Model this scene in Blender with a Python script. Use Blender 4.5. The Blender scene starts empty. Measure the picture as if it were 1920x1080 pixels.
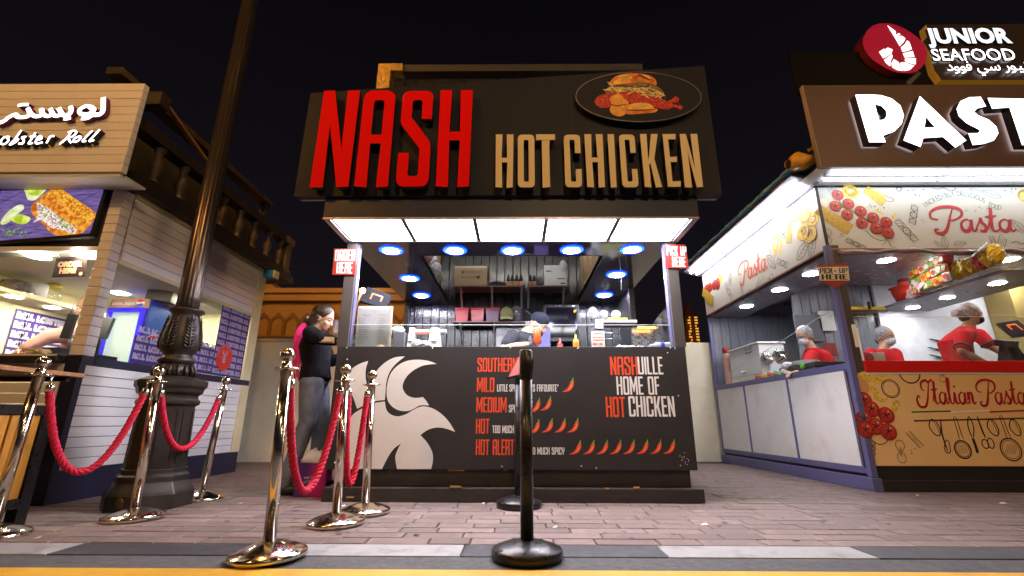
import bpy, bmesh, math, random
from mathutils import Vector, Matrix, Euler, Quaternion
from mathutils.geometry import tessellate_polygon
random.seed(7)
SC = bpy.context.scene
COL = SC.collection
PI = math.pi
V = Vector

# ------------------------------------------------------------------ camera
CAM_H, FPX, YAW, PITCH, ROLL = 0.61, 862.0, 0.009, 0.2825, -0.0025
def cam_rows():
    cy, sy, cp, sp, cr, sr = (math.cos(YAW), math.sin(YAW), math.cos(PITCH), math.sin(PITCH), math.cos(ROLL), math.sin(ROLL))
    f = V((-sy*cp, cy*cp, sp)); x = V((cy, sy, 0)); d = f.cross(x)
    return cr*x + sr*d, -sr*x + cr*d, f
CX, CD, CF = cam_rows()
cam = bpy.data.cameras.new('camera'); cam_o = bpy.data.objects.new('camera', cam); COL.objects.link(cam_o)
cam.sensor_width = 36.0; cam.lens = FPX/1920*36; cam.clip_start = 0.05; cam.clip_end = 600
cam_o.matrix_world = Matrix(((CX.x, -CD.x, -CF.x, 0), (CX.y, -CD.y, -CF.y, 0), (CX.z, -CD.z, -CF.z, CAM_H), (0, 0, 0, 1)))
SC.camera = cam_o
# ------------------------------------------------------------------ night sky and exposure
W = bpy.data.worlds.new('World'); SC.world = W; W.use_nodes = True
_n = W.node_tree.nodes; _bg = _n['Background']
_sky = _n.new('ShaderNodeTexSky'); _sky.sky_type = 'NISHITA'; _sky.sun_disc = False
_sky.sun_elevation = math.radians(-12); _sky.sun_rotation = math.radians(200); _sky.altitude = 10
_mix = _n.new('ShaderNodeMixRGB'); _mix.blend_type = 'ADD'; _mix.inputs[0].default_value = 1
_tc = _n.new('ShaderNodeTexCoord'); _sp = _n.new('ShaderNodeSeparateXYZ'); _rp = _n.new('ShaderNodeValToRGB')
_rp.color_ramp.elements[0].position = 0.0; _rp.color_ramp.elements[0].color = (.0092, .0072, .0108, 1)
_rp.color_ramp.elements[1].position = 0.8; _rp.color_ramp.elements[1].color = (.0022, .0018, .0024, 1)
_wl = W.node_tree.links
_wl.new(_tc.outputs['Generated'], _sp.inputs[0]); _wl.new(_sp.outputs['Z'], _rp.inputs[0])
_sc = _n.new('ShaderNodeMixRGB'); _sc.blend_type = 'MULTIPLY'; _sc.inputs[0].default_value = 1; _sc.inputs[2].default_value = (.002, .002, .002, 1)
_wl.new(_sky.outputs[0], _sc.inputs[1]); _wl.new(_sc.outputs[0], _mix.inputs[1]); _wl.new(_rp.outputs[0], _mix.inputs[2])
_wl.new(_mix.outputs[0], _bg.inputs[0]); _bg.inputs[1].default_value = 1.0
SC.view_settings.view_transform = 'Standard'; SC.view_settings.look = 'None'
SC.view_settings.exposure = 0.0; SC.view_settings.gamma = 1.0; SC.view_settings.use_curve_mapping = False
SC.render.engine = 'CYCLES'
SC.cycles.max_bounces = 7; SC.cycles.transparent_max_bounces = 12; SC.cycles.glossy_bounces = 4
SC.cycles.sample_clamp_indirect = 4.0; SC.cycles.caustics_reflective = False; SC.cycles.caustics_refractive = False

# ------------------------------------------------------------------ measured points of the photograph (1920 wide) onto real planes
def ray(px, py): return CX*(px-960) + CD*(py-540) + CF*FPX
def gz(px, py, z=0.0):
    d = ray(px, py); t = (z-CAM_H)/d.z; return V((0, 0, CAM_H)) + d*t
def gy(px, py, y):
    d = ray(px, py); return V((0, 0, CAM_H)) + d*(y/d.y)
def gx(px, py, x):
    d = ray(px, py); return V((0, 0, CAM_H)) + d*(x/d.x)

# ------------------------------------------------------------------ materials
def s2l(c): return tuple((v/255/12.92 if v/255 <= .04045 else ((v/255+.055)/1.055)**2.4) for v in c)
MATS = {}
def pm(name, col, rough=.5, metal=0, bump=0, bscale=60, var=0, vscale=6, em=None, es=0, spec=.5, coat=0, rvar=0, rand=0, dirt=0, dirtcol=(.02, .018, .015), dscale=3, stretch=None, alpha=1, trans=0, sss=0):
    if name in MATS: return MATS[name]
    m = bpy.data.materials.new(name); m.use_nodes = True; MATS[name] = m
    nt = m.node_tree; N = nt.nodes; L = nt.links; b = N['Principled BSDF']
    b.inputs['Base Color'].default_value = (*col, 1); b.inputs['Roughness'].default_value = rough
    b.inputs['Metallic'].default_value = metal; b.inputs['Specular IOR Level'].default_value = spec
    if coat: b.inputs['Coat Weight'].default_value = coat; b.inputs['Coat Roughness'].default_value = .08
    if trans: b.inputs['Transmission Weight'].default_value = trans; b.inputs['IOR'].default_value = 1.3
    if alpha < 1: b.inputs['Alpha'].default_value = alpha
    if sss: b.inputs['Subsurface Weight'].default_value = sss; b.inputs['Subsurface Scale'].default_value = .01
    if em:
        b.inputs['Emission Color'].default_value = (*em, 1); b.inputs['Emission Strength'].default_value = es
    tc = N.new('ShaderNodeTexCoord'); co = tc.outputs['Object']
    if stretch:
        mp = N.new('ShaderNodeMapping'); mp.inputs['Scale'].default_value = stretch; L.new(co, mp.inputs[0]); co = mp.outputs[0]
    cur = None
    def noise(scale, detail=5, rough_=.6):
        n = N.new('ShaderNodeTexNoise'); n.inputs['Scale'].default_value = scale; n.inputs['Detail'].default_value = detail
        n.inputs['Roughness'].default_value = rough_; L.new(co, n.inputs['Vector']); return n.outputs['Fac']
    if var or rand:
        hsv = N.new('ShaderNodeHueSaturation'); hsv.inputs['Color'].default_value = (*col, 1)
        val = None
        if var:
            mr = N.new('ShaderNodeMapRange'); mr.inputs['From Min'].default_value = .3; mr.inputs['From Max'].default_value = .7
            mr.inputs['To Min'].default_value = 1-var; mr.inputs['To Max'].default_value = 1+var
            L.new(noise(vscale), mr.inputs['Value']); val = mr.outputs[0]
        if rand:
            oi = N.new('ShaderNodeObjectInfo'); m2 = N.new('ShaderNodeMapRange')
            m2.inputs['To Min'].default_value = 1-rand; m2.inputs['To Max'].default_value = 1+rand
            L.new(oi.outputs['Random'], m2.inputs['Value'])
            if val:
                mm = N.new('ShaderNodeMath'); mm.operation = 'MULTIPLY'; L.new(val, mm.inputs[0]); L.new(m2.outputs[0], mm.inputs[1]); val = mm.outputs[0]
            else: val = m2.outputs[0]
        L.new(val, hsv.inputs['Value']); cur = hsv.outputs[0]
    if dirt:
        mx = N.new('ShaderNodeMixRGB'); mr = N.new('ShaderNodeMapRange')
        mr.inputs['From Min'].default_value = .52; mr.inputs['From Max'].default_value = .72; mr.inputs['To Max'].default_value = dirt
        L.new(noise(dscale, 8, .65), mr.inputs['Value']); L.new(mr.outputs[0], mx.inputs[0])
        if cur: L.new(cur, mx.inputs[1])
        else: mx.inputs[1].default_value = (*col, 1)
        mx.inputs[2].default_value = (*dirtcol, 1); cur = mx.outputs[0]
    if cur: L.new(cur, b.inputs['Base Color'])
    if rvar:
        mr = N.new('ShaderNodeMapRange'); mr.inputs['From Min'].default_value = .3; mr.inputs['From Max'].default_value = .7
        mr.inputs['To Min'].default_value = max(.02, rough-rvar); mr.inputs['To Max'].default_value = min(1, rough+rvar)
        L.new(noise(vscale*1.7), mr.inputs['Value']); L.new(mr.outputs[0], b.inputs['Roughness'])
    if bump:
        bp = N.new('ShaderNodeBump'); bp.inputs['Strength'].default_value = min(1, bump); bp.inputs['Distance'].default_value = .004*max(1, bump)
        L.new(noise(bscale), bp.inputs['Height']); L.new(bp.outputs[0], b.inputs['Normal'])
    return m
def emat(name, col, s, rough=.3):
    return pm(name, tuple(min(.8, c) for c in col), rough, em=col, es=s)
def glass(name, tint=(1, 1, 1), refl=.9, smudge=.0, rough=.02):
    if name in MATS: return MATS[name]
    m = bpy.data.materials.new(name); m.use_nodes = True; MATS[name] = m
    nt = m.node_tree; N = nt.nodes; L = nt.links
    for n in list(N): N.remove(n)
    out = N.new('ShaderNodeOutputMaterial'); t = N.new('ShaderNodeBsdfTransparent'); t.inputs[0].default_value = (*tint, 1)
    g = N.new('ShaderNodeBsdfGlossy'); g.inputs['Roughness'].default_value = rough; g.inputs[0].default_value = (refl, refl, refl, 1)
    fr = N.new('ShaderNodeFresnel'); ge = N.new('ShaderNodeNewGeometry'); io = N.new('ShaderNodeMapRange')
    io.inputs['To Min'].default_value = 1.45; io.inputs['To Max'].default_value = 1/1.45; L.new(ge.outputs['Backfacing'], io.inputs['Value']); L.new(io.outputs[0], fr.inputs[0])
    mx = N.new('ShaderNodeMixShader'); L.new(fr.outputs[0], mx.inputs[0]); L.new(t.outputs[0], mx.inputs[1]); L.new(g.outputs[0], mx.inputs[2])
    last = mx.outputs[0]
    if smudge:
        df = N.new('ShaderNodeBsdfDiffuse'); df.inputs[0].default_value = (.7, .72, .75, 1)
        tc = N.new('ShaderNodeTexCoord'); nz = N.new('ShaderNodeTexNoise'); nz.inputs['Scale'].default_value = 6; nz.inputs['Detail'].default_value = 6
        L.new(tc.outputs['Object'], nz.inputs['Vector'])
        mr = N.new('ShaderNodeMapRange'); mr.inputs['From Min'].default_value = .4; mr.inputs['From Max'].default_value = .75; mr.inputs['To Max'].default_value = smudge
        L.new(nz.outputs['Fac'], mr.inputs['Value'])
        m2 = N.new('ShaderNodeMixShader'); L.new(mr.outputs[0], m2.inputs[0]); L.new(last, m2.inputs[1]); L.new(df.outputs[0], m2.inputs[2]); last = m2.outputs[0]
    L.new(last, out.inputs[0]); return m

# ------------------------------------------------------------------ object tree
def rootloc(p):
    while p is not None and p.parent is not None: p = p.parent
    return V(p.location) if p is not None else V((0, 0, 0))
def tag(o, label=None, cat=None, group=None, kind=None):
    if label: o['label'] = label
    if cat: o['category'] = cat
    if group: o['group'] = group
    if kind: o['kind'] = kind
    return o
def thing(name, label, cat, loc=(0, 0, 0), group=None):
    o = bpy.data.objects.new(name, None); COL.objects.link(o); o.location = loc; o.empty_display_size = .1
    return tag(o, label, cat, group)
def kids(o): return [c for c in bpy.data.objects if c.parent == o]
def copy_tree(o, parent=None):
    c = o.copy(); COL.objects.link(c)
    if parent is not None: c.parent = parent
    for ch in kids(o): copy_tree(ch, c)
    return c

class Fr:                                       # a flat frame: origin, u to the right, v up, n out of the face
    def __init__(s, o, u, v, n=None):
        s.o, s.u, s.v = V(o), V(u), V(v); s.n = V(n) if n is not None else s.u.cross(s.v).normalized()
    def p(s, a, b, w=0): return s.o + s.u*a + s.v*b + s.n*w
def FY(y): return Fr((0, y, 0), (1, 0, 0), (0, 0, 1), (0, -1, 0))            # faces the street
class B:
    def __init__(s, mat=None): s.v, s.f, s.mi, s.sm, s.ms, s.cur, s.smooth = [], [], [], [], [], 0, False; (s.m(mat) if mat else None)
    def m(s, mat):
        if mat not in s.ms: s.ms.append(mat)
        s.cur = s.ms.index(mat); return s
    def add(s, vs, fs, smooth=False):
        k = len(s.v); s.v += [V(p) for p in vs]
        for f in fs: s.f.append([i+k for i in f]); s.mi.append(s.cur); s.sm.append(smooth)
        return s
    def box(s, x0, x1, y0, y1, z0, z1):
        if x0 > x1: x0, x1 = x1, x0
        if y0 > y1: y0, y1 = y1, y0
        if z0 > z1: z0, z1 = z1, z0
        return s.add([(x0, y0, z0), (x1, y0, z0), (x1, y1, z0), (x0, y1, z0), (x0, y0, z1), (x1, y0, z1), (x1, y1, z1), (x0, y1, z1)],
                     [(3, 2, 1, 0), (4, 5, 6, 7), (0, 1, 5, 4), (1, 2, 6, 5), (2, 3, 7, 6), (3, 0, 4, 7)])
    def hexa(s, a, b):                          # two quads, joined
        return s.add(list(a)+list(b), [(3, 2, 1, 0), (4, 5, 6, 7), (0, 1, 5, 4), (1, 2, 6, 5), (2, 3, 7, 6), (3, 0, 4, 7)])
    def obox(s, c, sz, rot=None):
        R = rot if rot is not None else Matrix.Identity(3)
        if isinstance(R, Euler): R = R.to_matrix()
        q = []
        for dz in (-.5, .5):
            for dx, dy in ((-.5, -.5), (.5, -.5), (.5, .5), (-.5, .5)): q.append(V(c) + R @ V((dx*sz[0], dy*sz[1], dz*sz[2])))
        return s.add(q, [(3, 2, 1, 0), (4, 5, 6, 7), (0, 1, 5, 4), (1, 2, 6, 5), (2, 3, 7, 6), (3, 0, 4, 7)])
    def quad(s, *p): return s.add(p, [tuple(range(len(p)))])
    def tube(s, pts, r, n=8, cap=True, smooth=True, sq=None):
        pts = [V(p) for p in pts]; rs = r if isinstance(r, (list, tuple)) else [r]*len(pts)
        k = len(pts); up = None; vs = []
        for i in range(k):
            t = (pts[min(i+1, k-1)] - pts[max(i-1, 0)]).normalized()
            if up is None:
                up = V((0, 0, 1)) if abs(t.z) < .9 else V((1, 0, 0))
            a = t.cross(up)
            if a.length < 1e-6: a = t.cross(V((0, 1, 0)))
            a.normalize(); b = a.cross(t).normalized(); up = b
            for j in range(n):
                th = 2*PI*j/n; vs.append(pts[i] + (a*math.cos(th) + b*math.sin(th))*rs[i])
        fs = [(i*n+j, i*n+(j+1) % n, (i+1)*n+(j+1) % n, (i+1)*n+j) for i in range(k-1) for j in range(n)]
        s.add(vs, fs, smooth)
        if cap:
            base = len(s.v)-k*n
            for rr in (list(range(n))[::-1], [(k-1)*n+j for j in range(n)]):
                s.f.append([base+i for i in rr]); s.mi.append(s.cur); s.sm.append(False)
        return s
    def bar(s, a, b, w, h=None):
        a, b = V(a), V(b); t = (b-a); L = t.length; t.normalize()
        up = V((0, 0, 1)) if abs(t.z) < .95 else V((0, 1, 0)); x = t.cross(up).normalized(); y = x.cross(t)
        R = Matrix((x, t, y)).transposed(); return s.obox((a+b)/2, (w, L, h or w), R)
    def lathe(s, prof, n=24, c=(0, 0, 0), M=None, smooth=True, ang0=0):
        c = V(c); vs = []
        for r, z in prof:
            for j in range(n):
                th = ang0 + 2*PI*j/n; p = V((r*math.cos(th), r*math.sin(th), z)); vs.append(c + (M @ p if M is not None else p))
        k = len(prof)
        fs = [(i*n+j, i*n+(j+1) % n, (i+1)*n+(j+1) % n, (i+1)*n+j) for i in range(k-1) for j in range(n)]
        base = len(s.v); s.add(vs, fs, smooth)
        for i, rev in ((0, True), (k-1, False)):
            if prof[i][0] > 1e-4:
                q = [base+i*n+j for j in range(n)]; s.f.append(q[::-1] if rev else q); s.mi.append(s.cur); s.sm.append(False)
        return s
    def ell(s, c, r, rot=None, nu=16, nv=10):
        c = V(c); R = rot.to_matrix() if isinstance(rot, Euler) else rot
        r = (r, r, r) if not isinstance(r, (tuple, list)) else r; vs = []
        for i in range(nv+1):
            ph = PI*i/nv
            rr = max(math.sin(ph), 1e-3)
            for j in range(nu):
                th = 2*PI*j/nu; p = V((r[0]*rr*math.cos(th), r[1]*rr*math.sin(th), -r[2]*math.cos(ph)))
                vs.append(c + (R @ p if R is not None else p))
        fs = [(i*nu+j, i*nu+(j+1) % nu, (i+1)*nu+(j+1) % nu, (i+1)*nu+j) for i in range(nv) for j in range(nu)]
        return s.add(vs, fs, True)
    def loft(s, rings, smooth=True, cap=True):
        n = len(rings[0]); vs = [V(p) for r in rings for p in r]; k = len(rings); base = len(s.v)
        s.add(vs, [(i*n+j, i*n+(j+1) % n, (i+1)*n+(j+1) % n, (i+1)*n+j) for i in range(k-1) for j in range(n)], smooth)
        if cap:
            for q in (list(range(n))[::-1], [(k-1)*n+j for j in range(n)]):
                s.f.append([base+i for i in q]); s.mi.append(s.cur); s.sm.append(False)
        return s
    def poly(s, loops, fr, w0=.001, depth=0, side=None):     # filled outline(s) with holes; depth > 0 gives it thickness behind the face
        cl = []
        for lp in loops:
            q = []
            for a, b in lp:
                if not q or abs(a-q[-1][0])+abs(b-q[-1][1]) > 1e-5: q.append((float(a), float(b)))
            if abs(q[0][0]-q[-1][0])+abs(q[0][1]-q[-1][1]) < 1e-5: q.pop()
            cl.append(q)
        loops = cl
        tris = tessellate_polygon([[V((a, b, 0)) for a, b in lp] for lp in loops])
        flat = [q for lp in loops for q in lp]; base = len(s.v); k = len(flat)
        s.v += [fr.p(a, b, w0) for a, b in flat]
        flip = fr.u.cross(fr.v).dot(fr.n) < 0
        for t in tris:
            (x0, y0), (x1, y1), (x2, y2) = (flat[i] for i in t)
            ccw = (x1-x0)*(y2-y0)-(x2-x0)*(y1-y0) > 0
            t = list(t) if ccw != flip else list(t)[::-1]
            s.f.append([base+i for i in t]); s.mi.append(s.cur); s.sm.append(False)
        if depth:
            s.v += [fr.p(a, b, w0-depth) for a, b in flat]
            for t in tris: s.f.append([base+k+i for i in t]); s.mi.append(s.cur); s.sm.append(False)
            sc = s.cur
            if side: s.m(side)
            o = 0
            for lp in loops:
                n = len(lp)
                for i in range(n):
                    a, b_ = base+o+i, base+o+(i+1) % n; s.f.append([a, b_, b_+k, a+k]); s.mi.append(s.cur); s.sm.append(False)
                o += n
            s.cur = sc
        return s
    def ribbon(s, pts, w, fr, w0=.001, closed=False, n=6, taper=True, cr=True):
        pts = [V((a, b)) for a, b in pts]
        P = crom(pts, n, closed) if cr else pts
        k = len(P); base = len(s.v)
        for i, p in enumerate(P):
            a = P[(i-1) % k] if closed or i else P[0]; b = P[(i+1) % k] if closed or i < k-1 else P[-1]
            t = (b-a); t = t.normalized() if t.length > 1e-9 else V((1, 0)); q = V((-t.y, t.x))
            u = i/(k-1)
            ww = w(u) if callable(w) else w*(.45+.55*math.sin(PI*u)**.5 if taper and not closed else 1)
            h = w0 + .0004*u
            s.v += [fr.p(*(p+q*ww/2), h), fr.p(*(p-q*ww/2), h)]
        for i in range(k if closed else k-1):
            a, b = base+2*i, base+2*((i+1) % k); s.f.append([a, a+1, b+1, b]); s.mi.append(s.cur); s.sm.append(False)
        return s
    def disc(s, c, r, fr, w0=.001, n=20, ry=None, depth=0, rot=0):
        ry = ry or r; q = []
        for i in range(n):
            x, y = r*math.cos(2*PI*i/n), ry*math.sin(2*PI*i/n)
            q.append((c[0]+x*math.cos(rot)-y*math.sin(rot), c[1]+x*math.sin(rot)+y*math.cos(rot)))
        return s.poly([q], fr, w0, depth)
    def text(s, t, fr, size, w0=.001, depth=0, align='LEFT', off=0, sx=1, font=None, shear=0, side=None, perchar=False):
        c = bpy.data.curves.new('tmp', 'FONT'); c.body = t; c.size = size; c.align_x = align; c.offset = off; c.shear = shear
        c.extrude = depth/2; c.resolution_u = 3
        o = bpy.data.objects.new('tmp', c); me = bpy.data.meshes.new_from_object(o)
        base = len(s.v); sc = s.cur
        for vt in me.vertices: s.v.append(fr.p(vt.co.x*sx, vt.co.y, w0-depth/2+vt.co.z))
        for p in me.polygons:
            if side and abs(p.normal.z) < .5: s.m(side)
            else: s.cur = sc
            s.f.append([base+i for i in p.vertices]); s.mi.append(s.cur); s.sm.append(False)
        s.cur = sc
        bpy.data.objects.remove(o); bpy.data.meshes.remove(me); bpy.data.curves.remove(c); return s
    def build(s, name, parent=None, label=None, bevel=0, kind=None, local=False, seg=2, mods=None):
        L = V((0, 0, 0)) if local else rootloc(parent)
        me = bpy.data.meshes.new(name); me.from_pydata([p-L for p in s.v], [], s.f)
        for mt in s.ms: me.materials.append(mt)
        me.polygons.foreach_set('material_index', s.mi); me.polygons.foreach_set('use_smooth', s.sm); me.update()
        o = bpy.data.objects.new(name, me); COL.objects.link(o)
        if parent is not None: o.parent = parent
        if label: o['label'] = label
        if kind: o['kind'] = kind
        if bevel:
            md = o.modifiers.new('bevel', 'BEVEL'); md.width = bevel; md.segments = seg; md.limit_method = 'ANGLE'; md.angle_limit = .6
        return o
def crom(P, n=6, closed=False):
    k = len(P); out = []
    for i in range(k if closed else k-1):
        p0 = P[(i-1) % k] if closed or i else P[0]*2-P[1]
        p1 = P[i]; p2 = P[(i+1) % k]
        if (p1-p2).length < 1e-7: continue
        p3 = P[(i+2) % k] if closed or i < k-2 else P[-1]*2-P[-2]
        for j in range(n):
            t = j/n; out.append(.5*((2*p1)+(p2-p0)*t+(2*p0-5*p1+4*p2-p3)*t*t+(3*p1-p0-3*p2+p3)*t**3))
    if not closed: out.append(P[-1])
    return out
def smooth_loop(pts, n=5): return [(p.x, p.y) for p in crom([V(q) for q in pts], n, True)]

# ------------------------------------------------------------------ condensed block lettering
def rnd(pts, seg=4):
    """pts: (x, y) or (x, y, r): rounded corner of radius r"""
    out = []; k = len(pts)
    for i, q in enumerate(pts):
        p = V(q[:2]); r = q[2] if len(q) > 2 else 0
        if not r: out.append((p.x, p.y)); continue
        a = (V(pts[i-1][:2])-p).normalized(); b = (V(pts[(i+1) % k][:2])-p).normalized()
        A, Bq = p+a*r, p+b*r
        for j in range(seg+1):
            t = j/seg; c = A*(1-t)**2 + p*2*t*(1-t) + Bq*t*t; out.append((c.x, c.y))
    return out
def glyph(c, w=.34, t=.118):
    h = .105; r = .09; q = .03
    if c == 'I': return [[(0, 0), (t, 0), (t, 1), (0, 1)]], t
    if c == "'": return [[(0, .75), (t*.7, .75), (t, 1), (0, 1)]], t
    if c == '"': return [[(0, .75), (t*.6, .75), (t*.7, 1), (0, 1)], [(t, .75), (t*1.6, .75), (t*1.7, 1), (t, 1)]], t*1.7
    if c == '.': return [[(0, 0), (t, 0), (t, t), (0, t)]], t
    if c == 'O': return [rnd([(0, 0, r), (w, 0, r), (w, 1, r), (0, 1, r)]), rnd([(t, h, q), (w-t, h, q), (w-t, 1-h, q), (t, 1-h, q)])], w
    if c == 'D': return [rnd([(0, 0), (w, 0, r), (w, 1, r), (0, 1)]), rnd([(t, h), (w-t, h, q), (w-t, 1-h, q), (t, 1-h)])], w
    if c in 'UV': return [rnd([(0, 1), (0, 0, r), (w, 0, r), (w, 1), (w-t, 1), (w-t, h, q), (t, h, q), (t, 1)])], w
    if c == 'C': return [rnd([(w, .64), (w-t, .64), (w-t, 1-h, q), (t, 1-h, q), (t, h, q), (w-t, h, q), (w-t, .34), (w, .34), (w, 0, r), (0, 0, r), (0, 1, r), (w, 1, r)])], w
    if c == 'S': return [rnd([(w, .69), (w-t, .69), (w-t, 1-h, q), (t, 1-h, q), (t, .71), (w, .44, .05), (w, 0, r), (0, 0, r), (0, .34), (t, .34), (t, h, q), (w-t, h, q), (w-t, .38), (0, .64, .05), (0, 1, r), (w, 1, r)])], w
    if c == 'A': return [rnd([(0, 0), (t, 0), (t, .43), (w-t, .43), (w-t, 0), (w, 0), (w, 1, r), (0, 1, r)]), rnd([(t, .53), (w-t, .53), (w-t, 1-h, q), (t, 1-h, q)])], w
    if c == 'N': return [[(0, 0), (t, 0), (t, .60), (w-t, 0), (w, 0), (w, 1), (w-t, 1), (w-t, .40), (t, 1), (0, 1)]], w
    if c == 'H': return [[(0, 0), (t, 0), (t, .46), (w-t, .46), (w-t, 0), (w, 0), (w, 1), (w-t, 1), (w-t, .56), (t, .56), (t, 1), (0, 1)]], w
    if c == 'T': w *= .92; return [[(w/2-t/2, 0), (w/2+t/2, 0), (w/2+t/2, 1-h), (w, 1-h), (w, 1), (0, 1), (0, 1-h), (w/2-t/2, 1-h)]], w
    if c == 'L': w *= .8; return [[(0, 0), (w, 0), (w, h), (t, h), (t, 1), (0, 1)]], w
    if c == 'E': w *= .82; return [[(0, 0), (w, 0), (w, h), (t, h), (t, .46), (w*.92, .46), (w*.92, .56), (t, .56), (t, 1-h), (w, 1-h), (w, 1), (0, 1)]], w
    if c == 'F': w *= .82; return [[(0, 0), (t, 0), (t, .46), (w*.92, .46), (w*.92, .56), (t, .56), (t, 1-h), (w, 1-h), (w, 1), (0, 1)]], w
    if c == 'K': return [[(0, 0), (t, 0), (t, .40), (t+.025, .43), (w-t, 0), (w, 0), (w-.10, .51), (w, 1), (w-t, 1), (t+.02, .57), (t, .54), (t, 1), (0, 1)]], w
    if c == 'P': return [rnd([(0, 0), (t, 0), (t, .40), (w, .40, r), (w, 1, r), (0, 1)]), rnd([(t, .50), (w-t, .50, q), (w-t, 1-h, q), (t, 1-h)])], w
    if c == 'R': return [rnd([(0, 0), (t, 0), (t, .42), (w-t, .42), (w-t, 0), (w, 0), (w, .42, .04), (w-.03, .48), (w, .54, .04), (w, 1, r), (0, 1)]), rnd([(t, .52), (w-t, .52, q), (w-t, 1-h, q), (t, 1-h)])], w
    if c == 'M': w *= 1.3; return [[(0, 0), (t, 0), (t, .62), (w/2-.02, .15), (w/2+.02, .15), (w-t, .62), (w-t, 0), (w, 0), (w, 1), (w-t, 1), (w/2, .5), (t, 1), (0, 1)]], w
    if c == 'Y': return [rnd([(0, 1), (0, .45, .06), (w/2-t/2, .40), (w/2-t/2, 0), (w/2+t/2, 0), (w/2+t/2, .40), (w, .45, .06), (w, 1), (w-t, 1), (w-t, .5, q), (t, .5, q), (t, 1)])], w
    return [], w*.55
def block(b, s, fr, x, y, h, width=None, w0=.001, depth=0, side=None, gap=.065, sx=1, gw=.34, t=.118):
    """lettering on builder b, lower left at (x, y), letter height h; stretched to width when given"""
    tot = 0
    for c in s: tot += (glyph(c, gw, t)[1] + gap)
    k = (width/((tot-gap)*h)) if width else sx
    for c in s:
        lp, w = glyph(c, gw, t)
        lp = [[(x+a*h*k, y+bb*h) for a, bb in l] for l in lp]
        if c == '"':
            for l in lp: b.poly([l], fr, w0, depth, side)
        elif lp: b.poly(lp, fr, w0, depth, side)
        x += (w+gap)*h*k
    return x

# ------------------------------------------------------------------ cursive strokes (x-height 1)
CUR = {
 'a': ([[(.95, .8), (.6, 1.02), (.15, .7), (.12, .2), (.45, 0), (.8, .35), (.98, .95), (.9, .3), (1.0, 0), (1.3, .2)]], 1.2),
 's': ([[(-.1, .1), (.3, .7), (.55, 1.12), (.55, .8), (.8, .35), (.6, .02), (.25, .08), (.5, .02), (.95, .2)]], .95),
 't': ([[(-.05, .2), (.35, 1.1), (.62, 2.0), (.4, 1.0), (.3, .25), (.5, 0), (.9, .2)], [(.0, 1.25), (.4, 1.22), (.9, 1.34)]], .85),
 'l': ([[(-.05, .2), (.35, 1.0), (.62, 2.0), (.5, 2.25), (.32, 1.6), (.25, .4), (.42, 0), (.8, .2)]], .72),
 'i': ([[(-.05, .2), (.3, 1.0), (.24, .3), (.4, 0), (.75, .2)], [(.42, 1.45), (.46, 1.5), (.5, 1.46)]], .68),
 'n': ([[(-.05, .3), (.2, 1.0), (.2, .5), (.12, 0)], [(.14, .3), (.42, .95), (.68, .85), (.6, .25), (.75, 0), (1.05, .2)]], 1.0),
 'P': ([[(1.55, 2.75), (1.15, 1.7), (.75, .5), (.35, -.15), (-.2, -.2), (-.3, .2), (.0, .25)], [(.15, 1.35), (-.35, 1.55), (-.3, 2.2), (.4, 2.75), (1.4, 2.85), (2.1, 2.5), (2.05, 1.8), (1.4, 1.3), (.95, 1.3)]], 1.75),
 'I': ([[(1.35, 2.75), (1.0, 1.6), (.6, .4), (.1, -.35), (-.6, -.3), (-.8, .4), (-.5, .95), (-.3, .7)], [(.45, 1.5), (.15, 1.8), (.25, 2.5), (.9, 2.8), (1.25, 2.55), (1.7, 2.9), (1.75, 2.6)]], 1.35)}
def cursive(b, s, fr, x, y, h, wid, w0=.001, sx=1):
    for c in s:
        if c == ' ': x += .9*h*sx; continue
        st, adv = CUR[c]
        for i, q in enumerate(st):
            wd = wid; q = [(a, bb*.74 if c in 'PI' else bb) for a, bb in q]
            b.ribbon([(x+a*h*sx, y+bb*h) for a, bb in q], (lambda u, wd=wd: wd*(.5+.7*math.sin(PI*u)**2)), fr, w0+.0006*i, n=7)
        x += adv*h*sx
    return x

# ------------------------------------------------------------------ organic bodies: shapes fused by a voxel remesh
def fuse(b, name, parent, voxel=.012, smooth=4, label=None):
    o = b.build('tmp_fuse', None, local=True)
    r = o.modifiers.new('r', 'REMESH'); r.mode = 'VOXEL'; r.voxel_size = voxel
    if smooth:
        sm = o.modifiers.new('s', 'SMOOTH'); sm.iterations = smooth; sm.factor = .5
    dg = bpy.context.evaluated_depsgraph_get(); ev = o.evaluated_get(dg)
    me = bpy.data.meshes.new_from_object(ev); L = rootloc(parent)
    old = o.data; bpy.data.objects.remove(o); bpy.data.meshes.remove(old)
    for vt in me.vertices: vt.co -= L
    me.polygons.foreach_set('use_smooth', [True]*len(me.polygons))
    me.materials.clear(); me.materials.append(b.ms[0]); me.name = name
    me.polygons.foreach_set('material_index', [0]*len(me.polygons))
    q = bpy.data.objects.new(name, me); COL.objects.link(q); q.parent = parent
    if label: q['label'] = label
    return q
def cap(b, pts, rs, n=12):                       # tapered limb with round ends
    b.tube(pts, rs, n=n)
    for p, r in zip(pts, rs): b.ell(p, r, nu=n, nv=8)
    return b
def ering(c, rx, ry, n=18, yaw=0, tilt=None):
    out = []
    for j in range(n):
        th = 2*PI*j/n; p = V((rx*math.cos(th), ry*math.sin(th), 0))
        if tilt is not None: p = tilt @ p
        if yaw: p = Matrix.Rotation(yaw, 3, 'Z') @ p
        out.append(V(c)+p)
    return out
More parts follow.
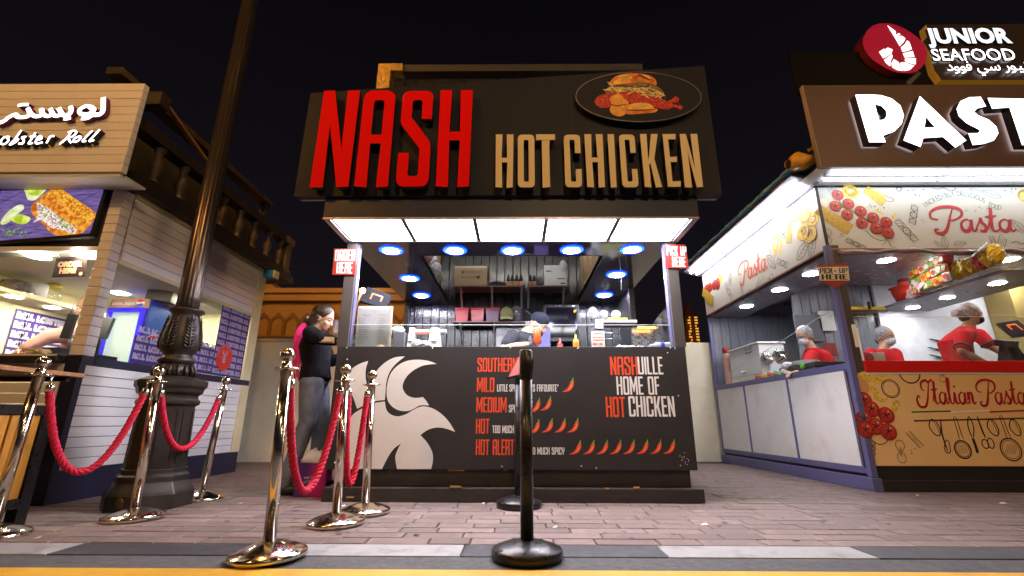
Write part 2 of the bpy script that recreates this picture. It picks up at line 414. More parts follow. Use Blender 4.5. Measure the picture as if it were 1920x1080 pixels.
# ================================================================== common materials
M = dict(
 paver=pm('paver', (.182, .132, .120), .62, bump=.5, bscale=90, var=.22, vscale=9, rand=.22, dirt=.5, dirtcol=(.12, .10, .10), dscale=2.2, rvar=.12, spec=.4),
 joint=pm('joint_sand', (.035, .026, .022), .95, bump=.5, bscale=200, var=.3, vscale=20),
 asphalt=pm('asphalt', (.075, .077, .085), .8, bump=1.0, bscale=160, var=.3, vscale=30, dirt=.35, dirtcol=(.16, .16, .165), dscale=5),
 kerb_w=pm('kerb_white_paint', (.30, .30, .31), .6, bump=.4, bscale=70, var=.08, vscale=12, dirt=.8, dirtcol=(.12, .12, .13), dscale=7),
 kerb_k=pm('kerb_black_paint', (.028, .028, .038), .55, bump=.5, bscale=70, var=.35, vscale=14, dirt=.5, dirtcol=(.09, .09, .10), dscale=7),
 yellow=pm('yellow_line_paint', (.62, .34, .012), .6, bump=.3, bscale=90, var=.10, vscale=8, dirt=.25, dirtcol=(.35, .22, .04), dscale=6),
 chrome=pm('chrome', (.90, .83, .71), .14, 1, rvar=.08, vscale=22),  # golden tint stands in for amber light mirrored in the metal
 gold=pm('brass_tinted_chrome', (.83, .74, .58), .10, 1, rvar=.05, vscale=10),
 blackm=pm('black_metal', (.022, .02, .022), .32, .3, rvar=.1, vscale=12, bump=.1, bscale=120),
 iron=pm('cast_iron_paint', (.036, .030, .026), .38, .35, bump=.25, bscale=45, rvar=.1, vscale=9, dirt=.25, dirtcol=(.10, .085, .07), dscale=6),
 shaft=pm('bronze_lacquer', (.085, .066, .056), .28, .6, var=.08, vscale=3),
 rope=pm('crimson_rope', (.60, .006, .048), .75, bump=.7, bscale=260, var=.2, vscale=60),
 black=pm('black_paint', (.022, .019, .018), .45, bump=.2, bscale=40, rvar=.12, vscale=5, var=.2),
 blackwood=pm('black_stained_wood', (.026, .022, .020), .5, bump=.6, bscale=30, stretch=(1, 1, 8), rvar=.15, vscale=4, var=.3, dirt=.2, dirtcol=(.10, .07, .04), dscale=5),
 white=pm('white_laminate', (.72, .72, .73), .4, var=.04, vscale=4, dirt=.12, dirtcol=(.45, .42, .38), dscale=3),
 wplastic=pm('white_plastic', (.72, .76, .78), .35),
 greyplastic=pm('grey_plastic', (.12, .12, .14), .4),
 dark=pm('dark_plastic', (.02, .02, .024), .35),
 cardboard=pm('cardboard', (.42, .30, .17), .8, var=.08, vscale=6, bump=.2, bscale=60),
 kraft=pm('kraft_paper', (.47, .34, .20), .8, var=.1, vscale=10, bump=.5, bscale=25, rand=.15),
 paper=pm('paper', (.76, .76, .74), .7, var=.03),
 steel=pm('brushed_steel', (.62, .62, .64), .28, 1, rvar=.08, vscale=20),
 skin=pm('skin', (.52, .30, .20), .5, var=.08, vscale=20, sss=.15),
 skin2=pm('skin_tan', (.40, .23, .15), .5, var=.08, vscale=20, sss=.15),
 hair=pm('dark_brown_hair', (.030, .016, .011), .42, bump=1.0, bscale=70, stretch=(1, 1, .25), var=.3, vscale=40),
 cream=pm('cream_render', (.76, .70, .55), .85, bump=.25, bscale=90, var=.06, vscale=2.5, dirt=.3, dirtcol=(.36, .32, .25), dscale=1.6),
 ochre=pm('ochre_render', (.40, .23, .075), .85, bump=.25, bscale=60, var=.07, vscale=2),
 ochre2=pm('ochre_trim', (.22, .11, .035), .8, bump=.2, bscale=60, var=.08, vscale=3),
 ink=pm('black_ink', (.018, .017, .018), .6),
 red=pm('red_gloss', (.66, .012, .010), .35),
 clear=glass('clear_glass', (.97, .985, .98), .9, .10),
 clean=glass('clean_glass', (.96, .98, .97), .9, .0),
 bag=pm('white_poly_bag', (.72, .72, .74), .3, bump=1.5, bscale=14, alpha=.93),
)
LAMP = (1.0, .44, .09)
# ================================================================== ground, pavement, kerb, road
b = B(M['asphalt']); b.quad((-300, -300, -.030), (300, -300, -.030), (300, 300, -.030), (-300, 300, -.030)); b.build('ground', None, kind='structure')
YK0, YK1, YY = gz(960, 1043).y, gz(960, 1021).y, gz(960, 1070).y
b = B(M['asphalt']); b.quad((-60, -40, -.005), (60, -40, -.005), (60, YK0-.002, -.005), (-60, YK0-.002, -.005)); road = b.build('road', None, kind='structure')
b = B(M['yellow']); b.box(-40, 40, YY-.13, YY+.012, -.02, -.001); b.build('yellow_line', road)
b = B(M['joint']); b.quad((-60, YK1, -.010), (60, YK1, -.010), (60, 60, -.010), (-60, 60, -.010)); pave = b.build('pavement', None, kind='structure')
b = B(M['joint']); b.box(-40, 40, YK0-.001, YK1-.002, -.028, -.010); kerb = b.build('kerb', None, kind='structure')
edges = [gz(1247, 1040).x]
for d in range(-9, 9):
    x0 = 0.72+d*.985; w = d % 2 == 0
    b = B(M['kerb_w'] if w else M['kerb_k']); b.box(x0+.002, x0+.983, YK0, YK1-.006, -.02, .0); b.build('kerb_stone', kerb, bevel=.004)
# pavers: running bond of long clay pavers, the 300 nearest in view are single objects
rows, y, bricks = [], YK1, []
k = 0
while y < 7.5:
    dep = .128
    x = -6.2 + random.random()*.4
    while x < 6.2:
        L = random.choice((.22, .33, .33, .44))
        if abs(x+L/2) < y*1.18+.3: bricks.append((y, x, L, dep))
        x += L
    y += dep
PROTO = {}
def paver_mesh(L, dep, var):
    key = (L, dep, var)
    if key not in PROTO:
        r = random.Random(hash(key) & 255); g = .003; c = .004
        hx, hy = L/2-g, dep/2-g; t = [r.uniform(-.0012, .0012) for _ in range(4)]
        vs = [(-hx, -hy, -.012), (hx, -hy, -.012), (hx, hy, -.012), (-hx, hy, -.012), (-hx, -hy, -c), (hx, -hy, -c), (hx, hy, -c), (-hx, hy, -c),
              (-hx+c, -hy+c, t[0]), (hx-c, -hy+c, t[1]), (hx-c, hy-c, t[2]), (-hx+c, hy-c, t[3])]
        fs = [(8, 9, 10, 11)] + [(i, (i+1) % 4, 4+(i+1) % 4, 4+i) for i in range(4)] + [(4+i, 4+(i+1) % 4, 8+(i+1) % 4, 8+i) for i in range(4)]
        me = bpy.data.meshes.new('brick'); me.from_pydata(vs, [], fs); me.materials.append(M['paver']); PROTO[key] = me
    return PROTO[key]
bricks.sort(key=lambda q: q[0] + abs(q[1]+q[2]/2)*.12)
rest_v, rest_f = [], []
for i, (y, x, L, dep) in enumerate(bricks):
    me = paver_mesh(L, dep, random.randrange(3)); p = V((x+L/2, y+dep/2, random.uniform(-.0015, .0015)))
    if i < 300:
        o = bpy.data.objects.new('brick', me); COL.objects.link(o); o.parent = pave; o.location = p
        o.rotation_euler = (0, 0, random.choice((0, PI)))
    else:
        q = len(rest_v); rest_v += [v.co+p for v in me.vertices]; rest_f += [[j+q for j in f.vertices] for f in me.polygons]
b = B(M['paver']); b.add(rest_v, rest_f); b.build('far_bricks', pave, kind='stuff')
# ================================================================== background walls and buildings
b = B(M['cream']); b.box(-9, -1.2, 7.6, 7.8, -.01, 1.88); b.m(pm('wall_cap', (.55, .5, .4), .8)).box(-9, -1.2, 7.57, 7.83, 1.88, 1.93)
w = b.build('boundary_wall', None); tag(w, 'plain cream rendered wall low behind the woman in black, below the ochre building', 'wall')
b = B(M['cream']); b.box(1.2, 5.5, 7.95, 8.15, -.01, 1.93)
w = b.build('boundary_wall', None); tag(w, 'pale yellow rendered wall in the gap between the hot chicken and pasta kiosks', 'wall')
# ochre building with a frieze of pointed arches
ob = thing('ochre_building', 'ochre rendered building with a frieze of pointed arches behind the hot chicken kiosk', 'building', (-3.5, 9.6, 0))
b = B(M['ochre']); b.box(-11, 1.5, 9.5, 14, 0, 3.05); b.build('wall', ob)
b = B(M['ochre']); b.box(-11.1, 1.6, 9.34, 14.1, 3.05, 3.2); b.box(-11.2, 1.7, 9.26, 14.1, 3.2, 3.3); b.build('cornice', ob)
b = B(M['ochre2']); b.box(-11, 1.5, 9.46, 9.4995, 2.28, 2.32); b.build('string_course', ob)
fr = FY(9.5)
AX = [x*.305 for x in range(-24, 2)]
for i, x in enumerate(AX):
    b = B(M['ochre2']); w_ = .305
    out = [(x, 2.32), (x+w_, 2.32), (x+w_, 2.66), (x+w_/2, 2.82), (x, 2.66)]
    inn = [(x+.035, 2.322), (x+w_-.035, 2.322)] + [(x+w_/2+(w_/2-.035)*math.cos(t), 2.55+.15*math.sin(t)) for t in [PI*j/8 for j in range(9)]]
    b.poly([out, inn], fr, .04, .0395); b.build('arch', ob)
b = B(M['ochre']); b.loft([[V((-11, 9.9, 3.3)), V((-5.1, 9.9, 3.3)), V((-5.1, 13, 3.3)), V((-11, 13, 3.3))], [V((-11, 10.5, 4.4)), V((-6.9, 10.5, 4.4)), V((-6.9, 12, 4.4)), V((-11, 12, 4.4))]], smooth=False); b.build('roof', ob)
# lamp on a post far behind the left window
p = gy(680, 545, 8.9)
fl = thing('floodlight', 'small glowing warm floodlight on a thin bent pole behind the menu board', 'floodlight', (p.x, p.y, 0))
b = B(M['wplastic']); b.tube([(p.x-.16, p.y, 0), (p.x-.14, p.y, p.z-.5), (p.x-.03, p.y, p.z-.05)], .02); b.build('pole', fl)
b = B(emat('warm_flood', (1, .72, .38), 45)); b.ell(p, .055); b.build('lamp_head', fl)
# lit obelisk
p = gy(1287, 567, 22); q0 = gy(1276, 640, 22); q1 = gy(1302, 640, 22)
ot = thing('obelisk', 'slender pointed stone obelisk with two lit lattice strips behind the right wall', 'monument', (p.x, 22, 0))
hw = (q1.x-q0.x)/2; zt = p.z; zb = gy(1284, 596, 22).z
b = B(pm('terracotta_stone', (.16, .055, .025), .8, var=.1))
def sq(h, z): return [V((p.x-h, 22-h, z)), V((p.x+h, 22-h, z)), V((p.x+h, 22+h, z)), V((p.x-h, 22+h, z))]
b.loft([sq(hw*1.5, 0), sq(hw*.72, zb), sq(.02, zt)], smooth=False); b.build('shaft', ot)
for sx in (-.55, .45):
    b = B(emat('amber_lattice', (1, .45, .06), .9))
    for i in range(26):
        z = 2.0+i*(zb-2.0)/26
        for j in range(2):
            if random.random() < .85: b.box(p.x+hw*(sx-.16+j*.22), p.x+hw*(sx+.03+j*.22), 22-hw*1.5-.05, 22-hw*1.5-.02, z, z+.07)
    b.build('light_strip', ot, kind='stuff')
# ================================================================== street lamps
def make_lamp(loc, label, es):
    t = thing('street_lamp', label, 'street lamp', (0, 0, 0), 'cast iron street lamps along the street')
    def octo(prof, m, name, nn=8, sm=False, bev=.006, a0=PI/8):
        b = B(m); b.lathe([(r/math.cos(PI/nn), z) for r, z in prof], nn, smooth=sm, ang0=a0); return b.build(name, t, bevel=bev)
    octo([(.31, 0), (.31, .10), (.30, .12), (.27, .16), (.255, .18), (.255, .22), (.235, .235), (.235, .27)], M['iron'], 'plinth')
    pd = octo([(.218, .27), (.205, .72)], M['iron'], 'pedestal')
    for i in range(8):                                      # recessed-looking panel frames
        a = i*PI/4; n = V((math.cos(a), math.sin(a), 0)); u = V((-n.y, n.x, 0))
        b = B(M['iron']); f = Fr(n*.2175+V((0, 0, .27)), u, V((-n.x*.0285, -n.y*.0285, 1)), n)
        b.poly([[(-.07, .03), (.07, .03), (.066, .42), (-.066, .42)], [(-.058, .042), (.058, .042), (.055, .408), (-.055, .408)]], f, .006, .008)
        b.build('panel_frame', pd)
    b = B(pm('worn_brass', (.12, .08, .035), .5, .6)); b.ell((.0, -.312, .06), (.034, .006, .034)); b.build('maker_plate', t)
    octo([(.21, .72), (.235, .735), (.235, .76), (.215, .775), (.215, .80), (.245, .82), (.25, .85), (.27, .87), (.27, .91), (.20, .935), (.16, .945)], M['iron'], 'capital')
    b = B(M['iron']); b.lathe([(.155, .945), (.15, 1.0), (.135, 1.04)], 28); nk = b.build('neck', t)
    b = B(M['iron'])
    for i in range(16):
        a = 2*PI*i/16; c, s_ = math.cos(a), math.sin(a)
        b.tube([(c*.165, s_*.165, .95), (c*.168, s_*.168, .985), (c*.155, s_*.155, 1.02), (c*.135, s_*.135, 1.035)], [.014, .016, .012, .006], 6)
    b.build('leaf_ring', nk)
    b = B(M['iron']); b.lathe([(.13, 1.035), (.15, 1.06), (.15, 1.085), (.12, 1.10), (.12, 1.125), (.145, 1.145), (.16, 1.17), (.165, 1.21), (.155, 1.29), (.135, 1.37), (.118, 1.43), (.12, 1.455), (.15, 1.475), (.152, 1.49), (.11, 1.50)], 32); vs = b.build('vase', t)
    for i in range(6):                                      # leaves on the vase, ribbed
        a0 = 2*PI*(i+.5)/6
        b = B(M['iron'])
        rz = [(.158, 1.16), (.170, 1.21), (.163, 1.28), (.145, 1.36), (.130, 1.44)]
        b.tube([(math.cos(a0)*r, math.sin(a0)*r, z) for r, z in rz], [.010, .010, .009, .008, .005], 6)
        for j in range(9):
            z = 1.18+j*.027; r = .160 if z < 1.25 else .160-(z-1.25)*.19
            for sgn in (-1, 1):
                wd = .40*(1-abs(z-1.24)/.5)
                b.tube([(math.cos(a0)*(r+.006), math.sin(a0)*(r+.006), z-.012), (math.cos(a0+sgn*wd*.6)*(r+.008), math.sin(a0+sgn*wd*.6)*(r+.008), z+.004), (math.cos(a0+sgn*wd)*r, math.sin(a0+sgn*wd)*r, z+.026)], [.008, .009, .003], 5)
        b.build('leaf', vs)
    # fluted shaft
    b = B(M['shaft']); n = 96; rings = []
    for z, r in ((1.49, .098), (1.6, .098), (4.9, .085)):
        rings.append([V(((r*(1-.055*(.5+.5*math.cos(16*2*PI*j/n))))*math.cos(2*PI*j/n), (r*(1-.055*(.5+.5*math.cos(16*2*PI*j/n))))*math.sin(2*PI*j/n), z)) for j in range(n)])
    b.loft(rings); b.build('shaft', t)
    b = B(M['iron']); b.lathe([(.085, 4.9), (.13, 4.95), (.13, 5.0), (.05, 5.05), (.05, 5.2), (.16, 5.25), (.16, 5.28)], 20); b.lathe([(.2, 5.78), (.18, 5.84), (.06, 5.95), (.02, 6.05)], 20)
    for i in range(4):
        a = PI/4+i*PI/2; b.bar((math.cos(a)*.15, math.sin(a)*.15, 5.27), (math.cos(a)*.195, math.sin(a)*.195, 5.79), .02)
    ln = b.build('lantern', t)
    b = B(emat('lamp_globe', LAMP, es)); b.lathe([(.11, 5.30), (.14, 5.45), (.15, 5.6), (.12, 5.74), (.05, 5.77)], 16); b.build('globe', ln)
    t.location = loc; t.scale = (.85, .85, 1)
    return t
lamp0 = make_lamp((-2.735, 3.70, 0), 'black cast iron street lamp with fluted bronze shaft standing behind the chrome rope posts', 560)
for i, (lx, ly) in enumerate(((-4.6, -1.4), (1.0, -3.0), (6.6, -2.2))):
    c = copy_tree(lamp0); c.location = (lx, ly, 0)
    for g in [g for k_ in kids(c) for g in kids(k_) if g.name.startswith('globe')]:
        g.data = g.data.copy(); g.data.materials[0] = emat('lamp_globe_%s' % ('near', 'middle', 'far')[i], (LAMP, (1.0, .66, .34), (1.0, .60, .28))[i], (580, 520, 430)[i])
    c['label'] = ('street lamp across the road to the left, out of the picture', 'street lamp across the road straight behind the viewer', 'street lamp across the road to the right, out of the picture')[i]
# ================================================================== hot chicken kiosk
YF = 3.95; XL, XR = -1.545, 1.455; ZT = 1.23; ZC = 2.20; YB = 6.3; YC = 3.43
M.update(
 panel=pm('dark_brown_print', (.034, .031, .032), .5, rvar=.06, vscale=3, var=.12, spec=.2),
 post=pm('grey_brown_post', (.060, .052, .050), .45, var=.1, rvar=.1),
 soffit=pm('glossy_black_soffit', (.062, .054, .066), .13, rvar=.09, vscale=1.3, spec=.8, bump=.12, bscale=7),
 inner=pm('black_gloss_wall', (.016, .016, .019), .17, rvar=.1, vscale=8, bump=1.2, bscale=16, stretch=(6, 6, .5), spec=.7),
 signb=pm('sign_board_brown', (.021, .021, .030), .5, var=.08, vscale=1.5, rvar=.06, spec=.15),
 redl=pm('red_letter_acrylic', (.86, .002, .002), .6, spec=.08),
 beige=pm('beige_letter_acrylic', (.80, .67, .40), .6, spec=.1),
 lside=pm('letter_side_black', (.014, .012, .012), .4),
 orange=pm('orange_print', (.74, .075, .020), .5),
 wprint=pm('white_print', (.76, .74, .72), .5, dirt=.25, dirtcol=(.48, .44, .40), dscale=3),
 green=pm('green_print', (.20, .36, .03), .5),
 redsign=pm('red_sign', (.30, .014, .008), .45),
)
ck = thing('chicken_kiosk', 'dark brown fried chicken kiosk with red and beige sign letters in the centre', 'food kiosk', (-.04, 4.0, 0))
FP = FY(YF)
b = B(M['blackwood']); b.box(-1.525, 1.475, YF-.04, 6.42, 0, .105); b.build('lower_plinth', ck, bevel=.006)
b = B(M['blackwood']); b.box(XL+.11, XR-.05, YF+.04, 6.36, .105, .24); b.build('upper_plinth', ck, bevel=.004)
# small chips of bare wood on the plinth edge
b = B(pm('bare_wood', (.50, .28, .09), .8))
for x, z, w in ((-.55, .222, .13), (-.52, .11, .09), (-.1, .226, .03), (.7, .1, .03), (-1.33, .03, .06), (.92, .108, .05)): b.box(x, x+w, YF+.034 if z > .15 else YF-.043, YF+.045 if z > .15 else YF-.035, z, z+.012)
b.build('chipped_paint', ck, kind='stuff')
fp = B(M['panel']); fp.box(XL, XR, YF, YF+.05, .237, ZT); panel = fp.build('front_panel', ck, bevel=.003)
b = B(M['panel']); b.box(XL, XL+.04, YF+.052, YB, .24, ZT-.02); b.build('side_panel', ck)
b = B(M['panel']); b.box(XR-.04, XR, YF+.052, YB, .24, ZT-.02); b.build('side_panel', ck)
b = B(M['steel']); b.box(XL+.045, XR-.045, YF+.052, 4.62, ZT-.045, ZT-.008); b.build('countertop', ck, bevel=.004)
b = B(M['steel'])
for px, py in ((650, 652), (651, 674), (811, 653), (957, 652), (1085, 652), (1257, 652), (1266, 653), (1252, 662), (941, 875), (1090, 874), (1276, 873), (627, 868), (1272, 742), (1118, 878)):
    p = gy(px, py, YF); b.ell((p.x, YF, p.z), (.006, .004, .006), nu=8, nv=5)
b.build('panel_screws', panel, kind='stuff')
# corner posts
for x0, x1 in ((XL-.012, XL+.085), (XR-.085, XR+.012)):
    b = B(M['post']); b.box(x0, x1, YF+.003, YF+.10, ZT, ZC); b.build('corner_post', ck, bevel=.004)
for x in (XL+.085, XR-.085):
    b = B(pm('blue_lit_trim', (.13, .13, .24), .35, .2)); b.box(x-.012 if x > 0 else x, x if x > 0 else x+.012, YF+.02, YF+.09, ZT, ZC-.002); b.build('post_trim', ck)
for x, y in ((XL+.03, 6.22), (XR-.03, 5.5)):
    b = B(M['blackm']); b.box(x-.03, x+.03, y-.03, y+.03, ZT-.02, ZC); b.build('rear_post', ck)
b = B(M['inner']); b.box(XR-.05, XR-.01, 5.53, YB, ZT-.02, ZC); b.build('rear_side_wall', ck)
# soffit ring: front strip and two side strips round an open loft, overhang with light panels in front
OX0, OX1, OY = -.955, .865, 4.32
b = B(M['soffit']); b.box(XL, XR, YF+.0, OY, ZC, ZC+.045); b.build('soffit', ck)
for x0, x1 in ((XL, OX0), (OX1, XR)):
    b = B(M['soffit']); b.box(x0, x1, OY+.002, YB, ZC, ZC+.045); b.build('soffit', ck)
b = B(M['blackm']); b.box(OX0-.012, OX0, OY, YB, ZC-.003, ZC+.06); b.box(OX1, OX1+.012, OY, YB, ZC-.003, ZC+.06); b.box(OX0, OX1, OY-.012, OY, ZC-.003, ZC+.06); b.build('loft_edge', ck)
b = B(M['inner']); b.box(XL, XL+.03, YF+.1, YB, ZC+.05, 3.25); b.box(XR-.03, XR, YF+.1, YB, ZC+.05, 3.25); b.box(XL, XR, YF-.05, YB+.1, 3.25, 3.30); b.build('loft_wall', ck)
# back wall boards
nb = 26; w = (XR-XL-.02)/nb
for i in range(nb):
    b = B(M['inner']); x = XL+.01+i*w; b.box(x+.003, x+w-.003, YB, YB+.03, .3, 3.25); b.build('wall_board', ck, bevel=.004, seg=1)
b = B(M['black']); b.box(XL, XR, YB+.032, YB+.06, .24, 3.3); b.build('back_wall', ck)
# canopy
b = B(pm('canopy_bloom_blue', (.018, .025, .058), .45, spec=.35)); b.box(XL-.03, XR+.03, YC, YC+.03, ZC+.01, 2.365); b.box(XL-.03, XL, YC+.03, YF+.1, ZC+.01, 2.365); b.box(XR, XR+.03, YC+.03, YF+.1, ZC+.01, 2.365); b.box(XL-.03, XR+.03, YC, YF+.1, 2.366, 2.39); can = b.build('canopy_frame', ck, bevel=.003)  # bluish bloom of the light panels is put into the frame colour
b = B(pm('canopy_trim', (.42, .36, .38), .35, .4)); b.box(XL-.03, XL+.02, YC, YF, ZC-.006, ZC+.008); b.box(XR-.02, XR+.03, YC, YF, ZC-.006, ZC+.008); b.box(XL+.021, XR-.021, YC, YC+.02, ZC-.006, ZC+.008); b.box(XL+.021, XR-.021, YF-.03, YF-.003, ZC-.006, ZC+.008); b.build('canopy_trim', can)
em = emat('canopy_panel_light', (.97, .95, 1.0), 31)
xs = [XL+.025+(XR-XL-.05)*i/5 for i in range(6)]
for i in range(5):
    b = B(em); b.box(xs[i]+.018, xs[i+1]-.018, YC+.024, YF-.034, ZC+.004, ZC+.012); b.build('light_panel', ck)
b = B(M['post'])
for i in range(1, 5): b.box(xs[i]-.018, xs[i]+.018, YC+.022, YF-.032, ZC-.002, ZC+.013)
b.build('panel_divider', can, kind='stuff')
# downlights with a blue halo ring
DL = []
for px, py in ((733, 471), (853, 471), (961, 471), (1072, 470), (1185, 469), (768, 523), (790, 555), (1156, 516), (1133, 554)):
    p = gz(px, py, ZC-.012); DL.append(p)
    d = B(pm('downlight_body', (.6, .6, .65), .4)); d.lathe([(.10, -.005), (.10, .0)], 28, c=(p.x, p.y, ZC-.002)); o = d.build('downlight', ck)
    b = B(emat('blue_halo', (.002, .020, 1.0), 26)); b.lathe([(.082, -.008), (.104, -.008), (.110, -.006), (.112, .0)], 28, c=(p.x, p.y, ZC-.004)); b.build('halo_ring', o)
    b = B(emat('downlight_disc', (1.0, .95, .98), 270)); b.lathe([(.0005, -.012), (.070, -.012), (.080, -.009)], 28, c=(p.x, p.y, ZC-.004)); b.build('light_disc', o)
# sneeze glass
b = B(M['clean']); b.box(XL+.09, XR-.09, YF+.062, YF+.066, ZT+.004, 1.432); b.build('sneeze_glass', ck)
b = B(pm('glass_edge', (.75, .85, .9), .2)); b.box(XL+.09, XR-.09, YF+.060, YF+.068, 1.432, 1.436); b.build('glass_rim', ck)
b = B(M['clear']); b.quad((XR-.06, YF+.1, ZT), (XR-.06, 5.46, ZT), (XR-.06, 5.46, 1.44), (XR-.06, YF+.1, 1.66)); b.build('side_glass', ck)
# ------------------------------------------------------------------ sign board with letters
YS = 3.40; FS = FY(YS)
sb = [gy(552, 367, YS), gy(1354, 365, YS), gy(1320, 124, YS), gy(583, 175, YS)]
b = B(M['signb']); b.poly([[(p.x, p.z) for p in sb]], FS, 0, .075); sign = b.build('sign_board', ck, bevel=.003)
b = B(pm('sign_return', (.34, .31, .30), .4)); b.box(sb[0].x+.01, XL-.035, YS+.078, YS+.10, sb[0].z+.002, sb[0].z+.03); b.box(XR+.035, sb[1].x-.01, YS+.078, YS+.10, sb[0].z+.002, sb[0].z+.03); b.build('sign_rail', sign)
b = B(pm('panel_seam', (.02, .015, .013), .5))
for px in (824, 1075): 
    x = gy(px, 300, YS).x; b.box(x-.002, x+.002, YS-.001, YS+.004, sb[0].z+.02, gy(px, 160, YS).z-.06)
b.build('board_seam', sign, kind='stuff')
YLt = 3.315; FL = FY(YLt)
zb, zt = gy(730, 350, YLt).z, gy(730, 170, YLt).z
for c, p0, p1 in (('N', 582, 654), ('A', 664, 728), ('S', 741, 803), ('H', 817, 880)):
    x0, x1 = gy(p0, 349, YLt).x, gy(p1, 349, YLt).x
    b = B(M['redl']); block(b, c, FL, x0, zb, zt-zb, x1-x0, 0, .055, M['lside'], t=.105 if c == 'N' else .118); b.build('letter', sign, label='tall red letter '+c, bevel=.004, seg=1)
zb, zt = gy(1120, 351, YLt).z, gy(1120, 252, YLt).z
for c, p0, p1 in (('H', 929, 962), ('O', 971, 1003), ('T', 1012, 1038), ('C', 1060, 1092), ('H', 1101, 1135), ('I', 1146, 1157), ('C', 1167, 1198), ('K', 1209, 1242), ('E', 1252, 1277), ('N', 1285, 1319)):
    x0, x1 = gy(p0, 350, YLt).x, gy(p1, 350, YLt).x
    if c == 'T': x0, x1 = gy(1006, 260, YLt).x, gy(1040, 260, YLt).x
    b = B(M['beige']); block(b, c, FL, x0, zb, zt-zb, (x1-x0), 0, .04, M['lside'], t=.12 if c != 'I' else .12); b.build('letter', sign, label='beige letter '+c, bevel=.003, seg=1)
# oval board with a printed burger
YO = 3.335; FO = FY(YO)
oc = gy(1197, 181, YO); orx = (gy(1316, 181, YO).x-gy(1080, 181, YO).x)/2; orz = (gy(1197, 134, YO).z-gy(1197, 228, YO).z)/2
b = B(M['signb']); b.disc((oc.x, oc.z), orx, FO, 0, 64, orz, .03); oval = b.build('oval_board', sign)
b = B(pm('oval_rim', (.24, .20, .16), .4, .4)); 
q = [(oc.x+orx*math.cos(2*PI*i/64), oc.z+orz*math.sin(2*PI*i/64)) for i in range(64)]; q2 = [(oc.x+(orx-.006)*math.cos(2*PI*i/64), oc.z+(orz-.006)*math.sin(2*PI*i/64)) for i in range(64)]
b.poly([q, q2], FO, .003, .003); b.build('oval_rim', oval)
bun = pm('print_bun', (.85, .25, .015), .5, var=.5, vscale=14); bunl = pm('print_bun_light', (.90, .50, .06), .5, var=.35, vscale=20)
slaw = pm('print_slaw', (.78, .62, .22), .5, var=.5, vscale=40); meat = pm('print_chicken', (.50, .020, .006), .5, var=.95, vscale=60); sauce = pm('print_sauce', (.90, .38, .04), .5, var=.25, vscale=12)
def O(px, py, k=7.385, ox=1070, oy=120): p = gy(ox+px/k, oy+py/k, YO); return (p.x, p.z)
b = B(bun); b.poly([smooth_loop([O(*q) for q in ((548, 300), (560, 230), (640, 165), (760, 135), (900, 130), (1060, 150), (1160, 200), (1190, 270), (1150, 300), (900, 320))])], FO, .001)
b.m(bunl); b.poly([smooth_loop([O(*q) for q in ((590, 250), (680, 190), (800, 165), (850, 200), (740, 260), (620, 300))])], FO, .0018)
b.m(meat); b.poly([smooth_loop([O(*q) for q in ((330, 520), (380, 450), (490, 410), (640, 370), (800, 350), (960, 370), (1100, 430), (1250, 480), (1350, 520), (1450, 450), (1500, 500), (1400, 540), (1470, 570), (1550, 590), (1520, 635), (1440, 600), (1330, 630), (1200, 610), (1050, 560), (800, 540), (640, 560), (480, 610), (380, 590))])], FO, .0016)
b.m(pm('print_slaw_shade', (.22, .15, .04), .5, var=.5, vscale=40)).poly([smooth_loop([O(*q) for q in ((500, 345), (560, 300), (760, 275), (1000, 250), (1180, 300), (1295, 405), (1240, 465), (1080, 420), (900, 385), (640, 390), (490, 412))])], FO, .0022)
b.m(slaw)
rr = random.Random(3)
for i in range(46):
    x = rr.uniform(500, 1260); y = 322+ (x-500)*.12 + rr.uniform(-48, 48); a = rr.uniform(-.7, .9); l = rr.uniform(40, 90)
    b.ribbon([O(x-l*math.cos(a), y-l*math.sin(a)), O(x, y+rr.uniform(-8, 8)), O(x+l*math.cos(a), y+l*math.sin(a))], .010, FO, .0024+i*.00003, n=3)
b.m(sauce); b.poly([smooth_loop([O(*q) for q in ((540, 480), (610, 430), (680, 420), (740, 480), (800, 540), (790, 640), (740, 710), (660, 730), (580, 700), (540, 640), (560, 560))])], FO, .0042)
b.m(bunl); b.poly([smooth_loop([O(*q) for q in ((800, 570), (900, 545), (1060, 545), (1150, 600), (1130, 640), (950, 645), (800, 640))])], FO, .0036)
b.m(bun); b.poly([smooth_loop([O(*q) for q in ((760, 650), (900, 640), (1080, 620), (1200, 625), (1170, 670), (1000, 690), (800, 700))])], FO, .0032)
b.m(pm('print_gloss', (.88, .62, .30), .4))
for q in (((640, 190), (720, 165), (800, 160)), ((600, 470), (640, 450), (660, 480)), ((690, 600), (720, 590), (740, 610)), ((860, 570), (960, 560), (1040, 565)), ((980, 150), (1050, 175), (1100, 215))): b.ribbon([O(*p) for p in q], .014, FO, .0055, n=4)
b.m(pm('print_seam', (.07, .015, .006), .5))
for q in (((550, 320), (700, 300), (900, 325), (1150, 300)), ((540, 560), (640, 585), (780, 560)), ((770, 640), (900, 646), (1150, 635)), ((930, 140), (1010, 190), (1110, 225)), ((880, 220), (900, 180), (960, 165))): b.ribbon([O(*p) for p in q], .010, FO, .0058, n=4)
b.m(pm('print_crumb', (.72, .10, .02), .5))
for i in range(90):
    u = rr.random(); x = 360+u*1180; y = (500 if u < .25 else 440+(u-.25)*180)+rr.gauss(0, 28); b.disc(O(x, y), rr.uniform(.004, .009), FO, .0030+i*.00001, 5)
b.build('burger_print', oval, kind='stuff')
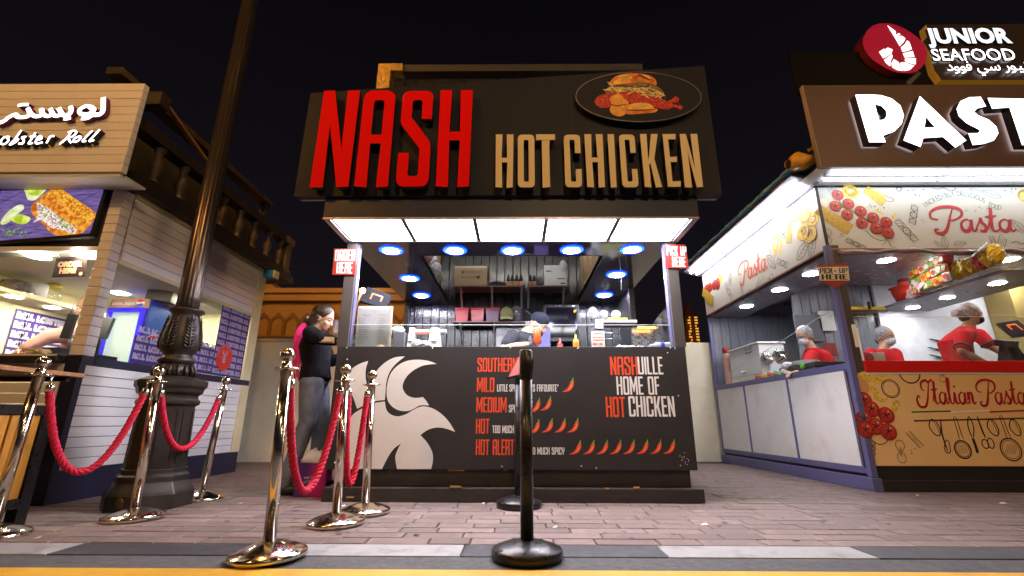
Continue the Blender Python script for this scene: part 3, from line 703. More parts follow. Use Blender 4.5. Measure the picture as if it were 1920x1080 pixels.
# ------------------------------------------------------------------ print on the front panel
def P(px, py): p = gy(px, py, YF); return (p.x, p.z)
def E(px, py): return P(630+px/4.5, 650+py/4.5)
b = B(M['wprint'])
zbot = .240
def tail(q): return [(a, max(z, zbot)) for a, z in q]
b.poly([smooth_loop([E(*q) for q in ((272, 120), (272, 120), (200, 145), (130, 190), (85, 260), (90, 310), (120, 370), (150, 440), (178, 525), (178, 525), (215, 505), (262, 480), (266, 400), (262, 330), (250, 260), (252, 190))], 4)], FP)
b.poly([smooth_loop([E(*q) for q in ((582, 82), (582, 82), (500, 90), (420, 130), (350, 195), (318, 260), (302, 330), (300, 400), (310, 466), (310, 466), (360, 455), (412, 450), (412, 450), (418, 380), (425, 300), (450, 220), (500, 150))], 4)], FP)
b.poly([smooth_loop([E(*q) for q in ((850, 146), (850, 146), (780, 120), (690, 110), (600, 120), (520, 160), (460, 230), (432, 320), (428, 400), (440, 460), (480, 510), (540, 540), (610, 542), (660, 522), (710, 496), (785, 496), (785, 496), (760, 455), (732, 425), (732, 425), (690, 432), (640, 428), (590, 400), (562, 340), (585, 270), (640, 210), (720, 165), (790, 150))], 4)], FP)
b.poly([tail(smooth_loop([E(*q) for q in ((60, 1032), (60, 1032), (62, 900), (75, 760), (100, 650), (140, 575), (215, 525), (300, 482), (412, 462), (412, 462), (425, 530), (460, 570), (520, 588), (590, 570), (650, 535), (720, 505), (800, 515), (880, 560), (950, 630), (1006, 720), (1006, 720), (940, 695), (860, 682), (780, 700), (712, 745), (712, 745), (770, 810), (812, 890), (818, 960), (803, 1032), (803, 1032), (650, 1033), (515, 1033), (515, 1033), (500, 940), (515, 880), (548, 818), (548, 818), (490, 860), (440, 930), (388, 1033), (388, 1033), (220, 1033))], 4))], FP)
b.build('rooster_print', panel)
def word(s, x, ytop, ybot, x1, mat, nm='lettering'):
    b = B(mat); a = P(x, ybot); c = P(x1, ytop); block(b, s, FP, a[0], a[1], c[1]-a[1], c[0]-a[0], gap=.05, t=.105); b.build(nm, panel)
word('SOUTHERN', 895, 671, 697, 970, M['orange']); word('MILD', 894, 708, 735, 927, M['orange']); word('MEDIUM', 893, 745, 773, 950, M['orange'])
word('HOT', 892, 785, 813, 918, M['orange']); word('HOT ALERT', 892, 824, 853, 964, M['orange'])
word('LITTLE SPICY "NASH', 932, 721, 734, 996, M['wprint']); word("'S FAFOURITE\"", 997, 721, 734, 1047, M['wprint'])
word('SPICY', 954, 759, 773, 975, M['wprint']); word('TOO MUCH SPICY', 923, 798, 812, 990, M['wprint']); word('SOOOOO MUCH SPICY', 971, 839, 852, 1058, M['wprint'])
word('NASH', 1145, 669, 703, 1194, M['orange']); word('VILLE', 1197, 669, 702, 1241, M['wprint']); word('HOME OF', 1157, 706, 740, 1235, M['wprint'])
word('HOT', 1137, 744, 782, 1171, M['orange']); word('CHICKEN', 1180, 743, 781, 1263, M['wprint'])
b = B(M['wprint']); a = P(997, 690); b.box(a[0], a[0]+.006, YF-.001, YF, a[1], a[1]+.02); b.build('lettering', panel)
def chili(px, py, s=1.0):
    def C(x, y): return P(px+x*s, py+y*s)
    b = B(M['orange']); b.poly([smooth_loop([C(*q) for q in ((6, -9), (10, -7), (10.5, -1), (7, 7), (0, 12.5), (-12, 14), (-11, 12.6), (-5, 9), (0, 3), (3, -4))], 4)], FP)
    b.m(pm('chili_highlight', (.85, .35, .2), .5)); b.ribbon([C(7, -4), C(5, 3), C(0, 9)], .006, FP, .0015, n=4)
    b.m(M['green']); b.poly([smooth_loop([C(*q) for q in ((4, -7), (7, -10.5), (8.5, -15), (10, -15), (9.6, -10), (11, -6), (8, -7.5))], 3)], FP, .002); b.build('chili_print', panel)
for px, py in [(1066, 722), (1003, 760), (1024, 757), (1002, 800), (1027, 798), (1051, 798), (1075, 798)] + [(1080+i*25.1, 839-.15*i) for i in range(8)]: chili(px, py, .92)
b = B(M['wprint'])
for i in range(16):
    a = P(1284+rr.gauss(0, 4), 862+rr.gauss(0, 7)); r = rr.uniform(.0015, .004); b.disc(a, r, FP, .0008, 5)
b.build('scuffs', panel, kind='stuff')
# ------------------------------------------------------------------ frame wrapped in crumpled tape above the sign
YR = 3.9
lit_tape = pm('amber_lit_tape', (.42, .27, .07), .38, .6, bump=2.2, bscale=28, var=.4, vscale=12)  # gold colour carries the street lamp's amber light on the frame's left end
a0, a1 = gy(705, 168, YR), gy(752, 119, YR); a2 = gy(1205, 115, YR)
b = B(lit_tape); b.box(a0.x, a0.x+.13, YR, YR+.12, 2.4, a1.z); b.build('frame_post', ck)
b = B(lit_tape); b.box(a0.x+.132, a0.x+.25, YR, YR+.12, a1.z-.085, a1.z+.002); b.build('frame_corner', ck)
b = B(M['blackwood']); b.box(a0.x+.252, a2.x, YR+.02, YR+.12, a1.z-.08, a1.z+.002); b.build('frame_rail', ck)
b = B(M['blackm']); b.box(a0.x+.16, a2.x-.1, YR+.03, YR+.1, a1.z-.42, a1.z-.17); b.build('frame_panel', ck)
for x in (-.75, .35):
    b = B(emat('loft_tube', (1, .93, .84), 85)); b.tube([(x-.3, 4.36, 3.20), (x+.6, 4.36, 3.20)], .014, 10); b.build('loft_tube', ck)
b = B(M['black']); b.box(XL, XR, 3.5, YB, 3.302, 3.34); b.build('roof', ck)
# ------------------------------------------------------------------ hanging signs
def red_sign(nm, label, tl, tr, br, bl, lines, y):
    q = [gy(*c, y) for c in (bl, br, tr, tl)]
    t = thing(nm, label, 'sign', (q[0].x, y, q[0].z)); f = FY(y)
    b = B(M['redsign']); b.poly([[(p.x, p.z) for p in q]], f, 0, .006); bd = b.build('board', t, bevel=.001, seg=1)
    o, u, v = q[0], (q[1]-q[0]), (q[3]-q[0]); fr = Fr(o, u, v, (0, -1, 0))
    for s, x0, x1, y0, y1 in lines:
        b = B(M['paper']); block(b, s, fr, x0, y0, y1-y0, x1-x0, .002); b.build('lettering', bd)
    return t
red_sign('order_here_sign', 'red ORDER HERE sign at the top left post of the chicken kiosk', (627, 466), (668, 466), (666, 515), (623, 515), (('ORDER', .06, .94, .52, .95), ('HERE', .17, .86, .05, .47)), YF-.012)
red_sign('pick_up_here_sign', 'red PICK UP HERE sign at the top right post of the chicken kiosk', (1247, 459), (1285, 458), (1291, 503), (1249, 502), (('PICK UP', .06, .95, .54, .95), ('HERE', .28, .88, .05, .48)), YF-.012)
# ================================================================== rope posts and ropes
def make_chrome(h=.97):
    t = thing('rope_post', 'x', 'rope post', (0, 0, 0), 'chrome ball-topped rope posts')
    b = B(M['chrome']); b.lathe([(.166, 0), (.17, .004), (.17, .020), (.163, .026), (.12, .045), (.06, .063), (.030, .069)], 48); b.build('base', t)
    b = B(M['chrome']); b.lathe([(.0275, .066), (.0275, h-.115)], 28); b.build('pole', t)
    b = B(M['chrome']); b.lathe([(.0275, h-.115), (.030, h-.112), (.062, h-.108), (.064, h-.104), (.060, h-.101), (.032, h-.099), (.024, h-.088), (.026, h-.080), (.020, h-.070), (.018, h-.062)], 28)
    for i in range(4):
        a = i*PI/2+.4; b.tube([(math.cos(a)*.050, math.sin(a)*.050, h-.103), (math.cos(a)*.053, math.sin(a)*.053, h-.108)], .010, 8)
    b.build('collar', t)
    b = B(M['chrome']); b.ell((0, 0, h-.034), .036, nu=28, nv=18); b.build('ball_finial', t)
    return t
P0 = make_chrome()
S, LEAN = {}, {}
TILT = dict(front=-2.4, mid=-2.0, back=-1.8, lamp=-2.0, far=2.6, left=1.6)      # none of them stands quite plumb
for nm, (x, y), lab in (('front', (-1.150, 2.385), 'nearest chrome rope post, its base standing on the painted kerb'),
        ('mid', (-1.105, 3.10), 'chrome rope post between two rope ends just in front of the white rooster'),
        ('back', (-1.04, 3.46), 'chrome rope post closest to the counter, at the end of the narrow rope loop'),
        ('lamp', (-2.46, 3.23), 'chrome rope post standing right in front of the street lamp base'),
        ('far', (-2.535, 4.0), 'chrome rope post behind the street lamp by the lilac siding'),
        ('left', (-2.845, 2.735), 'chrome rope post leaning into the left edge before the orange planter')):
    o = P0 if nm == 'front' else copy_tree(P0)
    o.location = (x, y, .003); tl = TILT[nm]; o.rotation_euler = (0, math.radians(tl), 0); o['label'] = lab; S[nm] = V((x, y, 0)); LEAN[nm] = V((math.tan(math.radians(tl))*.862, 0, 0))
def rope(a, c, sag, label, ha=.862, hc=.862):
    A, C_ = S[a], S[c]; d = (C_-A); d.z = 0; L = d.length; u = d/L
    A = A+LEAN[a]; C_ = C_+LEAN[c]; pa = A+u*.056+V((0, 0, ha-.055)); pc = C_-u*.056+V((0, 0, hc-.055))
    t = thing('velvet_rope', label, 'rope', (A.x, A.y, 0), 'crimson twisted barrier ropes')
    n = 150; pts = []
    k = 3.0
    den = math.cosh(k/2)-1
    for i in range(n+1):
        s = i/n; p = pa.lerp(pc, s); p.z -= sag*(1-(math.cosh(k*(s-.5))-1)/den); pts.append(p)
    # even spacing along the curve
    ln = [0]
    for i in range(n): ln.append(ln[-1]+(pts[i+1]-pts[i]).length)
    T = ln[-1]; m = int(T/.0085); P2 = []; j = 0
    for i in range(m+1):
        s = T*i/m
        while j < n-1 and ln[j+1] < s: j += 1
        P2.append(pts[j].lerp(pts[j+1], (s-ln[j])/max(1e-9, ln[j+1]-ln[j])))
    side = V((-u.y, u.x, 0)); b = B(M['rope'])
    for st in range(3):
        q = []
        for i, p in enumerate(P2):
            tg = (P2[min(i+1, m)]-P2[max(i-1, 0)]).normalized(); nn = tg.cross(side).normalized()
            an = 2*PI*(i*T/m/.085+st/3); q.append(p+(side*math.cos(an)+nn*math.sin(an))*.0105)
        b.tube(q, .0118, 7)
    b.build('rope', t)
    for p, q, ctr in ((pa, P2[3], A+u*.053+V((0, 0, ha))), (pc, P2[-4], C_-u*.053+V((0, 0, hc)))):
        b = B(M['chrome']); dr = (q-p).normalized(); b.tube([p-dr*.012, p-dr*.008, p+dr*.030, p+dr*.034], [.012, .022, .022, .017], 14); b.tube([p-dr*.012, p+V((0, 0, .025)), ctr+V((0, 0, .004))], .0055, 8); b.build('end_cap', t)
rope('left', 'lamp', .50, 'crimson twisted rope hanging deepest, from the left edge post to the lamp post')
rope('lamp', 'far', .40, 'crimson twisted rope looped in front of the street lamp pedestal')
rope('front', 'mid', .57, 'crimson twisted rope looped in front of the purple shopping bag')
rope('mid', 'back', .60, 'crimson twisted rope in a tight narrow loop before the white rooster')
# black belt posts
def make_belt(h):
    t = thing('belt_post', 'x', 'belt post', (0, 0, 0), 'black retractable belt posts')
    b = B(M['blackm']); b.lathe([(.163, 0), (.166, .004), (.166, .034), (.160, .042), (.10, .062), (.05, .074), (.034, .076)], 44); b.build('base', t)
    b = B(M['blackm']); b.lathe([(.0315, .07), (.0315, h-.15)], 28); b.build('pole', t)
    b = B(M['blackm']); b.lathe([(.0325, h-.15), (.0335, h-.148), (.0335, h-.004), (.030, h), (.0, h+.001)], 28); hd = b.build('head', t)
    b = B(M['dark']); b.box(.030, .037, -.012, .012, h-.11, h-.045); b.build('belt_slot', hd)
    return t
bp = make_belt(.968); bp.location = (.052, 2.41, .001); bp['label'] = 'nearest black belt post standing on the kerb in the middle'
p = copy_tree(bp); p.location = (.022, 3.72, .001); p.scale = (1, 1, 1.09); p['label'] = 'black belt post with a red cone on its arm, half hidden by the nearer one'
t = thing('red_pennant', 'small red folded cone hanging on the arm of the rear black belt post', 'pennant', (-.03, 3.68, .85))
a = gy(968, 672, 3.67); c1, c2, c3 = gy(953, 707, 3.64), gy(974, 702, 3.60), gy(974, 668, 3.67)
b = B(M['redsign']); b.loft([[c1+V((0, 0, 0)), c2, c2+V((0, .05, 0)), c1+V((0, .03, 0))], [a, c3, c3+V((0, .02, 0)), a+V((0, .01, 0))]], smooth=False); b.build('cone', t)
b = B(M['dark']); b.bar(c1+V((-.012, 0, -.012)), c2+V((.01, 0, -.006)), .02, .016); b.build('arm', t)
# ------------------------------------------------------------------ planter and table on the left
px0 = -2.99; y1 = gz(80, 985).y+.02; 
fl = thing('slatted_planter', 'tall planter with orange vertical slats in a black frame at the left edge', 'planter', (px0, y1, 0))
wood = pm('orange_slat', (.60, .27, .035), .45, bump=.4, bscale=35, stretch=(6, 6, 1), var=.15, vscale=6, rand=.08)
y0 = y1-1.15; zt = .70
b = B(M['blackm']); b.box(px0-.5, px0, y0, y1, zt-.06, zt); b.box(px0-.5, px0, y0, y1, .10, .155)
b.build('frame', fl, bevel=.003)
for yy in (y0, y1-.07):
    for xx in (px0-.5, px0-.07): 
        b = B(M['blackm']); b.box(xx+.001, xx+.069, yy+.001, yy+.069, 0, zt-.061); b.build('leg', fl)
ns = 11; w = (1.15-.14)/ns
for i in range(ns):
    b = B(wood); yy = y0+.07+i*w; b.box(px0-.028, px0-.010, yy+.007, yy+w-.007, .156, zt-.061); b.build('slat', fl, bevel=.002, seg=1)
for i in range(4):
    b = B(wood); xx = px0-.5+.07+i*.09; b.box(xx+.006, xx+.084, y1-.03, y1-.012, .156, zt-.061); b.build('slat', fl)
b = B(M['joint']); b.box(px0-.47, px0-.03, y0+.03, y1-.035, .16, zt-.02); b.build('lining', fl)
# plank table
zt = .925; c = gz(158, 709, zt-.03)
tb = thing('plank_table', 'thin wooden plank table top behind the left rope post', 'table', (c.x, c.y, 0))
tw = pm('table_plank', (.42, .20, .085), .4, bump=.3, bscale=30, stretch=(1, 6, 6), rand=.15, var=.15)
for i in range(9):
    b = B(tw); x1 = c.x-i*.085; b.box(x1-.080, x1, c.y-.62, c.y, zt-.028, zt); b.build('plank', tb, bevel=.002, seg=1)
for y_ in (.56, .1):
    b = B(M['blackm']); b.box(c.x-.75, c.x-.03, c.y-y_, c.y-y_+.03, zt-.06, zt-.03); b.build('batten', tb)
b = B(M['blackm']); b.tube([(c.x-.40, c.y-.3, .02), (c.x-.40, c.y-.3, zt-.06)], .035, 14); b.lathe([(.22, 0), (.22, .02), (.05, .03)], 24, c=(c.x-.40, c.y-.3, 0)); b.build('pedestal', tb)
# ================================================================== lobster roll kiosk (left)
LX, LY, LB = -3.5, 3.7, 6.1
M.update(
 siding=pm('white_siding', (.76, .76, .80), .55, var=.05, vscale=3, bump=.08, bscale=40, rand=.04),
 navy=pm('navy_paint', (.012, .014, .045), .45, var=.1),
 trimy=pm('cream_trim', (.66, .60, .38), .6, var=.06),
 bw=pm('dark_balustrade', (.015, .012, .011), .5, bump=.6, bscale=40, var=.3, vscale=8, rvar=.1),
 purple=pm('purple_banner', (.045, .022, .19), .5),
 lilac=pm('lilac_print', (.42, .36, .60), .5),
 incream=pm('interior_cream', (.78, .72, .44), .6, var=.04),
)
lk = thing('lobster_roll_kiosk', 'white plank lobster roll kiosk with lit Arabic sign on the left', 'food kiosk', (LX-1.5, LY+.3, 0))
zw0, zw1, zs0, zs1, ztop = 1.115, 1.975, .24, 1.045, 2.575
b = B(M['navy']); b.box(LX-3.4, LX+.004, LY, LB, 0, zs0-.004); b.build('plinth', lk)
pw = .0825
def planks_x(z0, z1, y0, y1, x=LX):        # boards on the side wall
    n = round((z1-z0)/pw); h = (z1-z0)/n
    for i in range(n):
        b = B(M['siding']); b.box(x-.03, x, y0, y1, z0+i*h+.0025, z0+(i+1)*h-.0025); b.build('plank', lk, bevel=.003, seg=1)
planks_x(zs0, zs1, LY+.003, LB-.002)
planks_x(zw1, ztop, LY+.12, LB-.17)
b = B(M['ink']); b.box(LX-.06, LX-.02, LY+.05, LB-.02, zs0, zs1); b.box(LX-.06, LX-.02, LY+.1, LB-.05, zw1+.02, ztop); b.build('sheathing', lk)
b = B(M['navy']); b.box(LX-.30, LX+.012, LY+.10, LB-.01, zs1+.003, zw0-.003); b.build('window_sill', lk)
b = B(M['trimy']); b.box(LX-.05, LX+.012, LY+.1, LB+.02, ztop+.002, ztop+.045); b.box(LX-.05, LX+.008, LB-.165, LB+.01, zs0, ztop); b.box(LX-.36, LX-.051, LB-.17, LB+.01, zs1, ztop); b.build('corner_trim', lk)
# front right pier, planks on both faces
n = int((2.62-zw0)/pw)
for i in range(n):
    z = zw0+i*pw; b = B(M['siding']); b.box(LX-.115, LX-.001, LY-.012, LY+.095, z+.0025, z+pw-.0025); b.build('pier_plank', lk, bevel=.003, seg=1)
b = B(M['navy']); b.box(LX-.12, LX+.006, LY-.016, LY+.098, zs1, zw0-.004); b.box(LX-.12, LX+.002, LY-.014, LY+.04, 0, zs1-.002); b.build('pier_foot', lk)
for i in range(10):
    z = zs0+i*pw; b = B(M['siding']); b.box(LX-3.4, LX-.125, LY+.0, LY+.03, z+.0025, z+pw-.0025); b.build('front_plank', lk, seg=1)
b = B(M['siding']); b.box(LX-.17, LX-.125, LY-.02, LY-.001, zs0, zs1); b.build('front_batten', lk)
b = B(M['ink']); b.box(LX-3.4, LX-.12, LY-.10, LY+.28, zw0-.06, zw0); b.build('front_counter', lk, bevel=.004)
b = B(M['paper']); b.box(LX-3.4, LX-.12, LY-.102, LY-.10, zw0-.016, zw0-.004); b.build('counter_edge', lk)
# interior shell
b = B(M['incream']); b.box(LX-3.4, LX-.06, LB-.05, LB-.01, .2, 2.05); b.build('back_wall', lk)
XW = -5.15
b = B(M['incream']); b.box(XW-.04, XW, LY+.05, LB-.052, .2, 2.05); b.build('inner_wall', lk)
b = B(pm('ceiling_white', (.72, .70, .60), .6)); b.box(LX-3.3, LX-.062, LY+.1, LB-.01, 2.0, 2.04); b.build('ceiling', lk)
b = B(M['trimy']); b.box(LX-.20, LX-.001, LY+.10, LB-.17, zw1-.035, zw1-.001); b.build('window_head', lk)
disc = emat('warm_downlight', (1, .92, .70), 170)
for px, py in ((70, 484), (275, 521), (158, 482), (400, 573)):
    p = gz(px, py, 1.985)
    if p.y > LB-.1: p.y = LB-.35
    b = B(disc); b.lathe([(.0005, -.004), (.075, -.004), (.085, 0)], 24, c=(p.x, p.y, 1.998)); b.build('downlight', lk)
for x, y in ((-4.5, 5.0), (-4.3, 5.6)):
    b = B(disc); b.lathe([(.0005, -.004), (.075, -.004), (.085, 0)], 24, c=(x, y, 1.998)); b.build('downlight', lk)
# shelf along the inner wall
zsh = gx(60, 552, -4.75).z
b = B(M['incream']); b.box(XW, -4.75, LY+.1, LB-.06, zsh-.04, zsh); sh = b.build('shelf', lk)
for px, py in ((70, 558), (97, 578)):
    p = gz(px, py, zsh-.05); b = B(disc)
    p.x = max(XW+.1, min(-4.85, p.x)); b.lathe([(.0005, -.004), (.06, -.004), (.065, 0)], 20, c=(p.x, p.y, zsh-.041)); b.build('shelf_light', sh)
# header over the front opening and fascia
b = B(M['siding']); b.box(LX-3.4, LX-.12, LY, LY+.05, 2.02, 2.06); b.build('front_header', lk)
b = B(M['ink']); b.box(LX-3.4, LX-.12, LY, LY+.1, 2.62, 2.72); b.box(LX-3.4, LX-.121, LY+.01, LY+.08, 2.06, 2.62); b.build('front_fascia', lk)
# sign box, boarded
YG = 3.40; gx1 = gy(272, 156, YG).x; gz0 = gy(232, 322, YG).z; gz1 = gy(272, 156, YG).z
n = 11; h = (gz1-gz0)/n
b = B(M['ink']); b.box(gx1-3.2, gx1-.004, YG+.012, YG+.05, gz0+.004, gz1-.004); sg = b.build('sign_box', lk)
for i in range(n):
    b = B(M['siding']); b.box(gx1-3.2, gx1, YG, YG+.055, gz0+i*h+.002, gz0+(i+1)*h-.002); b.build('sign_plank', sg, bevel=.002, seg=1)
b = B(pm('white_soffit', (.62, .60, .62), .4)); b.box(gx1-3.2, gx1-.01, YG+.06, LY-.02, gz0-.02, gz0-.004); b.box(gx1-3.2, gx1-.02, YG+.02, YG+.05, gz0-.035, gz0-.006); b.build('sign_soffit', lk)
b = B(M['bw']); b.box(gx1-3.2, gx1-.1, YG+.3, YG+.42, gz1+.02, gz1+.16); b.build('roof_rail', lk)
b = B(M['steel']); b.bar(gy(182, 325, YG+.1), gx(243, 352, LX-.02), .03); b.build('stay_rod', lk)
# lit Arabic word, glyph by glyph
lit = emat('lit_letter_white', (1, .94, 1), 2.6); ls = pm('letter_side_purple', (.16, .008, .07), .4)
FA = FY(YG-.045)
def A(px, py): p = gy(px*220/1920, 170+py*220/1920, YG-.045); return (p.x, p.z)
b = B(lit)
def stroke(b, pts, w, d=.06, sd=ls, A=A, n=6):
    P_ = crom([V(A(*q)) for q in pts], n); L, R = [], []
    for i, p in enumerate(P_):
        t = (P_[min(i+1, len(P_)-1)]-P_[max(i-1, 0)]).normalized(); q = V((-t.y, t.x)); k = w(i/(len(P_)-1)) if callable(w) else w
        L.append(p+q*k/2); R.append(p-q*k/2)
    # piecewise quads stay valid where a stroke bends tightly
    m = len(P_); base = len(b.v)
    for j in range(m):
        e = .0006*(j/m)
        b.v += [FA.p(*L[j], e), FA.p(*R[j], e), FA.p(*L[j], -d), FA.p(*R[j], -d)]
    sc = b.cur
    for j in range(m-1):
        a = base+4*j; c = a+4
        b.f.append([a, a+1, c+1, c]); b.mi.append(sc); b.sm.append(False)
    b.m(sd)
    for j in range(m-1):
        a = base+4*j; c = a+4
        for q in ([a+1, a+3, c+3, c+1], [a+2, a, c, c+2], [a+3, a+2, c+2, c+3]): b.f.append(q); b.mi.append(b.cur); b.sm.append(False)
    for a in (base, base+4*(m-1)): b.f.append([a, a+1, a+3, a+2]); b.mi.append(b.cur); b.sm.append(False)
    b.cur = sc
stroke(b, ((1690, 110), (1690, 220), (1682, 330), (1630, 385), (1540, 395), (1500, 395)), .042)
stroke(b, ((1500, 300), (1450, 255), (1380, 260), (1300, 320), (1320, 375), (1420, 385), (1510, 350), (1540, 300), (1470, 260), (1520, 330), (1490, 410), (1420, 450), (1330, 455)), .036)
b.build('arabic_letter', sg)
b = B(lit)
stroke(b, ((1150, 250), (1165, 320), (1130, 385), (1040, 400), (1000, 350), (960, 280)), .040); stroke(b, ((980, 300), (985, 390), (900, 410), (850, 350), (820, 290)), .036)
stroke(b, ((830, 300), (840, 390), (760, 415), (690, 360), (670, 290)), .036); stroke(b, ((690, 300), (690, 390), (600, 420), (520, 390), (480, 330), (450, 280)), .036); stroke(b, ((470, 300), (480, 400), (400, 430), (300, 430), (250, 400)), .036)
stroke(b, ((1040, 462), (1100, 460), (1160, 445)), .03); stroke(b, ((290, 245), (370, 228), (470, 228)), .03)
stroke(b, ((300, 430), (250, 390), (150, 430), (60, 500), (-60, 540)), .036); b.build('arabic_letter', sg)
FA = FY(YG-.05)
b = B(lit); blk = M['lside']
def S2(q, w=.018): stroke(b, q, w, .075, blk, n=4)
for q in (((0, 720), (-60, 800), (-80, 880)), ((120, 760), (60, 780), (20, 860), (80, 880), (150, 820), (120, 760), (170, 770)), ((360, 650), (260, 790), (170, 890), (260, 850), (310, 800), (250, 810)), ((440, 760), (370, 770), (400, 820), (380, 870), (310, 870)),
          ((590, 690), (530, 790), (480, 870), (550, 860)), ((500, 755), (600, 750)), ((600, 820), (690, 790), (660, 745), (600, 820), (610, 870), (710, 850)), ((830, 750), (800, 810), (770, 865)), ((800, 790), (850, 750), (900, 750)),
          ((1190, 660), (1120, 760), (1050, 830), (985, 880)), ((1120, 690), (1210, 660), (1260, 690), (1190, 760), (1130, 770), (1150, 830), (1180, 860)), ((1320, 750), (1240, 780), (1210, 835), (1270, 835), (1330, 780), (1320, 750)), ((1520, 660), (1430, 750), (1360, 830), (1420, 830)), ((1640, 640), (1550, 740), (1470, 830), (1550, 815))): S2(q)
b.build('english_lettering', sg)
# ------------------------------------------------------------------ lit menu screens under the sign
YSn = LY-.02
def screen(c, name_label, food):
    q = [gy(*p, YSn) for p in c]
    t = thing('menu_screen', name_label, 'screen', ((q[0].x+q[1].x)/2, YSn, q[0].z))
    f = FY(YSn); fw = .03
    outer = [(p.x, p.z) for p in q]; cx = sum(p[0] for p in outer)/4; cz = sum(p[1] for p in outer)/4
    inner = [(x-fw*(1 if x > cx else -1), z-fw*(1 if z > cz else -1)) for x, z in outer]
    b = B(M['dark']); b.poly([outer, inner], f, .012, .05); b.build('frame', t)
    m = bpy.data.materials.new('screen_wood'); m.use_nodes = True; N = m.node_tree.nodes; L = m.node_tree.links; bs = N['Principled BSDF']
    tc = N.new('ShaderNodeTexCoord'); mp = N.new('ShaderNodeMapping'); mp.inputs['Rotation'].default_value = (0, -.6, 0); mp.inputs['Scale'].default_value = (1.5, 1, 14)
    nz = N.new('ShaderNodeTexNoise'); nz.inputs['Scale'].default_value = 5; nz.inputs['Detail'].default_value = 6
    rp = N.new('ShaderNodeValToRGB'); rp.color_ramp.elements[0].color = (.055, .03, .14, 1); rp.color_ramp.elements[1].color = (.26, .18, .48, 1); rp.color_ramp.elements[0].position = .3; rp.color_ramp.elements[1].position = .75
    L.new(tc.outputs['Object'], mp.inputs[0]); L.new(mp.outputs[0], nz.inputs[0]); L.new(nz.outputs[0], rp.inputs[0]); L.new(rp.outputs[0], bs.inputs['Emission Color']); bs.inputs['Emission Strength'].default_value = 1.0; bs.inputs['Base Color'].default_value = (.02, .02, .03, 1)
    b = B(m); b.poly([inner], f, .004); d = b.build('display', t)
    if food: food(f, d)
    return t
def T(px, py): p = gy(px/9, 340+py/9, YSn); return (p.x, p.z)
def em_tex(name, c1, c2, sc, s):
    if name in MATS: return MATS[name]
    m = pm(name, (.02, .02, .02), .4); N = m.node_tree.nodes; L = m.node_tree.links; bs = N['Principled BSDF']
    tc = N.new('ShaderNodeTexCoord'); nz = N.new('ShaderNodeTexNoise'); nz.inputs['Scale'].default_value = sc; nz.inputs['Detail'].default_value = 5; rp = N.new('ShaderNodeValToRGB')
    rp.color_ramp.elements[0].color = (*c1, 1); rp.color_ramp.elements[1].color = (*c2, 1); rp.color_ramp.elements[0].position = .38; rp.color_ramp.elements[1].position = .62
    L.new(tc.outputs['Object'], nz.inputs[0]); L.new(nz.outputs[0], rp.inputs[0]); L.new(rp.outputs[0], bs.inputs['Emission Color']); bs.inputs['Emission Strength'].default_value = s; return m
def lobster_food(f, d):
    def pl(m, q, w): 
        b.m(m); b.poly([smooth_loop([T(*p) for p in q])], f, w)
    lime = em_tex('e_lime', (.36, .48, .02), (.75, .85, .15), 12, 1.1); rind = em_tex('e_rind', (.6, .66, .25), (.85, .9, .6), 14, 1.05)
    bread = em_tex('e_bread', (.50, .10, .008), (.95, .42, .05), 22, 1.05); crumb = em_tex('e_crust', (.48, .10, .006), (1.0, .55, .05), 60, 1.05); fill = em_tex('e_filling', (.42, .20, .16), (1, .93, .9), 70, 1.05); herb = em_tex('e_herb', (.06, .2, .02), (.35, .6, .1), 60, .9); seam = em_tex('e_seam', (.02, .01, .06), (.03, .02, .09), 10, 1)
    b = B(seam)
    for q in (((20, 370), (430, 160)), ((20, 840), (220, 720)), ((400, 960), (600, 820)), ((1140, 180), (1290, 90)), ((1380, 340), (1720, 150))): b.ribbon([T(*q[0]), T(*((q[0][0]+q[1][0])/2, (q[0][1]+q[1][1])/2)), T(*q[1])], .006, f, .0045, n=2)
    pl(rind, ((430, 110), (790, 100), (740, 200), (600, 320), (480, 310), (440, 200)), .005); pl(lime, ((450, 120), (770, 110), (700, 200), (590, 250), (460, 200)), .0056)
    pl(rind, ((20, 690), (120, 540), (280, 420), (390, 400), (410, 470), (300, 560), (180, 680), (60, 735)), .005); pl(lime, ((200, 650), (330, 560), (520, 620), (460, 710), (330, 725)), .0056)
    pl(bread, ((660, 300), (800, 190), (960, 125), (1040, 130), (1300, 310), (1610, 530), (1600, 640), (1480, 800), (1330, 900), (1000, 920), (850, 850), (700, 690), (560, 560), (545, 420)), .006)
    pl(crumb, ((780, 220), (960, 135), (1040, 145), (1300, 320), (1600, 540), (1580, 640), (1400, 690), (1150, 450), (950, 310)), .0068)
    pl(fill, ((640, 350), (720, 400), (900, 510), (1060, 650), (1250, 760), (1310, 830), (1240, 890), (1050, 820), (880, 790), (720, 660), (570, 700), (650, 600), (640, 470)), .0074)
    b.m(herb); r = random.Random(5)
    for i in range(44):
        x, y = r.uniform(680, 1250), 0; y = 470+(x-680)*.55+r.uniform(-70, 90)
        b.disc(T(x, y), r.uniform(.006, .016), f, .0085+i*.00002, 6, r.uniform(.004, .009), rot=r.uniform(0, 3))
    for i in range(60):
        x, y = r.gauss(250, 130), r.gauss(880, 70)
        if 40 < x < 620 and y < 950: b.disc(T(x, y), r.uniform(.004, .010), f, .005+i*.00002, 6, rot=r.uniform(0, 3))
    b.build('lobster_roll_picture', d)
screen(((-2, 353), (206, 346), (176, 444), (-24, 460)), 'lit menu screen showing a lobster roll with lime wedges', None if 0 else lobster_food)
screen(((-210, 355), (-4, 353), (-26, 460), (-232, 462)), 'second lit menu screen cut off by the left edge', None)
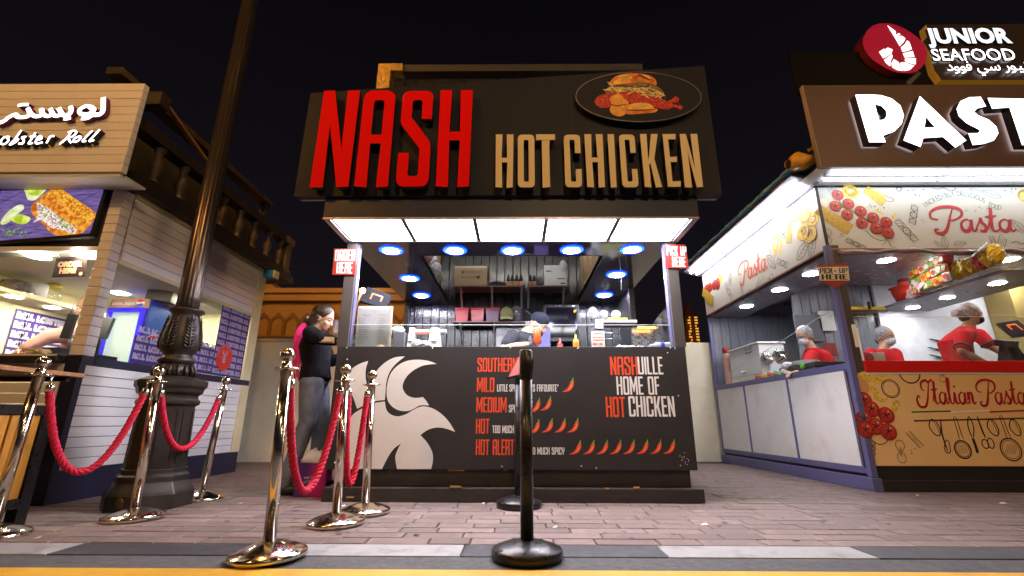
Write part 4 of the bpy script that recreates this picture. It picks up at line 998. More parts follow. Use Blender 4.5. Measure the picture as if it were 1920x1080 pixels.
# ------------------------------------------------------------------ window banners on the side
def banner(y0, y1, zb0, zt0, zb1, zt1, rows, par, x, nm='window_banner', seed=0, size=.075, pitch=.108):
    """banner on the side glass between y0 (front) and y1 (back)"""
    f = Fr((x, 0, 0), (0, 1, 0), (0, 0, 1), (1, 0, 0)); b = B(M['purple']); b.poly([[(y0, zb0), (y1, zb1), (y1, zt1), (y0, zt0)]], f, 0, .004); o = b.build(nm, par)
    return o, f
def rows_text(f, par, y0, y1, z0, z1, pitch, size, phase=0.0, mat=None):
    n = int((z1-z0)/pitch)
    for k in range(n):
        z = z1-(k+1)*pitch+.02; u = y0+.015; s = ['ROLL', 'LOBSTER']; i = k % 2 if phase else 0
        b = B(mat or M['lilac'])
        st = (k*.5) % 1
        while u < y1-.05:
            wd = s[i % 2]; w = size*(2.15 if wd == 'ROLL' else 4.05)
            # cut a word that would run past the edge
            while wd and u+size*.62*len(wd) > y1-.01: wd = wd[:-1]
            if not wd: break
            for ch in wd:
                b.text(ch, Fr(f.p(u, z), f.u, f.v, f.n), size, .0025, off=.012*size/.1); u += size*(.62 if ch != 'L' else .52)
            u += size*.38; i += 1
        b.build('lettering', par)
xg = LX-.025
b = B(M['clean']); b.box(xg-.006, xg, LY+.10, LB-.17, zw0, zw1-.036); b.build('window_glass', lk)
ya, yb_, za = gx(241, 690, xg+.01).y, gx(418, 690, xg+.01).y, gx(250, 628, xg).z
o, f = banner(ya, yb_, zw0+.005, gx(251, 628, xg).z, zw0+.005, gx(415, 650, xg).z-.02, 4, lk, xg+.006)
rows_text(f, o, ya, yb_, zw0+.0, zw0+.36, .083, .062)
yc0, yc1 = gx(404, 640, xg).y, gx(478, 640, xg).y
o, f = banner(yc0, min(yc1, LB-.18), zw0+.005, gx(409, 568, xg).z, zw0+.005, gx(478, 590, xg).z, 9, lk, xg+.012)
rows_text(f, o, yc0, min(yc1, LB-.18), zw0, gx(440, 578, xg).z, .083, .062)
p = gx(421, 670, xg+.02); f = Fr((xg+.012, 0, 0), (0, 1, 0), (0, 0, 1), (1, 0, 0))
b = B(pm('round_red_sticker', (.60, .035, .02), .45)); b.disc((p.y, p.z), .155, f, .006, 32); st = b.build('round_sticker', o)
b = B(M['lilac'])
for i, ch in enumerate('LOBSTER ROLL'):
    a = PI*1.02-i*PI*.72/11; r = .118; q = f.p(p.y+r*math.cos(a), p.z+r*math.sin(a)); u = V((0, math.sin(a), -math.cos(a))); v = V((0, math.cos(a), math.sin(a)))
    b.text(ch, Fr(q, u, v, f.n), .042, .008)
for q in (((0, -.07), (-.01, -.02), (.0, .02)), ((0, .02), (-.035, .05), (-.03, .08)), ((0, .02), (.035, .05), (.03, .08)), ((-.03, -.03), (.03, -.02)), ((-.03, -.06), (.03, -.05)), ((-.028, 0), (.028, .01))):
    b.ribbon([(p.y+x, p.z+z) for x, z in q], .022, f, .008, n=4)
b.build('lobster_emblem', st)
# ------------------------------------------------------------------ rooftop balustrade
zb0 = 2.64; xb = LX+.02
b = B(M['bw']); b.box(xb-.5, xb+.06, LY-.1, LB+.62, zb0-.018, zb0+.09); b.build('roof_edge', lk)
b = B(M['bw']); b.box(xb-.10, xb+.03, LY+.0, LB+.52, 2.735, 2.80); b.build('balustrade_base', lk)
b = B(M['bw']); b.box(xb-.11, xb+.04, LY-.1, LB+.45, 3.19, 3.30); b.build('balustrade_rail', lk)
b = B(pm('tan_stone', (.09, .06, .032), .7, bump=.5, bscale=50, var=.3)); b.box(xb-.09, xb+.02, LB+.40, LB+.52, 2.80, 3.20); b.box(xb-.115, xb+.045, LB+.30, LB+.55, 3.20, 3.30); b.box(xb-.10, xb+.035, LB+.36, LB+.56, 2.73, 2.802); b.build('end_pier', lk)
for i in range(8):
    y = LY+.25+i*.345
    b = B(pm('baluster_stone', (.045, .032, .022), .6, bump=.5, bscale=50, var=.4, vscale=9)); b.lathe([(.055, 2.80), (.055, 2.83), (.03, 2.85), (.045, 2.90), (.062, 2.96), (.05, 3.03), (.028, 3.10), (.045, 3.15), (.055, 3.17), (.055, 3.19)], 14, c=(xb-.03, y, 0)); b.build('baluster', lk)
b = B(M['ink']); b.box(xb-.6, xb-.3, LY, LB, 2.75, 3.5); b.build('roof_screen', lk)
zc = gx(515, 390, LX-.2).z
b = B(M['bw']); b.box(LX-.30, LX-.15, LY-.2, LB+.15, zc-.05, zc+.02); b.box(LX-.28, LX-.2, LB+.05, LB+.14, 3.3, zc-.05); b.build('upper_rail', lk)
b = B(pm('amber_lit_tape2', (.30, .18, .05), .35, .5, bump=2, bscale=30)); 
b.bar((xb+.02, LY+.1, 3.62), (xb+.045, LY+.95, 3.32), .045, .03); b.build('tape_strip', lk)
b = B(pm('blue_box', (.02, .20, .50), .5)); b.box(LX+.0, LX+.14, LB-.08, LB+.05, 2.52, 2.62); b.m(M['incream']).box(LX+.141, LX+.16, LB-.08, LB+.05, 2.52, 2.62); b.build('junction_box', lk)
# ------------------------------------------------------------------ things inside
t = thing('mixing_bowl', 'upturned steel mixing bowl on the shelf of the lobster kiosk', 'bowl', (-4.92, 4.1, zsh))
bp_ = gx(28, 537, -4.93); b = B(M['steel']); b.lathe([(.165, 0), (.165, .012), (.155, .02), (.145, .07), (.11, .12), (.05, .145), (.002, .15)], 32, c=(-4.93, bp_.y, zsh)); b.build('bowl', t)
t = thing('paper_roll', 'white paper roll on the shelf between steel bowl and glass jar', 'paper roll', (-4.9, 4.45, zsh))
y = gx(67, 545, -4.9).y; b = B(M['paper']); b.lathe([(.09, 0), (.09, .15), (.02, .15), (.02, .1)], 24, c=(-4.9, y, zsh)); b.build('roll', t)
t = thing('glass_jar', 'glass jar with a yellow lid on the shelf of the lobster kiosk', 'jar', (-4.88, 4.7, zsh))
y = gx(99, 548, -4.88).y; b = B(M['clean']); b.lathe([(.06, 0), (.078, .02), (.08, .11), (.06, .14), (.055, .16)], 24, c=(-4.88, y, zsh)); b.build('jar', t); b = B(pm('yellow_lid', (.75, .62, .06), .4)); b.lathe([(.062, .155), (.062, .185), (.002, .187)], 24, c=(-4.88, y, zsh)); b.build('lid', t)
q = [gx(3, 662, XW+.02), gx(150, 662, XW+.02)]
wb = thing('wall_banner', 'purple banner with repeated lilac ROLL LOBSTER words on the kiosk inner wall', 'banner', (XW, 4.6, 1.2))
y0b, y1b = gx(14, 640, XW+.02).y, LB-.2; f = Fr((XW+.012, 0, 0), (0, 1, 0), (0, 0, 1), (1, 0, 0))
b = B(M['purple']); b.poly([[(y0b, 1.1), (y1b, 1.1), (y1b, zsh-.08), (y0b, zsh-.08)]], f, 0, .005); o = b.build('cloth', wb); rows_text(f, o, y0b, y1b, 1.08, zsh-.09, .098, .078, mat=pm('lilac_white_print', (.62, .58, .72), .5))
# order sign hanging in the opening
YO2 = LY+.08; q = [gy(97, 520, YO2), gy(158, 518, YO2), gy(163, 482, YO2), gy(105, 485, YO2)]
t = thing('order_sign', 'small dark ORDER HERE sign hanging in the opening of the lobster kiosk', 'sign', (q[0].x, YO2, q[0].z)); f = FY(YO2)
b = B(pm('sign_brown', (.022, .012, .011), .6, spec=.05)); b.poly([[(p.x, p.z) for p in q]], f, 0, .006); o = b.build('board', t)
fr = Fr(q[0], q[1]-q[0], q[3]-q[0], (0, -1, 0)); b = B(pm('tan_print', (.50, .28, .17), .6, spec=.05)); k = (q[1]-q[0]).length; hh = (q[3]-q[0]).length
f2 = Fr(q[0], (q[1]-q[0]).normalized(), (q[3]-q[0]).normalized(), (0, -1, 0))
b.text('ORDER', f2.__class__(f2.p(k*.12, hh*.55), f2.u, f2.v, f2.n), .062, .003, off=.005, sx=1.0); b.text('HERE', f2.__class__(f2.p(k*.2, hh*.2), f2.u, f2.v, f2.n), .062, .003, off=.005); b.disc((k*.88, hh*.14), .016, f2, .003, 16); b.build('lettering', o)
b = B(M['steel']); 
for s_ in (.1, .9): p = q[3].lerp(q[2], s_); b.tube([p, (p.x, p.y, 2.02)], .002, 5)
b.build('hanger', t)
# POS screens
t = thing('payment_terminal', 'black till screen standing at the front pier of the lobster kiosk', 'till', (-3.75, 4.0, zw0))
p = gy(130, 612, 4.0); b = B(M['dark']); b.obox((p.x, 4.0, p.z), (.07, .03, .22), Euler((0, .08, .2))); b.build('screen', t); b = B(M['dark']); b.tube([(p.x+.02, 4.03, zw0), (p.x+.02, 4.03, p.z-.1)], .015, 8); b.build('stand', t); b = B(M['dark']); b.tube([(p.x-.02, 4.0, p.z+.1), (p.x-.015, 4.0, p.z+.2)], .004, 6); b.build('aerial', t); b = B(M['dark']); b.box(p.x-.12, p.x+.05, 3.92, 4.08, zw0, zw0+.10); b.build('printer', t)
t = thing('till_screen', 'black till with orange mark and blue card reader behind the front pier', 'till', (-3.7, 4.35, zw0))
p = gy(184, 615, 4.35); b = B(M['dark']); b.obox((p.x+.02, 4.35, p.z+.0), (.18, .04, .21), Euler((-.2, 0, .15))); b.build('screen', t)
b = B(M['dark']); b.tube([(p.x-.02, 4.4, zw0+.09), (p.x-.02, 4.4, p.z)], .03, 8); b.build('stand', t); b = B(M['dark']); b.box(p.x-.1, p.x+.13, 4.28, 4.5, zw0, zw0+.09); b.build('cash_drawer', t)
b = B(emat('orange_mark', (1, .16, .02), .9)); b.box(p.x-.06, p.x+.0, 4.318, 4.322, p.z+.035, p.z+.05); b.box(p.x-.012, p.x+.0, 4.316, 4.32, p.z+.0, p.z+.035); b.build('mark', t)
b = B(pm('reader_blue', (.02, .18, .5), .4)); b.box(p.x-.09, p.x+.02, 4.29, 4.31, p.z-.07, p.z-.02); b.build('card_reader', t)
# pile of cloths on the counter
t = thing('folded_packets', 'pale crumpled packets and an orange handle on the lobster counter', 'packets', (-4.0, 3.9, zw0)); p = gy(78, 640, 3.9); b = B(M['kraft'])
for i in range(5): b.obox((p.x+random.uniform(-.02, .02), 3.9, zw0+.012+i*.016), (.14, .12, .014), Euler((0, random.uniform(-.1, .1), random.uniform(-.4, .4))))
b.build('packet', t, kind='stuff'); b = B(M['orange']); b.tube([(p.x-.15, 3.86, zw0+.02), (p.x-.1, 3.86, zw0+.035), (p.x-.06, 3.86, zw0+.03)], .014, 8); b.build('handle', t)
# drinks fridge
fx, fy = gy(270, 600, 4.75).x, 4.75
t = thing('drinks_fridge', 'blue branded cola fridge with a glass door behind the side window', 'fridge', (fx, fy, zw0-.02))
z0 = zw0-.01; z1 = gy(270, 560, 4.75).z; x0 = gy(190, 640, 4.75).x
blue = pm('fridge_blue', (.012, .025, .32), .3); bluee = emat('fridge_blue_edge', (.03, .02, .75), .55)
b = B(blue); b.box(x0, fx, fy+.03, fy+.45, z0, z1); o = b.build('cabinet', t, bevel=.008)
zh = z1-.10
b = B(em_tex('fridge_header_print', (.42, .10, .05), (.75, .42, .25), 6, .8)); b.box(x0, fx, fy-.005, fy+.028, zh, z1-.002); hd = b.build('header', t)
f = FY(fy-.005); b = B(M['paper']); b.text('DRINK. ENJOY.', Fr((x0+.02, fy-.005, zh+.03), (1, 0, 0), (0, 0, 1), (0, -1, 0)), .038, .002, off=.001); b.build('lettering', hd)
def cola(c, r, f, par, w=.002):
    b = B(M['paper']); b.disc(c, r, f, w, 28); b.m(pm('cola_red', (.62, .02, .02), .4)); b.poly([[(c[0]+r*.94*math.cos(t_), c[1]+r*.94*math.sin(t_)) for t_ in [PI*(.06+.88*i/12) for i in range(13)]] + [(c[0]-r*.5, c[1]+r*.22), (c[0], c[1]+r*.12), (c[0]+r*.5, c[1]+r*.3)]], f, w+.001)
    b.m(pm('cola_blue', (.02, .10, .50), .4)); b.poly([[(c[0]+r*.94*math.cos(t_), c[1]+r*.94*math.sin(t_)) for t_ in [-PI*(.08+.84*i/12) for i in range(13)]] + [(c[0]-r*.5, c[1]-r*.32), (c[0], c[1]-r*.2), (c[0]+r*.5, c[1]-r*.12)]], f, w+.001); b.build('cola_emblem', par)
cola((fx-.075, zh+.052), .045, f, hd)
b = B(bluee); b.poly([[(x0+.0, z0), (fx-.01, z0), (fx-.01, zh-.005), (x0, zh-.005)], [(x0+.035, z0+.05), (fx-.045, z0+.05), (fx-.045, zh-.05), (x0+.035, zh-.05)]], f, .02, .035); b.build('door_frame', t)
b = B(emat('fridge_glow', (.62, .72, .66), .75)); b.box(x0+.03, fx-.04, fy+.02, fy+.028, z0+.045, zh-.045); b.build('fridge_inside', t)
b = B(M['clean']); b.box(x0+.034, fx-.044, fy-.012, fy-.008, z0+.05, zh-.05); b.build('door_glass', t)
f = Fr((fx, 0, 0), (0, 1, 0), (0, 0, 1), (1, 0, 0)); b = B(pm('fridge_side_print', (.02, .11, .46), .35, var=.3, vscale=5)); b.poly([[(fy+.045, z0+.02), (fy+.44, z0+.02), (fy+.44, z1-.06), (fy+.045, z1-.06)]], f, .002); sd = b.build('side_print', t)
fs = Fr((fx, 0, 0), (0, 1, 0), (0, 0, 1), (1, 0, 0)); cola((fy+.17, z0+.30), .10, fs, sd, .004)
t = thing('dark_box', 'black box lying on top of the blue fridge', 'box', (fx-.02, fy+.3, z1)); b = B(M['dark']); b.obox((fx-.02, fy+.26, z1+.07), (.26, .3, .12), Euler((0, .12, .2))); b.build('box', t, bevel=.006)
p = gx(204, 520, LX-.6); t = thing('hanging_pipe', 'thin pipe with dark fittings on the cream wall left of the fridge', 'pipe', (p.x, 5.9, 1.6)); pp = gy(204, 500, LB-.08); p2 = gy(196, 560, LB-.08)
b = B(M['steel']); b.tube([pp, (pp.x, pp.y, (pp.z+p2.z)/2), p2], .016, 8); b.build('pipe', t); b = B(M['dark'])
for s_ in (0, .35, .7): b.lathe([(.024, -.02), (.024, .02)], 10, c=pp.lerp(p2, s_))
b.build('fittings', t, kind='stuff')
# ================================================================== pasta kiosk (right)
RX, RY, RB = 3.30, 4.60, 7.80; RE = 8.4
M.update(
 peri=pm('periwinkle_frame', (.115, .115, .26), .45, var=.06),
 brown=pm('sign_brown_board', (.105, .060, .048), .45, var=.06, vscale=1.2),
 dkboard=pm('dark_upper_board', (.006, .005, .006), .6, spec=.08),
 whitep=pm('white_panel', (.80, .80, .79), .42, var=.06, vscale=2, dirt=.4, dirtcol=(.5, .46, .42), dscale=2.6),
 ban=pm('banner_cream', (.58, .60, .55), .5, var=.05, vscale=1.5),
 tan=pm('tan_banner', (.82, .55, .24), .42, var=.05, vscale=1.5),
 slate=pm('grooved_grey_wall', (.21, .225, .27), .28, rvar=.08, bump=.2, bscale=20, stretch=(4, 4, .4)),
 ingrey=pm('interior_grey', (.20, .20, .25), .35, rvar=.1),
 inwhite=pm('interior_white', (.80, .80, .84), .35),
 pred=pm('print_red', (.42, .016, .028), .5), pgreen=pm('print_flag_green', (.03, .22, .04), .5), tom=pm('print_tomato', (.40, .026, .022), .45, var=.5, vscale=30), tomh=pm('print_tomato_highlight', (.85, .36, .22), .5),
 pyel=pm('print_pasta_yellow', (.72, .52, .08), .5, var=.4, vscale=60), pyd=pm('print_pasta_shade', (.30, .18, .02), .5), pleaf=pm('print_leaf', (.10, .28, .05), .5, var=.4, vscale=20), garlic=pm('print_garlic', (.78, .74, .68), .5), ltx=pm('print_teal_grey', (.13, .20, .20), .5),
)
pk = thing('pasta_kiosk', 'pasta kiosk with white letters, periwinkle frame and food banners on the right', 'food kiosk', (RX+1.5, RY+.5, 0))
zl = .11
b = B(M['peri']); b.box(RX-.03, RX+.06, RY-.03, RB, 0, .115); b.build('side_plinth', pk, bevel=.004)
b = B(M['black']); b.box(RX+.062, RE, RY-.03, RY+.06, 0, .10); b.build('front_plinth', pk, bevel=.004)
b = B(M['ink']); b.box(RX+.03, RE, RY+.02, RB-.02, .1, .22); b.build('base_recess', pk)
# side: three white panels in a periwinkle frame
ztc = 1.20; zp0, zp1 = .205, 1.115
b = B(M['peri'])
ys = [RY+.13, gx(1482, 850, RX).y, gx(1412, 850, RX).y, RB-.04]
b.box(RX, RX+.04, RY+.05, RB, .145, zp0); b.build('bottom_rail', pk, bevel=.003)
b = B(M['peri']); b.box(RX-.004, RX+.07, RY+.05, RB, zp1, ztc-.02); b.build('top_rail', pk, bevel=.003)
yd1, yd2 = gx(1480, 750, RX).y, gx(1397, 750, RX).y
for y0, y1 in ((RY+.05, RY+.115), (yd1-.018, yd1+.018), (yd2-.018, yd2+.018), (RB-.04, RB)):
    b = B(M['peri']); b.box(RX+.0, RX+.04, y0, y1, zp0+.002, zp1-.002); b.build('stile', pk, bevel=.002, seg=1)
for y0, y1 in ((RY+.117, yd1-.02), (yd1+.02, yd2-.02), (yd2+.02, RB-.042)):
    b = B(M['whitep']); b.box(RX+.008, RX+.03, y0, y1, zp0+.002, zp1-.002); b.build('white_panel', pk)
b = B(M['ink']); b.box(RX+.05, RX+.09, RY+.12, RB, .2, zp1); b.build('side_backing', pk)
# counter slab and corner post
b = B(M['peri']); b.box(RX+.072, RX+.5, RY+.15, RB, ztc-.04, ztc-.02); b.build('side_counter', pk)
b = B(M['peri']); b.box(RX-.012, RX+.045, RY-.012, RY+.045, .12, 2.42); b.build('corner_post', pk, bevel=.003)
b = B(M['post']); b.box(RX+.047, RX+.125, RY-.006, RY+.05, 1.05, 2.42); b.build('front_post', pk, bevel=.003)
b = B(M['dark']); b.box(RX-.006, RX+.02, RY+.047, RY+.075, .2, 1.1); b.m(pm('wood_edge', (.30, .14, .05), .6)).box(RX-.002, RX+.015, RY+.076, RY+.088, .3, 1.08); b.build('post_edge', pk)
b = B(M['peri']); b.box(RX+.0, RX+.05, RB-.05, RB, ztc, 2.33); b.build('rear_post', pk)
# front: tan print, red rail
b = B(M['tan']); b.box(RX+.05, RE, RY-.005, RY+.03, .222, 1.062); fpn = b.build('front_panel', pk)
b = B(M['black']); b.box(RX+.05, RE, RY+.01, RY+.06, .102, .218); b.build('kick_board', pk)
b = B(pm('red_rail', (.60, .012, .010), .35)); b.box(RX+.128, RE, RY-.022, RY+.02, 1.085, 1.195); b.build('red_rail', pk, bevel=.004)
b = B(M['white']); b.box(RX+.128, RE, RY-.010, RY+.018, 1.064, 1.083); b.build('white_strip', pk)
b = B(M['steel']); b.box(RX+.13, RE, RY+.021, RY+.6, 1.15, 1.19); b.build('counter', pk)
b = B(M['clear']); b.box(RX+.13, RE, RY+.0, RY+.004, 1.197, 1.64); b.build('front_glass', pk)
b = B(M['clean']); b.quad((RX+.02, RY+.16, ztc), (RX+.02, RB-.5, ztc), (RX+.02, RB-.5, 1.33), (RX+.02, RY+.16, 1.74)); b.build('side_glass', pk)
b = B(pm('glass_edge', (.75, .85, .9), .2)); b.bar((RX+.02, RB-.5, 1.333), (RX+.02, RY+.16, 1.743), .006); b.box(RX+.13, RE, RY-.001, RY+.005, 1.64, 1.645); b.build('glass_edge', pk, kind='stuff')
b = B(M['garlic']); b.box(RX+.126, RX+.137, RY-.02, RY-.002, 1.197, 1.52); b.box(RX+.085, RX+.127, RY-.014, RY-.008, 1.33, 1.56); b.build('corner_strip', pk)
# banners round the top
zb0, zb1 = 2.385, 3.10
sbn = B(M['ban']); sbn.box(RX, RX+.03, RY+.0, RB, zb0, zb1); sbo = sbn.build('side_banner', pk)
fbn = B(M['ban']); fbn.box(RX+.032, RE, RY, RY+.03, zb0, zb1); fbo = fbn.build('front_banner', pk)
b = B(M['ink']); b.box(RX-.004, RX+.03, RY-.006, RY-.001, zb0, zb1); b.build('banner_corner', pk)
b = B(pm('banner_rail', (.30, .16, .12), .4)); b.box(RX-.008, RX+.03, RY-.008, RB, zb0-.018, zb0-.002); b.box(RX+.031, RE, RY-.008, RY+.03, zb0-.018, zb0-.002); b.build('banner_rail', pk)
# soffit and interior
b = B(M['ingrey']); b.box(RX+.035, RX+.62, RY+.04, RB, 2.335, 2.36); b.build('side_soffit', pk)
zci = 2.56
b = B(pm('interior_ceiling', (.36, .36, .42), .25, rvar=.06)); b.box(RX+.625, RE, RY+.04, RB, zci, zci+.03); b.box(RX+.622, RX+.64, RY+.04, RB, 2.362, zci-.001); b.build('ceiling', pk)
b = B(M['ink']); b.box(RX, RE, RY+.02, RB, zb1+.012, zb1+.04); b.build('roof', pk)
nb = 30
for i in range(18):
    w = .14; x = RX+.06+i*w; b = B(M['slate']); b.box(x+.003, x+w-.003, RB-.03, RB, .2, 2.4); b.build('wall_board', pk, bevel=.004, seg=1)
b = B(M['slate']); b.box(RX+.06+18*w, RE, RB-.03, RB, .2, 2.4); b.build('back_wall', pk)
XI = 5.35
# grooved partition running back from the corner area, white wall behind the till
for i in range(9):
    w = .13; b = B(M['slate']); b.box(RX+.78+i*w+.002, RX+.78+(i+1)*w-.002, 6.62, 6.65, .2, 2.56); b.build('wall_board', pk, bevel=.003, seg=1)
b = B(M['inwhite']); b.box(RX+.78+9*.13+.02, RE, 6.57, 6.62, .2, 2.56); b.build('white_wall', pk)
b = B(pm('mustard_wall', (.42, .31, .10), .6)); b.box(6.85, RE, 6.2, 6.56, .2, 2.56); b.build('mustard_panel', pk)
disc2 = emat('cool_downlight', (.98, .97, 1.0), 105)
for px, py in ((1524, 514), (1468, 544), (1410, 575)):
    p = gz(px, py, 2.33); p.x = RX+.28
    b = B(disc2); b.lathe([(.0005, -.004), (.085, -.004), (.095, 0)], 24, c=(p.x, p.y, 2.334)); b.build('downlight', pk)
for px, py in ((1662, 489), (1759, 488), (1893, 487), (1905, 514)):
    p = gz(px, py, zci-.002); b = B(disc2); b.lathe([(.0005, -.004), (.085, -.004), (.095, 0)], 24, c=(p.x, p.y, zci-.001)); b.build('downlight', pk)
# long shelf, seen from below, with lights under it
sa, sc = gy(1625, 590, 6.2), gy(1920, 497, 5.25)
shz = 2.15
s0 = gz(1622, 590, shz); s1 = gz(1905, 497, shz); s0.y = min(s0.y, 6.5); s1.y = max(s1.y, 4.72); s1.x = s0.x
b = B(M['ingrey']); L0 = V((s0.x, s0.y, shz)); L1 = V((s1.x, s1.y, shz)); d = (L1-L0).normalized(); pnn = V((1, 0, 0))
b.hexa([L0, L1, L1+pnn*.75, L0+pnn*.75], [q+V((0, 0, .035)) for q in (L0, L1, L1+pnn*.75, L0+pnn*.75)]); shf = b.build('long_shelf', pk)
for s_ in (.12, .42, .78):
    q = L0.lerp(L1, s_)+pnn*.34; b = B(disc2); b.lathe([(.0005, -.004), (.07, -.004), (.075, 0)], 20, c=(q.x, q.y, shz-.001)); b.build('shelf_light', shf)
# ------------------------------------------------------------------ overhang with tubes, sign box
YO_, ZO = 4.20, 3.125
b = B(pm('white_hood', (.62, .64, .72), .35)); b.box(RX-.165, RE, YO_+.02, RY+.0, ZO+.0, ZO+.03); b.build('front_hood', pk)
tube = emat('fluorescent_tube', (.93, .96, 1.0), 14)
for y in (4.30, 4.43):
    for i in range(4):
        x0 = RX-.02+i*1.22; b = B(tube); b.tube([(x0+.02, y, ZO-.022), (x0+1.2, y, ZO-.022)], .014, 10); b.build('fluorescent_tube', pk)
b = B(pm('tube_batten', (.45, .46, .52), .4)); b.box(RX-.04, RE, 4.345, 4.385, ZO-.02, ZO-.001); b.build('tube_batten', pk)
# side hood, wavy roof edge
xo = RX-.30
b = B(pm('side_hood_metal', (.26, .22, .32), .4)); b.add([(xo, RY-.1, 3.19), (RX+.0, RY-.1, 3.115), (RX+.0, RB+.1, 3.115), (xo, RB+.1, 3.19), (xo, RY-.1, 3.22), (RX, RY-.1, 3.145), (RX, RB+.1, 3.145), (xo, RB+.1, 3.22)], [(3, 2, 1, 0), (4, 5, 6, 7), (0, 1, 5, 4), (1, 2, 6, 5), (2, 3, 7, 6), (3, 0, 4, 7)]); b.build('side_hood', pk)
for k, x in enumerate((RX-.10, RX-.20)):
    for i in range(3):
        y0 = RY+.02+i*1.06; z = 3.115+(RX-x)*.25-.022; b = B(emat('bare_side_tube', (.95, .97, 1.0), 64)); b.tube([(x, y0, z), (x, y0+1.03, z)], .014, 10); b.build('fluorescent_tube', pk)
b = B(pm('blue_roof_sheet', (.14, .36, .60), .5, bump=.6, bscale=15, var=.2))
n = 150; rr = random.Random(9)
ph = [rr.uniform(0, 6) for _ in range(3)]
T0, T1 = [], []
for i in range(n+1):
    y = RY-.25+(RB+.6-RY)*i/n; wv = .016*math.sin(y*13+ph[0])+.012*math.sin(y*31+ph[1])
    T0.append(V((xo-.05+wv, y, 3.225+wv*.6))); T1.append(V((RX+.5, y, 3.46+wv)))
vs = T0+T1+[q+V((0, 0, .035)) for q in T0]+[q+V((0, 0, .012)) for q in T1]; m = n+1; fs = []
for i in range(n): fs += [(i, i+1, m+i+1, m+i), (2*m+i, 3*m+i, 3*m+i+1, 2*m+i+1), (i, 2*m+i, 2*m+i+1, i+1)]
b.add(vs, fs, True); b.build('wavy_roof', pk)
# sign board and dark upper board
q = [gy(1541, 313, YO_), gy(1506, 160, YO_), gy(1488, 85, YO_)]
xs_ = q[0].x; 
b = B(M['brown']); b.hexa([V((q[0].x, YO_, q[0].z)), V((RE, YO_, q[0].z)), V((RE, YO_+.04, q[0].z)), V((q[0].x, YO_+.04, q[0].z))], [V((q[1].x, YO_, q[1].z)), V((RE, YO_, q[1].z)), V((RE, YO_+.04, q[1].z)), V((q[1].x, YO_+.04, q[1].z))]); sgb = b.build('sign_board', pk)
b = B(pm('sign_edge', (.30, .24, .22), .4)); b.hexa([q[0]+V((-.012, .0, 0)), q[0]+V((-.001, .0, 0)), q[0]+V((-.001, .05, 0)), q[0]+V((-.012, .05, 0))], [q[1]+V((-.012, .0, 0)), q[1]+V((-.001, .0, 0)), q[1]+V((-.001, .05, 0)), q[1]+V((-.012, .05, 0))]); b.build('sign_edge', sgb)
b = B(M['dkboard']); b.box(q[2].x+.01, RE, YO_+.10, YO_+.14, q[1].z-.03, q[2].z); b.build('upper_board', pk)
lit2 = emat('lit_white_letter', (1.0, .95, .97), 3.2); ls2 = pm('letter_side_navy', (.02, .022, .06), .4)
YP = YO_-.10; FPs = FY(YP)
def PP(px, py): p = gy(1460+px*460/1552, 20+py*460/1552, YP); return (p.x, p.z)
Pl = [[PP(*t_) for t_ in ((485, 532), (575, 530), (650, 535), (715, 556), (770, 600), (792, 660), (778, 715), (730, 765), (660, 790), (678, 832), (572, 832))], [PP(*t_) for t_ in ((608, 592), (650, 602), (680, 632), (684, 665), (668, 688), (636, 695))]]
Al = [[PP(*t_) for t_ in ((893, 540), (1187, 820), (1118, 866), (1040, 798), (915, 806), (897, 862), (790, 820))], [PP(*t_) for t_ in ((932, 672), (990, 738), (922, 740))]]
Sl = [[PP(*t_) for t_ in ((1278, 545), (1312, 605), (1255, 618), (1235, 640), (1262, 662), (1330, 690), (1378, 735), (1390, 775), (1362, 820), (1300, 842), (1228, 850), (1200, 776), (1260, 775), (1276, 762), (1260, 748), (1190, 712), (1140, 668), (1126, 620), (1150, 572), (1205, 548))]]
Tl = [[PP(*t_) for t_ in ((1322, 552), (1640, 560), (1660, 640), (1585, 630), (1640, 850), (1540, 850), (1460, 612), (1350, 620))]]
A2 = [[PP(a+790, b_) for a, b_ in ((893, 540), (1187, 820), (1118, 866), (1040, 798), (915, 806), (897, 862), (790, 820))], [PP(a+790, b_) for a, b_ in ((932, 672), (990, 738), (922, 740))]]
for nm, lp in (('P', Pl), ('A', Al), ('S', Sl), ('T', Tl), ('A', A2)):
    b = B(lit2); b.poly(lp, FPs, 0, .085, ls2); b.build('letter', sgb, label='white lit letter '+nm)
# round shrimp emblem and seafood sign, leaning out on the dark board
YJ = YO_+.02; FJ = FY(YJ)
def J(px, py): p = gy(1600+px*160/1329, 30+py*160/1329, YJ); return (p.x, p.z)
em_t = thing('shrimp_emblem', 'round dark red light box with a white shrimp above the pasta sign', 'sign', (J(640, 500)[0], YJ, J(640, 500)[1]))
maroon = pm('maroon_glow', (.30, .004, .02), .4, em=(.30, .004, .03), es=.5)
rim = smooth_loop([J(*t_) for t_ in ((160, 330), (240, 200), (370, 125), (540, 115), (720, 160), (900, 260), (1050, 380), (1130, 500), (1150, 610), (1120, 720), (1040, 820), (930, 880), (780, 890), (620, 860), (450, 780), (290, 670), (190, 540), (150, 430))], 4)
b = B(maroon); b.poly([rim], FJ, 0, .13, pm('maroon_side', (.10, .004, .012), .4)); dsc = b.build('disc', em_t)
whe = emat('emblem_white', (1, .92, .95), 1.6)
